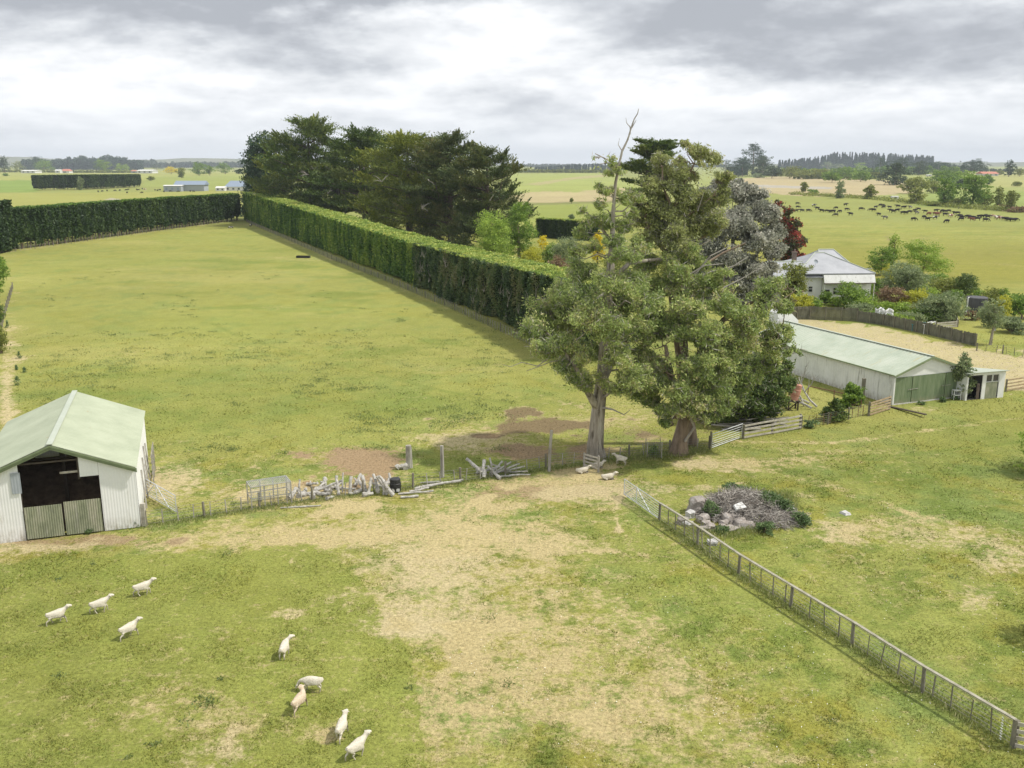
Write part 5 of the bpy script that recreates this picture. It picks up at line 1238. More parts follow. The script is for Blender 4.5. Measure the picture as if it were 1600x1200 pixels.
A_cl = [(972,315,12,.6),(986,350,14,1),(998,310,10,1),(945,300,10,0),(1000,385,16,1),(955,272,9,.5),(940,345,12,0),(985,300,9,1),(905,590,18,-1),(892,572,22,-2),(918,605,12,-1),(1020,600,18,-2),(838,515,26,-1),(858,492,28,1),(872,540,28,-2),(850,545,20,-3),(888,505,30,2),(905,470,32,0),(880,455,22,3),(930,500,34,-3),(905,555,26,-2),(925,545,26,2),(960,470,30,3),(905,425,24,1),(900,395,14,0),
        (948,440,28,-2),(985,440,26,1),(1010,410,24,3),(975,400,22,-2),(1005,475,30,-3),(1035,450,22,2),(1000,520,28,0),(1025,500,26,3),(965,560,26,-3),(990,590,26,-3),(965,605,24,-2),(1000,615,18,-1),(945,590,16,-2),(1015,575,24,2),(960,520,30,-4),
        (925,345,17,0),(905,365,12,1),(955,350,15,1),(940,320,12,0),(948,255,13,0),(930,245,9,0),(968,268,9,0),(960,300,9,1),(935,290,7,0),(975,355,14,2),(908,330,9,-1),(960,380,16,0),(925,385,14,2),(985,330,12,2),(1060,425,18,1),(1080,395,16,2),(1045,405,16,2)]
A_tr = [(932,716,.84,0),(930,697,.64,0),(933,660,.55,0),(937,620,.50,0),(942,575,.42,0),(946,520,.42,.3),(950,465,.36,.5),(954,420,.30,.6),(957,375,.20,.6),(958,330,.14,.6),(962,285,.11,.6),(968,255,.09,.6)]
A_lb = [[(935,640,.35,0),(918,612,.24,-1),(900,575,.18,-2),(878,545,.12,-2),(855,520,.07,-2)],
        [(940,600,.28,0),(960,560,.2,1),(990,510,.15,2),(1010,470,.1,2),(1035,450,.06,2)],
        [(945,530,.25,0),(920,500,.16,1),(900,470,.12,1),(890,450,.07,1)],
        [(952,440,.2,.5),(985,410,.16,1),(1030,405,.12,2),(1075,395,.09,3),(1110,375,.05,3)],
        [(938,625,.14,-.3),(955,612,.1,-1),(985,608,.07,-2),(1010,600,.03,-2)],
        [(957,380,.14,.6),(935,350,.09,.6),(915,330,.05,.6)],[(966,262,.1,.6),(950,250,.05,.6),(930,240,.03,.6)]]
A_dead = ('twig_grey', [[(966,262,.10,.6),(972,236,.085,.5),(981,218,.07,.6),(986,200,.055,.6),(991,186,.045,.6),(996,178,.035,.6),(998,170,.025,.6)],[(972,236,.04,.5),(966,226,.025,.5),(968,216,.012,.5)],[(986,200,.04,.6),(979,192,.025,.6),(978,184,.012,.6)],[(980,218,.05,.6),(985,208,.04,.6),(984,196,.02,.6)],[(987,200,.04,.6),(994,188,.02,.6)],
    [(878,545,.06,-2),(840,572,.04,-2),(815,566,.03,-2),(798,573,.02,-2),(786,570,.015,-2)],[(890,560,.06,-2),(862,565,.04,-2),(838,574,.03,-2),(822,580,.015,-2)],[(1010,600,.05,-2),(1000,585,.04,-2),(975,575,.02,-2)],
    [(948,455,.1,.2),(928,470,.06,-.5),(932,485,.03,-1)],[(1085,430,.08,2),(1110,400,.05,2),(1140,385,.03,2)],[(1060,440,.07,2),(1100,415,.05,2),(1130,412,.02,2)],
    [(938,636,.10,-.3),(958,640,.06,-1),(975,648,.04,-1),(985,640,.02,-1)],[(900,560,.05,-2),(870,585,.02,-3)]])
big_tree('eucalyptus_tree', 'tall pale trunked eucalyptus with open crown and a bare dead spike at its top', (932,716), A_tr, A_lb, A_cl, 'euc', 160000, 1, .8, [A_dead])
B_cl = [(1040,340,24,0),(1060,300,20,0),(1085,270,19,0),(1090,238,13,0),(1110,250,11,0),(1065,250,12,1),(1030,250,11,1),(1020,290,14,0),(1040,275,15,1),(1010,320,16,0),(1120,285,14,0),(1135,275,8,0),(1115,310,16,1),(1085,320,20,2),(1130,300,8,1),(1055,370,22,-1),(1020,375,16,0),(1095,355,20,1),(1120,345,14,0),(1000,345,12,1),(1070,225,6,0),(1030,310,14,2)]
M_cl = [(1000,560,20,-1),(1005,595,18,-1),(1018,628,14,-2),(1035,640,16,-2),(1108,622,20,-1),(1110,648,14,-1),(1145,600,22,1),(1090,530,22,0),(1012,540,20,-2),(1022,575,20,-2),(1030,520,20,-1),(1020,480,18,0),(1012,610,12,-2),(1055,430,16,0),(1095,655,14,-2),(1120,642,18,-1),(1040,662,9,-3),(1078,640,14,-3),(1135,625,20,0),(1040,555,26,-3),(1030,600,22,-3),(1060,610,26,-4),(1085,575,28,-4),(1050,520,26,-2),(1075,490,26,-2),(1110,520,28,-3),(1120,560,28,-2),(1095,630,20,-3),(1065,640,18,-3),(1115,600,26,-2),(1040,640,14,-4),
        (1140,480,26,-2),(1165,500,28,-1),(1150,540,28,-1),(1185,470,24,0),(1205,450,20,0),(1230,450,18,1),(1245,470,14,0),(1180,520,26,1),(1205,540,24,1),(1225,520,18,1),(1235,550,14,0),(1190,570,24,2),(1160,585,28,1),(1130,440,22,1),(1100,450,24,1),(1065,450,22,1),(1225,480,16,0),(1090,410,20,2),(1255,455,8,1)]
B_lb0 = [[(1070,655,.5,0),(1078,610,.36,0),(1090,560,.3,0),(1110,525,.25,-1),(1130,500,.2,-1),(1160,480,.14,0),(1200,460,.08,0)],
        [(1060,650,.4,0),(1055,610,.28,-1),(1045,570,.2,-2),(1040,540,.12,-2)],[(1066,652,.45,0),(1085,600,.3,1),(1120,560,.2,1),(1170,545,.14,1),(1215,530,.07,1)],
        [(1078,620,.12,-1),(1058,600,.09,-2),(1045,590,.06,-3),(1040,575,.03,-3)]]
big_tree('eucalyptus_tree', 'bushy leaning tree with a short stout shaggy trunk, to the right of the pale one', (1060,708), [(1060,708,.88,0),(1062,690,.60,0),(1066,668,.48,0),(1070,652,.44,0),(1072,600,.35,0),(1070,550,.28,.5),(1068,500,.2,.5),(1066,455,.1,.5)], B_lb0, M_cl, 'euc', 170000, 2, .8,
   [('twig_grey', [[(1075,648,.09,-1),(1068,620,.06,-2),(1080,600,.03,-2)],[(1070,690,.12,-.6),(1085,668,.1,-.8),(1078,650,.08,-.9),(1070,640,.05,-.9)],[(1066,655,.06,-2),(1058,600,.05,-3),(1072,585,.03,-3)],[(1130,450,.06,0),(1160,435,.04,0),(1185,420,.02,0)],[(1250,545,.04,0),(1262,548,.02,0)]])], bark='bark_rough', ls=(.25, .085))
big_tree('eucalyptus_tree', 'third tall olive leaved eucalyptus whose thin crown rises behind the shaggy trunk', (1080,694), [(1080,694,.6,0),(1070,620,.45,0),(1062,550,.36,0),(1052,480,.3,0),(1045,420,.24,0),(1045,370,.2,0),(1052,330,.15,0),(1068,290,.1,0),(1085,255,.06,0)],
   [[(1045,400,.18,0),(1020,370,.12,0),(1008,340,.08,0),(1015,310,.05,0)],[(1048,350,.14,0),(1085,330,.09,1),(1115,305,.06,0),(1130,285,.03,0)],[(1052,330,.1,0),(1035,290,.07,0),(1035,260,.04,0)],[(1048,440,.16,0),(1090,420,.12,1),(1130,395,.09,2),(1165,380,.05,2)],[(1046,415,.1,0),(1090,375,.07,1),(1130,355,.04,1)],[(1050,460,.12,0),(1110,440,.09,1),(1150,425,.05,2)]], B_cl, 'euc_olive', 80000, 3, .5,
   [('twig_grey', [[(1045,440,.08,-1),(1090,440,.06,-1),(1140,420,.05,-1),(1170,400,.03,-1)],[(1065,445,.08,-1),(1110,425,.06,-1),(1160,412,.03,-1)],[(1050,330,.06,0),(1040,300,.04,0),(1050,280,.02,0)],[(1090,330,.05,0),(1100,300,.03,0)]])], bark='bark_rough', ls=(.26, .08), spread=.60, thr=.43, grow=1.22)
# dark evergreen behind to the right of the second trunk
rg = np.random.default_rng(44)
big_tree('evergreen_tree', 'dense dark evergreen filling the shade between the shaggy trunk and the red drum', (1160,655), [(1160,655,.4,0),(1160,610,.3,0),(1158,560,.2,0),(1156,520,.1,0)], [], [(1100,655,16,0),(1125,662,16,-1),(1212,600,16,0),(1150,570,26,0),(1110,630,22,0),(1130,600,28,-1),(1150,630,28,-2),(1175,605,28,-1),(1195,625,26,-2),(1215,600,22,0),(1202,640,16,-1),(1165,560,26,0),(1195,570,22,0),(1140,650,16,-2),(1215,622,10,0),(1220,575,16,1),(1180,650,16,-2)], 'euc_dark', 100000, 5, .4, thr=.38, bark='bark_dark', ls=(.26, .13), droop=0.1)
# silver leaved tree
cS = flat(1150, 520)
big_tree('silver_tree', 'silvery grey leaved round tree behind the eucalypts, left of the farmhouse', (1150,520), [(1150,520,.5,0),(1150,460,.4,0),(1145,400,.3,0),(1145,340,.12,0)], [[(1150,450,.25,0),(1120,400,.18,0),(1090,350,.1,0)],[(1148,440,.25,0),(1180,400,.18,0),(1205,370,.08,0)]],
   [(1090,330,24,-2),(1115,305,22,0),(1145,300,22,-1),(1170,310,20,0),(1190,335,22,-1),(1210,365,16,0),(1208,395,16,0),(1185,380,26,-3),(1150,350,30,-3),(1115,360,28,-3),(1090,385,24,-2),(1130,400,30,-4),(1170,420,26,-3),(1200,425,16,-1),(1140,440,28,-3),(1100,430,24,-2),(1175,450,20,-2),(1075,350,16,-1),(1155,290,12,0),(1065,395,16,-1),(1110,470,20,-2),(1205,345,10,0),(1150,475,18,-2)], 'silver', 130000, 6, .5, thr=.40, bark='bark_dark', ls=(.34, .18), droop=0)
big_tree('copper_tree', 'narrow dark red leaved tree beside the silver tree above the farmhouse roof', (1232,440), [(1232,440,.35,0),(1230,380,.22,0),(1228,340,.1,0)], [], [(1215,322,8,0),(1232,330,10,0),(1240,350,10,0),(1225,345,9,0),(1232,370,14,0),(1245,362,8,0),(1228,395,15,0),(1240,400,12,0),(1222,360,10,0),(1236,383,12,-1),(1225,415,12,0),(1248,378,10,0),(1244,410,10,0),(1240,432,12,0),(1216,338,8,0)], 'red', 26000, 7, .3, bark='bark_dark', ls=(.5, .3), droop=0)

# ---------------------------------------------------------------- hedges
def hedge(label, base, tops, width, leafF, leafT, n, seed, name='hedge', gap=.5, stems=0, rough=.5, core='dark_in', ls=.32, jag=.25, leafE=None, lsf=1.0, topj=.3, bare=0):
    """base: ground points along the near foot (world); tops: heights; width: depth behind the foot (to the right of the run)"""
    rg = np.random.default_rng(seed); base = [Vector(b) for b in base]; o = base[0].copy(); root = empty(name, o); tag(root, label, 'hedge')
    width_sign = -1 if width < 0 else 1; seg = [(a-o, b-o, ha, hb) for a, b, ha, hb in zip(base[:-1], base[1:], tops[:-1], tops[1:])]
    Ls = [(b-a).length for a, b, _, _ in seg]; tot = sum(Ls); cum = np.cumsum([0]+Ls)
    pa = np.array([[p.x, p.y] for p in [s[0] for s in seg]+[seg[-1][1]]]); hs = np.array(tops)
    def at(s):
        x = np.interp(s, cum, pa[:, 0]); y = np.interp(s, cum, pa[:, 1]); h = np.interp(s, cum, hs)
        i = np.clip(np.searchsorted(cum, s, side='right')-1, 0, len(seg)-1)
        d = np.array([[(b-a).x/(b-a).length, (b-a).y/(b-a).length] for a, b, _, _ in seg])[i]
        return x, y, h, d
    def disp(s, z, k): return (fbm(s/1.4, z/4.5, seed, 3)-.5)*1.3*rough*k+(fbm(s/6, z/7, seed+5, 2)-.5)*1.2*rough
    # core
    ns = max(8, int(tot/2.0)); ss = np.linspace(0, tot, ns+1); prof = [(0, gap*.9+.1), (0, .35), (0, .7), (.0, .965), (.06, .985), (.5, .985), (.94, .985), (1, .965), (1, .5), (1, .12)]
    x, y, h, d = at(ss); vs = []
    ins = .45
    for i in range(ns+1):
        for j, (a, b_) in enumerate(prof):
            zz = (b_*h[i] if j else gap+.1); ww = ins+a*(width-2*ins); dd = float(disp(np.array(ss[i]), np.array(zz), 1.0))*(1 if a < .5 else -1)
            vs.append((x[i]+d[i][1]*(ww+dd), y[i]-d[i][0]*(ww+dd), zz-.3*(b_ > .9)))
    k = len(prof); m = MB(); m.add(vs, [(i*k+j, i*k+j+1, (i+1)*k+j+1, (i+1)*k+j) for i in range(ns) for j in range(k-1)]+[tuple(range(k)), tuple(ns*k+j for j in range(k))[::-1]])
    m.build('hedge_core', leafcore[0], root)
    def place(s, z, w, dn):
        x, y, h, d = at(s); nx, ny = d[:, 1], -d[:, 0]
        return np.stack([x+nx*(w+dn), y+ny*(w+dn), z], 1)
    # front and back faces, top, ends
    nF = int(n*.56); nT = int(n*.27); nB = int(n*.10); nE = n-nF-nT-nB
    # denser close to the reader of the hedge is not needed: leaf size follows distance instead
    s = rg.uniform(0, tot, nF); hh = at(s)[2]; bot = gap*(.4+1.3*vnoise(s/1.1, s*0, seed+9)); z = bot+(hh-bot)*rg.uniform(0, 1, nF)
    df = disp(s, z, 1.8)+rg.normal(0, .12, nF)-np.abs(rg.normal(0, jag, nF))*.4; p1 = place(s, z, ins*.6, df)
    t1 = .46+(fbm(s/.7, z/4.5, seed+3, 3)-.5)*1.9+(fbm(s/9, z/9, seed+8, 2)-.5)*.7+rg.normal(0, .13, nF)
    s2 = rg.uniform(0, tot, nB); h2 = at(s2)[2]; z2 = h2*rg.uniform(.05, 1, nB); p2 = place(s2, z2, width-ins*.6, -disp(s2, z2, 1.0)+rg.normal(0, .12, nB))
    s3 = rg.uniform(0, tot, nT); h3 = at(s3)[2]; w3 = rg.uniform(0, 1, nT)*width; bump = (fbm(s3/2.2, w3/2.2, seed+12, 3)-.5)*topj*2; p3 = place(s3, h3*.985+bump+rg.normal(0, .07, nT)+.0, w3, (fbm(s3/1.4, s3*0, seed+2, 2)-.5)*.5)
    t3 = .45+(fbm(s3/1.5, w3/1.5, seed+4, 3)-.5)*1.0+rg.normal(0, .15, nT)
    nE = max(nE, 1); se = np.where(rg.uniform(0, 1, nE) < .5, 0.02, tot-.02); he = at(se)[2]; ze = he*rg.uniform(gap/8, 1, nE); pe = place(se, ze, rg.uniform(0, 1, nE)*width, 0)
    di = at(se)[3]; sg = np.where(se < 1, -1, 1)[:, None]; pe[:, :2] += di*sg*(rg.normal(.1, .2, nE))[:, None]
    pF = np.concatenate([p1, p2, pe]); tF = np.clip(np.concatenate([t1, rg.uniform(.2, .7, nB), .4+rg.normal(0, .15, nE)]), 0, 1)
    dist = np.hypot(pF[:, 0]+o.x, pF[:, 1]+o.y); lz = ls*np.maximum(1, dist/130)**.9*lsf
    quad_mesh('foliage', leaves(pF, rg, lz, lz*.6, bias=(0, 0, .5), bw=.3), L_[leafF], tone=tF, parent=root)
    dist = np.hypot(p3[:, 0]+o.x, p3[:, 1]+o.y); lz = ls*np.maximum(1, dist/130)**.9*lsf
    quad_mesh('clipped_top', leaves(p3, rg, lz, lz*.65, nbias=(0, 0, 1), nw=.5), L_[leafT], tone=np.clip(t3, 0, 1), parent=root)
    st = min(stems, 99)
    for i in range(st):
        sss = np.array([tot*(i+.5+rg.uniform(-.3, .3))/st]); q = place(sss, np.array([0.]), .7+rg.uniform(0, .6), 0)[0]; m = MB()
        rr_ = rg.uniform(.12, .22)*(tot/st/2.6)**.4; m.tube([(q[0], q[1], -.05), (q[0]+rg.uniform(-.2, .2), q[1], gap+1.2)], [rr_*1.2, rr_], 5); m.build('stem', M_['bark_dark'] if i % 3 else M_['bark_rough'], root)
    if bare:
        for i in range(min(bare, 90)):
            m = MB(); s_ = rg.uniform(0, tot); z_ = rg.uniform(1, 6)
            q = place(np.array([s_]), np.array([z_]), 0, -.1)[0]; a = Vector(q)
            for j in range(3): b_ = a+Vector((rg.uniform(-.5, .5), rg.uniform(-.5, .5), rg.uniform(.5, 1.6))); m.tube([a, (a+b_)/2+Vector(rg.normal(0, .08, 3)), b_], [.04, .03, .012], 4)
            m.build('bare_twig', M_['twig_grey'], root)
    return root
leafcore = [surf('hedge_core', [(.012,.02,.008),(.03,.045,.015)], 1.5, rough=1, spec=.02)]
def foot(lst): return [flat(*p) for p in lst]
def hts(pts, tops):                      # height from the pixel of the clipped edge straight above each foot
    return [ (p[1]-t)*mpp((0, flat(*p).y, 4)) for p, t in zip(pts, tops)]
offx = lambda pts, d: [p+Vector((d, d*.35, 0)) for p in pts]
f1 = [(893,566),(800,519),(745,494),(690,470),(640,448)]; 
h1 = [8.9, 8.5, 8.2, 8.1, 7.9]
hedge('rougher olive section of the tall clipped hedge nearest the big trees, with pale bare twigs', offx(foot(f1), 1.0), h1, 6.3, 'hedge_old', 'hedge_top_lit', 120000, 11, gap=.2, rough=1.05, bare=60, ls=.26)
f2 = [(640,448),(600,431),(560,416),(520,400),(480,384),(440,368),(410,356),(378,344)]
hedge('long smooth clipped green hedge along the right side of the left paddock', offx(foot(f2), 1.0), [7.9,8.1,8.3,8.8,9.3,9.8,10.2,10.8], 6.5, 'hedge', 'hedge_top_lit', 150000, 12, gap=.35, rough=.5, ls=.28)
f3 = [(23,391),(100,381),(200,367),(290,355),(374,344)]
hedge('far clipped dark hedge closing the top of the left paddock, bare stems along its foot', [p+Vector((.2, 1.2, 0)) for p in foot(f3)][::-1], [10.6,10.6,10.6,10.4,10.2][::-1], 5.0, 'hedge_dark', 'hedge', 90000, 13, gap=1.9, stems=90, rough=.5, ls=.30)
f4 = [(-60,402),(0,397),(22,392)]
hedge('taller darker end of hedge cut off by the left edge', [p+Vector((.5, 1, 0)) for p in foot(f4)][::-1], [12.4,12.6,12.8][::-1], 6, 'hedge_dark', 'hedge_dark', 20000, 14, gap=.5, rough=1.0, ls=.3)
f5 = [(57,297.5),(140,296),(221,292)]
hedge('distant dark block of clipped shelter hedge standing alone in the far fields', [G(*p) for p in f5][::-1], [12.6, 12.6, 11.8][::-1], 9, 'hedge_dark', 'hedge_dark', 26000, 15, gap=2.2, stems=50, rough=1.2, ls=.26)
f6 = [(838,371),(880,374),(925,377)]
hedge('dark clipped garden hedge with yellowish top beyond the pale green trees', [p+Vector((0, 1, 0)) for p in foot(f6)][::-1], [5.6]*3, 3.5, 'hedge_dark', 'hedge_top_lit', 22000, 16, gap=.1, rough=.6, ls=.26)
f7 = [(1142,274.5),(1168,273.5)]
hedge('far dark clipped hedge left of the tall far conifers', [G(*p) for p in f7][::-1], [15,15], 10, 'hedge_dark', 'hedge_dark', 7000, 17, gap=.2, rough=1, ls=.25)

# ---------------------------------------------------------------- macrocarpas behind the hedge: layered plates of foliage
def macro(label, px, pb, pt, wpx, seed, leaf='cyp', n=42000, plates=46, low=.16, tone0=.45, name='macrocarpa_tree', flat_top=False, dead=3, dy=0, leanx=0):
    rg = np.random.default_rng(seed); c = G(px, pb); c.z = 0; k = mpp(c); H = (pb-pt)*k; W = wpx*k*(1.0 if flat_top else 1.42); root = empty(name, c); tag(root, label, 'tree', None)
    P_ = []; T = []; B = []; mb = MB(); r = .028*H
    tp = [Vector((0,0,-.1)), Vector((leanx*.2, 0, H*.3)), Vector((leanx*.5, 0, H*.6)), Vector((leanx, 0, H*.94))]; mb.tube(tp, [r*1.3, r, r*.7, r*.15], 8, cap=False)
    if not flat_top:
        for _ in range(2): 
            a = Vector((0, 0, H*.12)); d = rg.uniform(-1, 1); mb.tube([a, a+Vector((d*W*.1, 0, H*.25)), a+Vector((d*W*.2, rg.uniform(-2, 2), H*.62))], [r*.6, r*.45, r*.15], 6, cap=False)
    cnt = []
    for i in range(plates):
        t = (i+rg.uniform(0, 1))/plates; th = rg.uniform(0, 2*math.pi)
        if flat_top: z = .62+.34*t if rg.random() < .75 else rg.uniform(.25, .6); reach = .5*(1-max(0, z-.8)*2.0)*rg.uniform(.3, 1)
        else: z = low+(1-low)*t; reach = .5*(math.sin(math.pi*min(1, (.30+.62*t)))**.6)*rg.uniform(.45, 1.12)*(1 if t < .7 else (1-(t-.7)*1.5))
        R_ = max(.05, reach)*W; up = .10+.10*rg.random()
        # several sub plates along each branch, tilting upward at the tips
        c0 = Vector((tp[2].x*z, 0, z*H-R_*.28)); tip = Vector((math.cos(th)*R_+tp[2].x*z, math.sin(th)*R_, z*H)); mb.tube([c0, c0.lerp(tip, .5)+Vector((0,0,-.2)), tip], [r*.28, r*.16, .04], 5, cap=False)
        ns = 5; m = int(n/plates); ct = rg.uniform(-.14, .14)
        for j in range(ns):
            f = .40+.64*j/ns; q = c0.lerp(tip, f); rad = W*(.085+.06*rg.random())*(1.25-.5*abs(f-.75)); mm_ = m//ns
            off = rg.normal(0, 1, 2)*R_*.16
            a = rg.uniform(0, 2*math.pi, mm_); rr = np.sqrt(rg.uniform(0, 1, mm_))*rad*(1+.35*np.sin(a*5+rg.uniform(0, 6)))
            x = q.x+off[0]+np.cos(a)*rr; y = q.y+off[1]+np.sin(a)*rr
            z_ = q.z+rg.uniform(-.2, .6)+rr*.30+rg.normal(0, .006*H, mm_)-np.abs(rg.normal(0, .007*H, mm_))
            P_.append(np.stack([x, y, z_], 1)); T.append(tone0+ct+rg.normal(0, .13, mm_)+.10*rg.uniform(-1, 1))
            B.append(np.stack([np.cos(a)*.8, np.sin(a)*.8, np.full(mm_, .55)], 1))
        for j in range(9):                 # upswept tips beyond the plate
            a0 = th+rg.normal(0, .55); q = 70; L0 = rg.uniform(1.6, 3.8); t_ = rg.uniform(0, 1, q)**.8; sp_ = (1-t_)*.55+.08
            b0 = c0.lerp(tip, rg.uniform(.75, 1.05)); dx, dy, dz = math.cos(a0)*.75, math.sin(a0)*.75, rg.uniform(.35, .95)*(.15 if flat_top else 1)
            P_.append(np.stack([b0.x+dx*L0*t_, b0.y+dy*L0*t_, b0.z+.3+dz*L0*t_], 1)+rg.normal(0, 1, (q, 3))*sp_[:, None]*.6); T.append(tone0+ct+.1+rg.normal(0, .12, q)); B.append(np.tile([dx, dy, dz], (q, 1)))
    P_ = np.concatenate(P_); B = np.concatenate(B); T = np.clip(np.concatenate(T), 0, 1)
    l_ = max(.35, k*2.5)
    mb.build('trunk', M_['bark_dark'], root, smooth=True)
    quad_mesh('crown', leaves(P_, rg, l_*1.25, l_*.48, bias=B, bw=.62, nbias=(0, 0, 1), nw=.55), L_[leaf], tone=T, parent=root)
    if dead:
        for i in range(dead):
            m = MB(); a = Vector((rg.uniform(-.3, .3)*W, -.38*W, H*rg.uniform(.3, .75)))
            for j in range(5): b_ = a+Vector((rg.uniform(-2.4, 2.4), rg.uniform(-1.5, .5), rg.uniform(-.8, 2))); m.tube([a, a.lerp(b_, .5)+Vector((0,0,.3)), b_], [.12, .08, .03], 4)
            m.build('dead_limb', M_['twig_grey'], root)
    return root
mac = [(488,352,196,118,31,'cyp','tallest macrocarpa at the left of the dark row, ragged many pointed top',52,0),
       (572,366,212,100,32,'cyp','macrocarpa second in the dark row behind the tallest one',44,0),
       (640,378,220,128,33,'cyp_lit','broad brighter green macrocarpa in the middle of the dark row',56,1),
       (705,384,223,104,34,'cyp_grey','brownish macrocarpa right of the broad bright one',48,0),
       (762,392,240,96,35,'cyp_grey','last macrocarpa at the right end of the dark row, drooping lower tips',44,0),
       (530,352,226,80,36,'cyp','macrocarpa wedged behind and between the two leftmost tall ones',36,0),
       (445,346,250,70,37,'cyp_lit','low spreading macrocarpa in front of the dark green pine',32,0),
       (600,356,221,70,39,'cyp','macrocarpa top showing behind the second and middle ones',34,0),
       (675,362,221,76,40,'cyp_grey','macrocarpa standing behind the broad bright one',34,0)]
for (px, pb, pt, w_, sd, lf, lab, pl, dd) in mac: macro(lab, px, pb, pt, w_, sd, lf, plates=int(pl*1.0), n=46000 if pl > 40 else 30000, dead=2)
macro('flat topped dark macrocarpa behind the crown of the eucalypts', 1012, 385, 219, 92, 38, 'cyp', n=30000, plates=40, flat_top=True, dead=0)
# red-brown dying spray
tree('dense dark green pine at the left end of the row behind the hedge corner', 416, 342, 209, 66, 'pine', 'column', name='pine_tree', base=.05, ncl=26, n=26000, ls=.8, trunk='bark_dark')
tree('smaller dark green pine beside the hedge corner, left of the first pine', 398, 338, 226, 34, 'pine', 'cone', name='pine_tree', base=.05, ncl=20, n=9000, ls=.8, trunk='bark_dark')
# dark undergrowth at the foot of the row
for i, (px, pb, pt, w_) in enumerate([(470,350,322,60),(530,358,328,70),(600,372,336,80),(665,385,348,80),(722,396,362,50),(690,380,330,60)]):
    tree('dark shaded undergrowth bush between the trunks of the macrocarpa row', px, pb, pt, w_, 'cyp_grey', 'bush', name='bush', cat='bush', ncl=10, n=4500, group='undergrowth bushes below the macrocarpa row')

# ---------------------------------------------------------------- garden between the hedge and the eucalypts
tree('bright light green leafy tree right behind the clipped hedge top', 768, 425, 319, 82, 'fresh', 'wide', base=.1, ncl=16, n=22000)
tree('mid green rounded tree just right of the bright light green one', 812, 418, 304, 62, 'green', 'round', base=.1, n=15000)
tree('feathery yellow green shrub beside the hedge top', 832, 424, 378, 50, 'gold', 'bush', name='shrub', cat='shrub', n=6000)
tree('small dark shrub covered in bright yellow flowers', 848, 400, 364, 20, 'yellow', 'round', name='shrub', cat='shrub', n=900)
tree('soft grey green shrub right of the yellow flowered one', 885, 428, 358, 62, 'grey', 'bush', name='shrub', cat='shrub', n=9000)
tree('reddish brown twiggy shrub at the edge of the clipped hedge top', 872, 446, 394, 46, 'brown', 'bush', name='shrub', cat='shrub', n=6000)
tree('green shrub tucked in below the light green tree', 862, 418, 372, 36, 'green', 'bush', name='shrub', cat='shrub', n=4000)
tree('golden flowering small tree seen through the crown of the pale eucalyptus', 934, 412, 362, 24, 'yellow', 'column', n=3000, base=.1)
tree('tiny grey tree alone in the field above the dark garden hedge', 893, 346, 334, 12, 'grey', 'round', n=700)
tree('dark shrub by the far fence of the tan crop strip', 893, 318.5, 309, 6, 'olive', 'round', n=300)
tree('bushy green shrub mass behind the pale eucalyptus trunk', 960, 440, 388, 70, 'olive', 'bush', name='shrub', cat='shrub', n=7000)
tree('olive shrub mass behind the shaggy tree', 1040, 450, 380, 70, 'olive', 'bush', name='shrub', cat='shrub', n=7000)

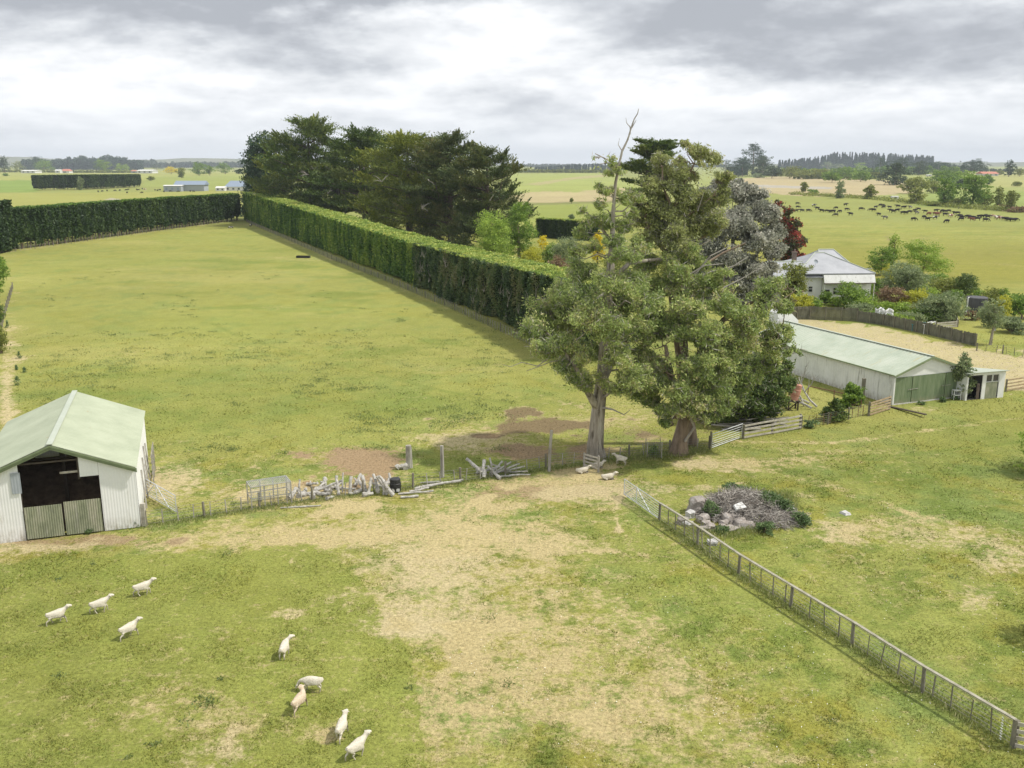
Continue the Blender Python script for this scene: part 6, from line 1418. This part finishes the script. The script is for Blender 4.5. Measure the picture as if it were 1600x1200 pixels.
# ---------------------------------------------------------------- farmhouse garden
gd = [(1238,478,408,46,'olive','round','tree','bushy olive tree in front of the left wing of the farmhouse'),
 (1262,468,432,26,'brown','bush','shrub','orange tinged shrub against the farmhouse left wing'),
 (1290,476,452,18,'green','bush','shrub','small green shrub left of the farmhouse door'),
 (1268,486,462,26,'green','bush','shrub','leafy shrub behind the grey paling fence near the farmhouse'),
 (1328,482,440,54,'green','bush','shrub','feathery green shrub hiding the right part of the farmhouse front'),
 (1354,468,436,30,'fresh','bush','shrub','fresh green shrub at the right corner of the farmhouse'),
 (1346,492,472,46,'grey','bush','shrub','low grey green shrub at the bend of the paling fences'),
 (1376,430,384,44,'green','round','tree','dark green tree right of the farmhouse roof'),
 (1394,420,368,16,'fresh','column','tree','slender yellow green tree top behind the dark green one'),
 (1388,448,412,26,'gold','bush','shrub','yellow shrub below the dark green tree right of the roof'),
 (1440,432,374,66,'fresh','wide','tree','bright lime green spreading tree behind the garden'),
 (1412,470,408,66,'grey','wide','tree','blue green bushy tree in front of the lime green one'),
 (1394,484,444,46,'brown','bush','shrub','purplish brown shrub below the blue green tree'),
 (1376,490,470,30,'fresh','bush','shrub','lime leaved low shrub behind the white cloths'),
 (1404,490,470,34,'fresh','bush','shrub','pale lime broad leaved plant beside the larger white cloth'),
 (1424,504,486,46,'grey','bush','shrub','soft feathery asparagus green plant mass over the dark fence'),
 (1430,486,448,40,'gold','bush','shrub','yellowish shrub in the middle of the garden'),
 (1466,500,452,66,'grey','bush','shrub','large pale grey green shrub in the middle of the garden'),
 (1450,500,478,44,'green','bush','shrub','deep green shrub under the large pale one'),
 (1474,462,430,44,'olive','bush','shrub','pinkish tipped olive shrub behind the garden'),
 (1490,480,452,34,'green','bush','shrub','green shrub just left of the dark tank'),
 (1508,466,425,36,'euc_dark','round','tree','dark rounded tree with rusty tips behind the tank'),
 (1534,474,452,36,'green','bush','shrub','green shrub behind the top of the tank'),
 (1550,480,446,34,'olive','bush','shrub','green shrub with reddish tips right of the tank'),
 (1568,480,450,22,'green','round','shrub','dark green small shrub left of the fruit tree at the edge'),
 (1596,498,458,46,'green','wide','tree','low dark green fruit tree at the right edge'),
 (1584,520,494,44,'grey','bush','shrub','grey and white flowering shrub near the right edge'),
 (1516,500,484,20,'brown','bush','shrub','dry brown shrub below the tank pipe'),
 (1310,478,462,30,'fresh','bush','shrub','low fresh green shrub below the farmhouse window'),(1350,486,462,40,'fresh','bush','shrub','broad green shrub between the farmhouse corner and the fence bend'),
 (1370,462,432,34,'green','bush','shrub','green shrub filling the gap right of the farmhouse wall'),(1420,452,420,40,'fresh','bush','shrub','fresh green shrub in the heart of the garden'),
 (1446,468,444,40,'fresh','bush','shrub','yellow green shrub behind the large pale one'),(1462,448,424,34,'green','bush','shrub','green shrub just below the lime green tree'),
 (1400,506,488,40,'fresh','bush','shrub','low leafy vegetables behind the dark paling fence'),(1366,500,484,30,'green','bush','shrub','green shrub at the fence bend left of the cloths'),
 (1492,462,440,30,'fresh','bush','shrub','fresh shrub left of the dark rusty tipped tree'),(1484,498,478,24,'green','bush','shrub','green shrub behind the raised bed boards'),
 (1546,498,476,34,'grey','bush','shrub','grey green shrub right of the tank foot'),(1216,470,430,40,'green','round','tree','green tree in front of the far left window of the farmhouse'),
 (1250,488,456,34,'gold','bush','shrub','yellowish shrub beside the olive tree at the left wing')]
for (px, pb, pt, w_, lf, sh, nm, lab) in gd: tree(lab, px, pb, pb-(pb-pt)*1.08, w_*1.3, lf, sh, name=nm, cat=nm, ls=.24, n=int(min(18000, max(2400, w_*(pb-pt)*5.2))), base=.02)
tree('small pale barked tree with thin crown beside the straw strip at right', 1547, 539, 462, 50, 'grey', 'round', ls=.2, n=6500, base=.32, trunk='bark_pale', tr=.16, ncl=13)
tree('young yellow green tree close behind the small pale barked tree', 1563, 512, 458, 30, 'gold', 'round', ls=.2, n=3500, base=.3)
m = MB(); m.box((0,0,.9), (.22,.22,1.8)); m.box((0,0,.95), (.23,.23,.35)); ob = m.build('marker_post', M_['white_plastic'], loc=flat(1554, 517)); tag(ob, 'white marker post standing in the garden grass at right', 'post')
tree('grey green bush growing up between the long shed and the small shed', 1500, 622, 552, 38, 'grey', 'column', ls=.2, n=7000, base=.1, name='bush', cat='bush')
tree('dark green bush against the white side wall of the long shed', 1331, 634, 595, 42, 'green', 'bush', ls=.2, n=11000, name='bush', cat='bush')
tree('small dark conifer sapling leaning by the rusty wire fence', 1304, 657, 622, 36, 'cyp', 'cone', ls=.2, n=6000, base=.1, ncl=18)
tree('low grey weed clump at the foot of the rusty wire fence', 1268, 668, 654, 26, 'weed', 'bush', ls=.16, n=1500, name='bush', cat='bush')
for (px, pb, w_, hh) in [(1438,632,14,6),(1472,628,12,10),(1492,624,12,10),(1376,566,1,1)][:3]: tree('low weed tuft growing against the green shed doors', px, pb, pb-hh, w_, 'weed', 'bush', ls=.14, n=500, name='bush', cat='bush', group='weed tufts at the shed doors')
for i, (px, pb, pt, w_, lab) in enumerate([(1200,800,760,60,'tall feathery green weeds behind the right half of the brush heap'),(1222,806,770,42,'green weeds at the right end of the brush heap'),(1112,808,778,34,'dark green weeds between the largest boulder and the brush heap'),(1150,776,752,50,'low green weeds along the back of the brush heap'),(1196,832,812,36,'green weeds in front of the trailing twigs'),(1252,820,796,36,'thin greyish weeds spreading right of the brush heap'),(1128,832,820,26,'small weeds among the broken stones')]):
    tree(lab, px, pb, pt, w_, 'weed', 'bush', ls=.13, n=int(w_*(pb-pt)*2.0)+500, name='bush', cat='bush')
tree('small green plant inside the netting guard', 1021, 713, 690, 18, 'green', 'bush', ls=.13, n=1400, name='bush', cat='bush')
tree('weed clump at the foot of the barn gate post', 212, 824, 812, 10, 'weed', 'bush', ls=.12, n=500, name='bush', cat='bush')
tree('weeds growing against the barn half doors', 142, 832, 822, 24, 'weed', 'bush', ls=.12, n=800, name='bush', cat='bush')
tree('bright green bush cut off by the right edge, shading the grass', 1640, 738, 652, 124, 'fresh', 'wide', ls=.2, n=14000, base=.1, name='bush', cat='bush')
tree('dark green bush just outside the right edge lower down', 1650, 1000, 900, 100, 'green', 'bush', ls=.16, n=5000, name='bush', cat='bush')
# left edge
tree('light green leafy tree poking in at the left edge below the hedge', -8, 470, 384, 56, 'green', 'round', ls=.3, n=9000, base=.1)
tree('dark evergreen bush filling the left edge', -14, 530, 424, 44, 'euc_dark', 'column', ls=.26, n=12000, base=.02)
tree('scrubby bush at the left edge above the straw track', 2, 552, 500, 26, 'olive', 'bush', ls=.2, n=3000, name='bush', cat='bush')
rg = np.random.default_rng(90)
for i, (px, pb, h_) in enumerate([(27,602,16),(38,582,9),(30,560,12),(26,578,8),(12,512,12)]):
    c = G(px, pb); hh = h_*mpp(c)*.9; q = 90; r_ = rg.normal(0, hh*.16, (q, 2)); z_ = rg.uniform(0, hh, q)
    ob = quad_mesh('thistle', leaves(np.stack([r_[:, 0]*(1.3-z_/hh), r_[:, 1]*(1.3-z_/hh), z_], 1), rg, .34, .07, bias=(0, 0, 1), bw=.5), L_['weed'], tone=rg.uniform(0, .8, q), loc=c)
    tag(ob, 'dark upright thistle tuft in the grass near the left edge', 'plant', 'thistle tufts near the left edge')


# ---------------------------------------------------------------- far landscape, right
far = [(1176,275,231,46,'pine','cone','tall dark conifer, highest in the far treeline at right'),(1160,276,246,28,'pine','round','dark conifer shoulder left of the tall far conifer'),(1192,276,244,34,'fardark','round','dark round tree just right of the tall far conifer'),
 (1206,279,260,26,'fardark','wide','dark bushy tree right of the far conifers'),(1184,278,271,18,'grey','bush','pale low bush in front of the far conifers'),
 (1233,279,261,34,'olive','wide','olive spreading bush beyond the tan crop strip'),(1256,280,265,26,'olive','wide','second olive bush along the tan crop strip'),(1280,279,264,34,'olive','wide','third olive bush along the tan crop strip'),(1300,285,268,26,'green','wide','deep green bush above the tan crop strip'),
 (1322,280,262,36,'green','wide','green bushes beside the power pole'),(1345,284,268,30,'green','wide','fresh green bush group right of the power pole'),(1292,265,253,20,'grey','round','pale green tree in front of the pine wood'),(1344,268,254,20,'fresh','round','bright pale tree in front of the pine wood'),(1310,266,256,18,'grey','round','pale grey green tree behind the bush line'),
 (1256,300,286,10,'olive','column','slender bush in the fence line at the far end of the herd'),(1270,302,296,16,'green','bush','dark low bush next to the slender one in the fence line'),(1313,310,286,14,'grey','column','slim windswept tree in the fence line above the cattle'),(1358,311,290,18,'olive','round','small tree by the white box in the fence line'),
 (1398,289,259,44,'fardark','cone','broad dark triangular conifer in the middle distance'),(1430,303,277,40,'olive','wide','spreading olive tree right of the dark triangular conifer'),(1458,302,284,26,'olive','round','rounded olive tree behind the fence line'),(1431,318,294,24,'olive','round','small rounded tree standing on the fence line'),
 (1474,321,280,26,'green','column','leaning leafy tree on the fence line behind the herd'),(1519,323,273,44,'green','round','big full green tree on the fence line behind the herd'),(1538,322,300,22,'olive','round','thinner olive tree touching the big full green one'),(1497,322,309,24,'olive','bush','low shrub left of the big full green tree'),(1460,322,316,20,'olive','bush','low dark shrub in the fence line left of the leaning tree'),
 (1476,290,267,40,'green','wide','dark green tree group beyond the fence line'),(1500,288,267,30,'fresh','wide','fresh green trees beyond the big full green one'),(1500,294,280,14,'fardark','bush','small dark bush below the fresh green trees'),(1544,288,273,18,'green','bush','dark rounded bush alone in the far field'),(1588,291,284,14,'olive','bush','small bush in the far field near the right edge'),
 (1520,273,250,40,'pine','wide','dark flat crowned macrocarpa group on the skyline'),(1576,276,251,16,'pine','round','single dark macrocarpa on the skyline near the right edge'),(1593,276,264,18,'olive','wide','brownish low trees at the right edge of the skyline'),(1563,273,266,14,'olive','bush','low scrub between the skyline trees'),
 (1560,324,296,14,'olive','column','thin young tree near the right end of the fence line'),(1578,330,298,18,'olive','round','thin leaning tree at the right end of the fence line'),(1567,327,320,20,'brown','bush','brown scrub under the thin trees'),(1590,332,322,26,'brown','bush','brown scrub at the right edge of the fence line'),
 (1408,272,247,34,'pine','round','dark rounded macrocarpa in the far wood'),(1435,274,252,26,'fardark','round','far dark tree right of the rounded macrocarpa'),(1465,272,252,40,'pine','wide','far dark macrocarpa clump above the white vehicle'),(1375,272,247,24,'pine','round','dark pine in front of the far pine wood'),(1360,274,262,16,'fardark','bush','dark bush by the power pole'),
 (1150,262,246,22,'fardark','round','bluish far tree left of the tall conifer'),(1133,268,250,20,'fardark','round','bluish far tree seen past the eucalyptus crown')]
for (px, pb, pt, w_, lf, sh, lab) in far: tree(lab, px, pb, pb-(pb-pt)*1.15, w_*1.3, lf, sh, name='bush' if sh == 'bush' else 'tree', cat='bush' if sh == 'bush' else 'tree', base=.0, ncl=14, n=int(max(1400, w_*(pb-pt)*6)), sub=6)
# left
farl = [(8,270,244,18,'fardark','wide','dark tree at the left edge of the far treeline'),(28,269,252,20,'olive','wide','olive tree at the far left beside the white houses'),(60,268,244,26,'pine','wide','dark macrocarpa over the far white sheds'),(69,269,250,32,'green','wide','rounded green tree in front of the far macrocarpas'),
 (160,270,249,22,'green','round','deep green round tree in the far left treeline'),(168,270,252,16,'fresh','round','bright green tree beside the deep green one'),(187,270,255,14,'fresh','round','bright green tree beside the far white house'),(198,269,256,12,'fresh','round','small bright tree beside the far white house'),
 (268,272,260,20,'yellow','wide','bright yellow flowering tree in the far left fields'),(284,278,262,14,'olive','round','olive tree right of the yellow flowering one'),(311,274,254,24,'green','round','round green tree left of the pair in the far fields'),(328,274,258,16,'green','wide','round green tree in the middle of the far pair'),(352,272,254,22,'green','round','full green tree nearest the dark pines in the far fields'),(236,282,275,9,'olive','bush','single small bush above the distant hedge block'),(126,297,278,9,'grey','column','thin pale tree growing out of the distant hedge block'),
 (9,275,271,8,'green','bush','tiny dark bush at the left edge'),(300,262,255,16,'fardark','wide','far tree behind the yellow one'),(245,266,256,20,'fardark','wide','dark far tree left of the yellow one'),(372,272,264,16,'fardark','bush','low far bushes left of the first pine')]
for (px, pb, pt, w_, lf, sh, lab) in farl: tree(lab, px, pb, pb-(pb-pt)*1.12, w_*1.25, lf, sh, name='bush' if sh == 'bush' else 'tree', cat='bush' if sh == 'bush' else 'tree', base=.0, ncl=13, n=int(max(1000, w_*(pb-pt)*8)), sub=6)

def wood(label, x0, x1, pb, hfun, leaf, seed, n, cone=True, dy=60, wd=None, name='wood'):
    rg = np.random.default_rng(seed); P_ = []; T = []; y0 = G((x0+x1)/2, pb).y; k = y0/FPX; cnt = int((x1-x0)/(wd or 2.2)*(1.0 if cone else 1.5)); m = MB()
    for i in range(cnt):
        for row in range(2):
            px = rg.uniform(x0, x1); H = hfun(px)*k*(rg.uniform(.85, 1.2) if cone else rg.uniform(.6, 1.25)); y = y0+row*dy+rg.uniform(-20, 20); x = (px-800)/FPX*y; W = H*(.38 if cone else .8); q = n//cnt//2
            z0 = float(terrain(np.array(x), np.array(y))); m.tube([(x, y, z0-1), (x, y, z0+H*.8)], [H*.02, H*.008], 5)
            if cone: t = rg.uniform(0, 1, q)**.9; a = rg.uniform(0, 6.28, q); r = (1-t)**1.2*W*.5*(.3+.8*rg.uniform(0, 1, q))+.15; z = t*H
            else: kk = rg.integers(0, 9, q); lc = rand_dirs(rg, 9)*[.36, .36, .26]+[0, 0, .62]; lp_ = lc[kk]+rand_dirs(rg, q)*rg.uniform(.3, 1, (q, 1))**.5*[.2, .2, .13]; lp_[:, 2] *= np.where(rg.uniform(0, 1, q) < .3, rg.uniform(.1, 1, q), 1); r = np.hypot(lp_[:, 0], lp_[:, 1])*W; a = np.arctan2(lp_[:, 1], lp_[:, 0]); z = lp_[:, 2]*H
            P_.append(np.stack([x+np.cos(a)*r, y+np.sin(a)*r, z+z0], 1)); T.append(np.clip(.4+rg.uniform(-.2, .2)+rg.normal(0, .15, q), 0, 1))
    P_ = np.concatenate(P_); root = quad_mesh(name, leaves(P_, rg, k*2.2, k*1.3), L_[leaf], tone=np.concatenate(T)); tag(root, label, 'wood', kind='stuff')
    t_ = m.build('trunks', M_['bark_dark'], root); tag(t_, kind='stuff')
wood('dark pine plantation along the right horizon', 1205, 1440, 264, lambda p: np.interp(p, [1205,1260,1290,1350,1440], [12,15,21,20,17]), 'pine', 61, 130000, wd=1.7)
wood('distant pine plantation on the middle horizon', 835, 1010, 266.0, lambda p: np.interp(p, [835,900,1010], [4,8,9]), 'pine', 62, 26000, dy=90)
wood('low hazy scrub line below the middle pine plantation', 805, 960, 270, lambda p: 4.5, 'olive', 63, 12000, cone=False)
wood('far macrocarpa wood along the left horizon', 55, 240, 265.5, lambda p: np.interp(p, [55,90,150,195,215,240], [14,14,18,19,16,12]), 'pine', 64, 60000, cone=False, wd=5)
wood('low bluish trees between the far wood and the first pine', 232, 392, 262, lambda p: 8 if p > 260 else 11, 'fardark', 65, 20000, cone=False)
wood('low far trees along the right skyline', 1440, 1700, 268, lambda p: np.interp(p, [1440,1500,1540,1700], [15,7,3,4]), 'fardark', 66, 14000, cone=False)
wood('mixed green bushes along the foot of the far pine plantation', 1195, 1480, 273.5, lambda p: 11, 'green', 67, 40000, cone=False, dy=-40, wd=6)
wood('olive bushes beyond the tan crop strip', 1225, 1370, 279.5, lambda p: 9, 'olive', 72, 16000, cone=False, dy=12, wd=7)
wood('bluish far woods behind the middle fields', 790, 1150, 261.5, lambda p: 4.5, 'fardark', 68, 20000, cone=False, dy=300)
wood('bushy line below the far left houses', -20, 250, 270, lambda p: 3.5, 'olive', 69, 12000, cone=False, dy=15)
wood('ragged scrub along the fence line behind the cattle', 1235, 1640, 0, None, 'olive', 70, 1) if False else None
rg = np.random.default_rng(71); P_ = []
for i in range(240):
    px = rg.uniform(1232, 1640); pb = np.interp(px, [1232,1350,1500,1640], [305,311,326,334])-rg.uniform(0, 3); c = G(px, pb); q = 50; P_.append(rg.normal(0, 1, (q, 3))*[1.6, 1.2, .6]+[c.x, c.y, c.z+.7])
ob = quad_mesh('scrub', leaves(np.concatenate(P_), rg, .8, .5), L_['olive'], tone=np.clip(rg.normal(.45, .2, 240*50), 0, 1)); tag(ob, 'rank grass and scrub along the fence line behind the cattle', 'scrub', kind='stuff')
# rank grass along fences and under hedges nearby
def verge(label, pts, n, h, spread, seed, leaf='weed'):
    rg = np.random.default_rng(seed); pts = [flat(*p) for p in pts]; P_ = []
    L = [(b-a).length for a, b in zip(pts[:-1], pts[1:])]; w_ = np.array(L)/sum(L); dn = vnoise(np.arange(n)/1.0, np.zeros(n), 2)
    for (a, b), f in zip(zip(pts[:-1], pts[1:]), w_):
        m_ = int(n*f); t = rg.uniform(0, 1, m_); s = rg.normal(0, spread, (m_, 2)); cl = fbm(t*40, t*0, seed, 2); zz = np.abs(rg.normal(0, h, m_))*(.3+1.2*cl)
        P_.append(np.stack([a.x+(b.x-a.x)*t+s[:, 0], a.y+(b.y-a.y)*t+s[:, 1], zz], 1))
    P_ = np.concatenate(P_); ob = quad_mesh('rank_grass', leaves(P_, rg, .22, .035, bias=(0, 0, 1), bw=.6), L_[leaf], tone=np.clip(rg.normal(.55, .22, len(P_)), 0, 1)); tag(ob, label, 'grass', kind='stuff')
L_['grassy'] = leafmat('grass_rank', [(.12,.17,.04),(.24,.29,.08),(.36,.38,.14),(.52,.48,.27)], [0,.4,.75,1])
verge('longer grass along the low wire fence by the log pile', [(229,822),(330,806),(521,778),(700,756),(860,732),(930,724)], 9000, .08, .35, 81, 'grassy')
verge('longer grass under the wire fence between the two big trunks', [(940,722),(1010,714),(1108,704)], 5000, .16, .5, 82, 'grassy')
verge('longer grass along the foot of the long rail fence', [(1030,814),(1141,890),(1320,1002),(1581,1168)], 9000, .09, .25, 83, 'grassy')
verge('longer grass around the brush pile', [(1070,830),(1140,836),(1230,815),(1230,775),(1120,775)], 8000, .14, .5, 84, 'grassy')
verge('rank dry grass along the foot of the clipped hedge', [(880,560),(800,522),(640,452),(520,404)], 16000, .2, .5, 85, 'grassy')

# ---------------------------------------------------------------- far buildings, poles
def far_building(px, pb, wpx, hpx, rpx, wall, roof, label, ang=0, depth=1.0, gable=True, name='farm_building', door=None):
    c = G(px, pb); k = mpp(c); W, H, Rf = wpx*k, hpx*k, rpx*k; D = W*depth; root = empty(name, c, R(ang)); tag(root, label, 'building')
    m = MB(); m.box((W/2, D/2, H/2), (W, D, H))
    m.build('wall', M_[wall], root)
    m = MB(); e = W*.04
    m.add([(-e,-e,H),(W+e,-e,H),(W+e,D+e,H),(-e,D+e,H),(W*.12 if not gable else -e,D/2,H+Rf),(W*.88 if not gable else W+e,D/2,H+Rf)], [(0,1,5,4),(1,2,5),(2,3,4,5),(3,0,4),(3,2,1,0)]); m.build('roof', M_[roof], root)
    n = max(1, int(wpx/7))
    for i in range(n):
        w_ = MB(); x = W*(i+.5)/n; w_.box((x, -.06, H*.5), (W/n*.35, .1, H*.42)); f = w_.build('window' if door is None else 'door', M_['glass' if door is None else door], root)
    return root
far_building(256, 299.5, 27, 9, 1.2, 'far_grey', 'far_white', 'low blue grey lean to shed beyond the left hedge', door='far_blue', depth=.6)
far_building(274, 299, 45, 10, 6, 'far_grey', 'far_blue', 'larger blue grey farm shed with gable roof beyond the left hedge', door='far_grey', depth=.5)
far_building(352, 298, 34, 6, 9, 'far_white', 'far_blue', 'white farmhouse with steep blue roof beside the dark pines', gable=False, name='house')
far_building(337, 298.5, 14, 5, 2, 'far_white', 'far_white', 'pale shed left of the blue roofed farmhouse')
far_building(33, 270.5, 22, 3.5, 1.2, 'far_white', 'far_white', 'long low white shed at the far left')
far_building(86, 270.5, 8, 4, 1.5, 'far_white', 'far_white', 'tiny white house left of the far red roofed one', name='house')
far_building(95, 270.5, 13, 3.2, 3, 'far_white', 'far_red', 'tiny far house with a red roof', gable=False, name='house')
far_building(214, 270.8, 24, 4, 1.5, 'far_white', 'far_white', 'low white house under the far left trees', name='house')
far_building(205, 270.5, 9, 3, 1.5, 'far_grey', 'far_red', 'tiny far house with reddish roof beside the low white house', name='house')
far_building(1536, 275, 24, 3.5, 3, 'far_white', 'far_red', 'far shed with a long red roof on the right skyline')
far_building(1394, 311.5, 10, 4.5, .6, 'far_white', 'far_white', 'small white box hut in the fence line behind the herd')
far_building(1216, 266.5, 8, 3, 1, 'far_white', 'far_white', 'tiny pale roof among the far trees at right', name='house')
far_building(1449, 275.5, 7, 2.2, .5, 'far_white', 'far_white', 'small white hut below the far macrocarpa clump')
far_building(1143, 284.5, 16, 4, 1.5, 'far_grey', 'far_grey', 'grey shed roof just above the silver tree')
for (px, pb, pt, lab) in [(1373, 279, 261, 'pale power pole with crossarm in the far bushes'),(1221, 277, 257, 'power pole with crossarm right of the far conifers'),(1285, 276, 258, 'power pole with crossarm in front of the pine plantation')]:
    c = G(px, pb); H = (pb-pt)*mpp(c); rt = empty('power_pole', c); tag(rt, lab, 'pole'); m = MB(); m.tube([(0,0,0),(0,0,H)], [.28,.2], 6); m.build('pole', M_['old_wood'], rt); m = MB()
    for z in (H*.97, H*.88): m.box((0,-.2,z), (4.2,.25,.3))
    m.build('crossarm', M_['galv'], rt)
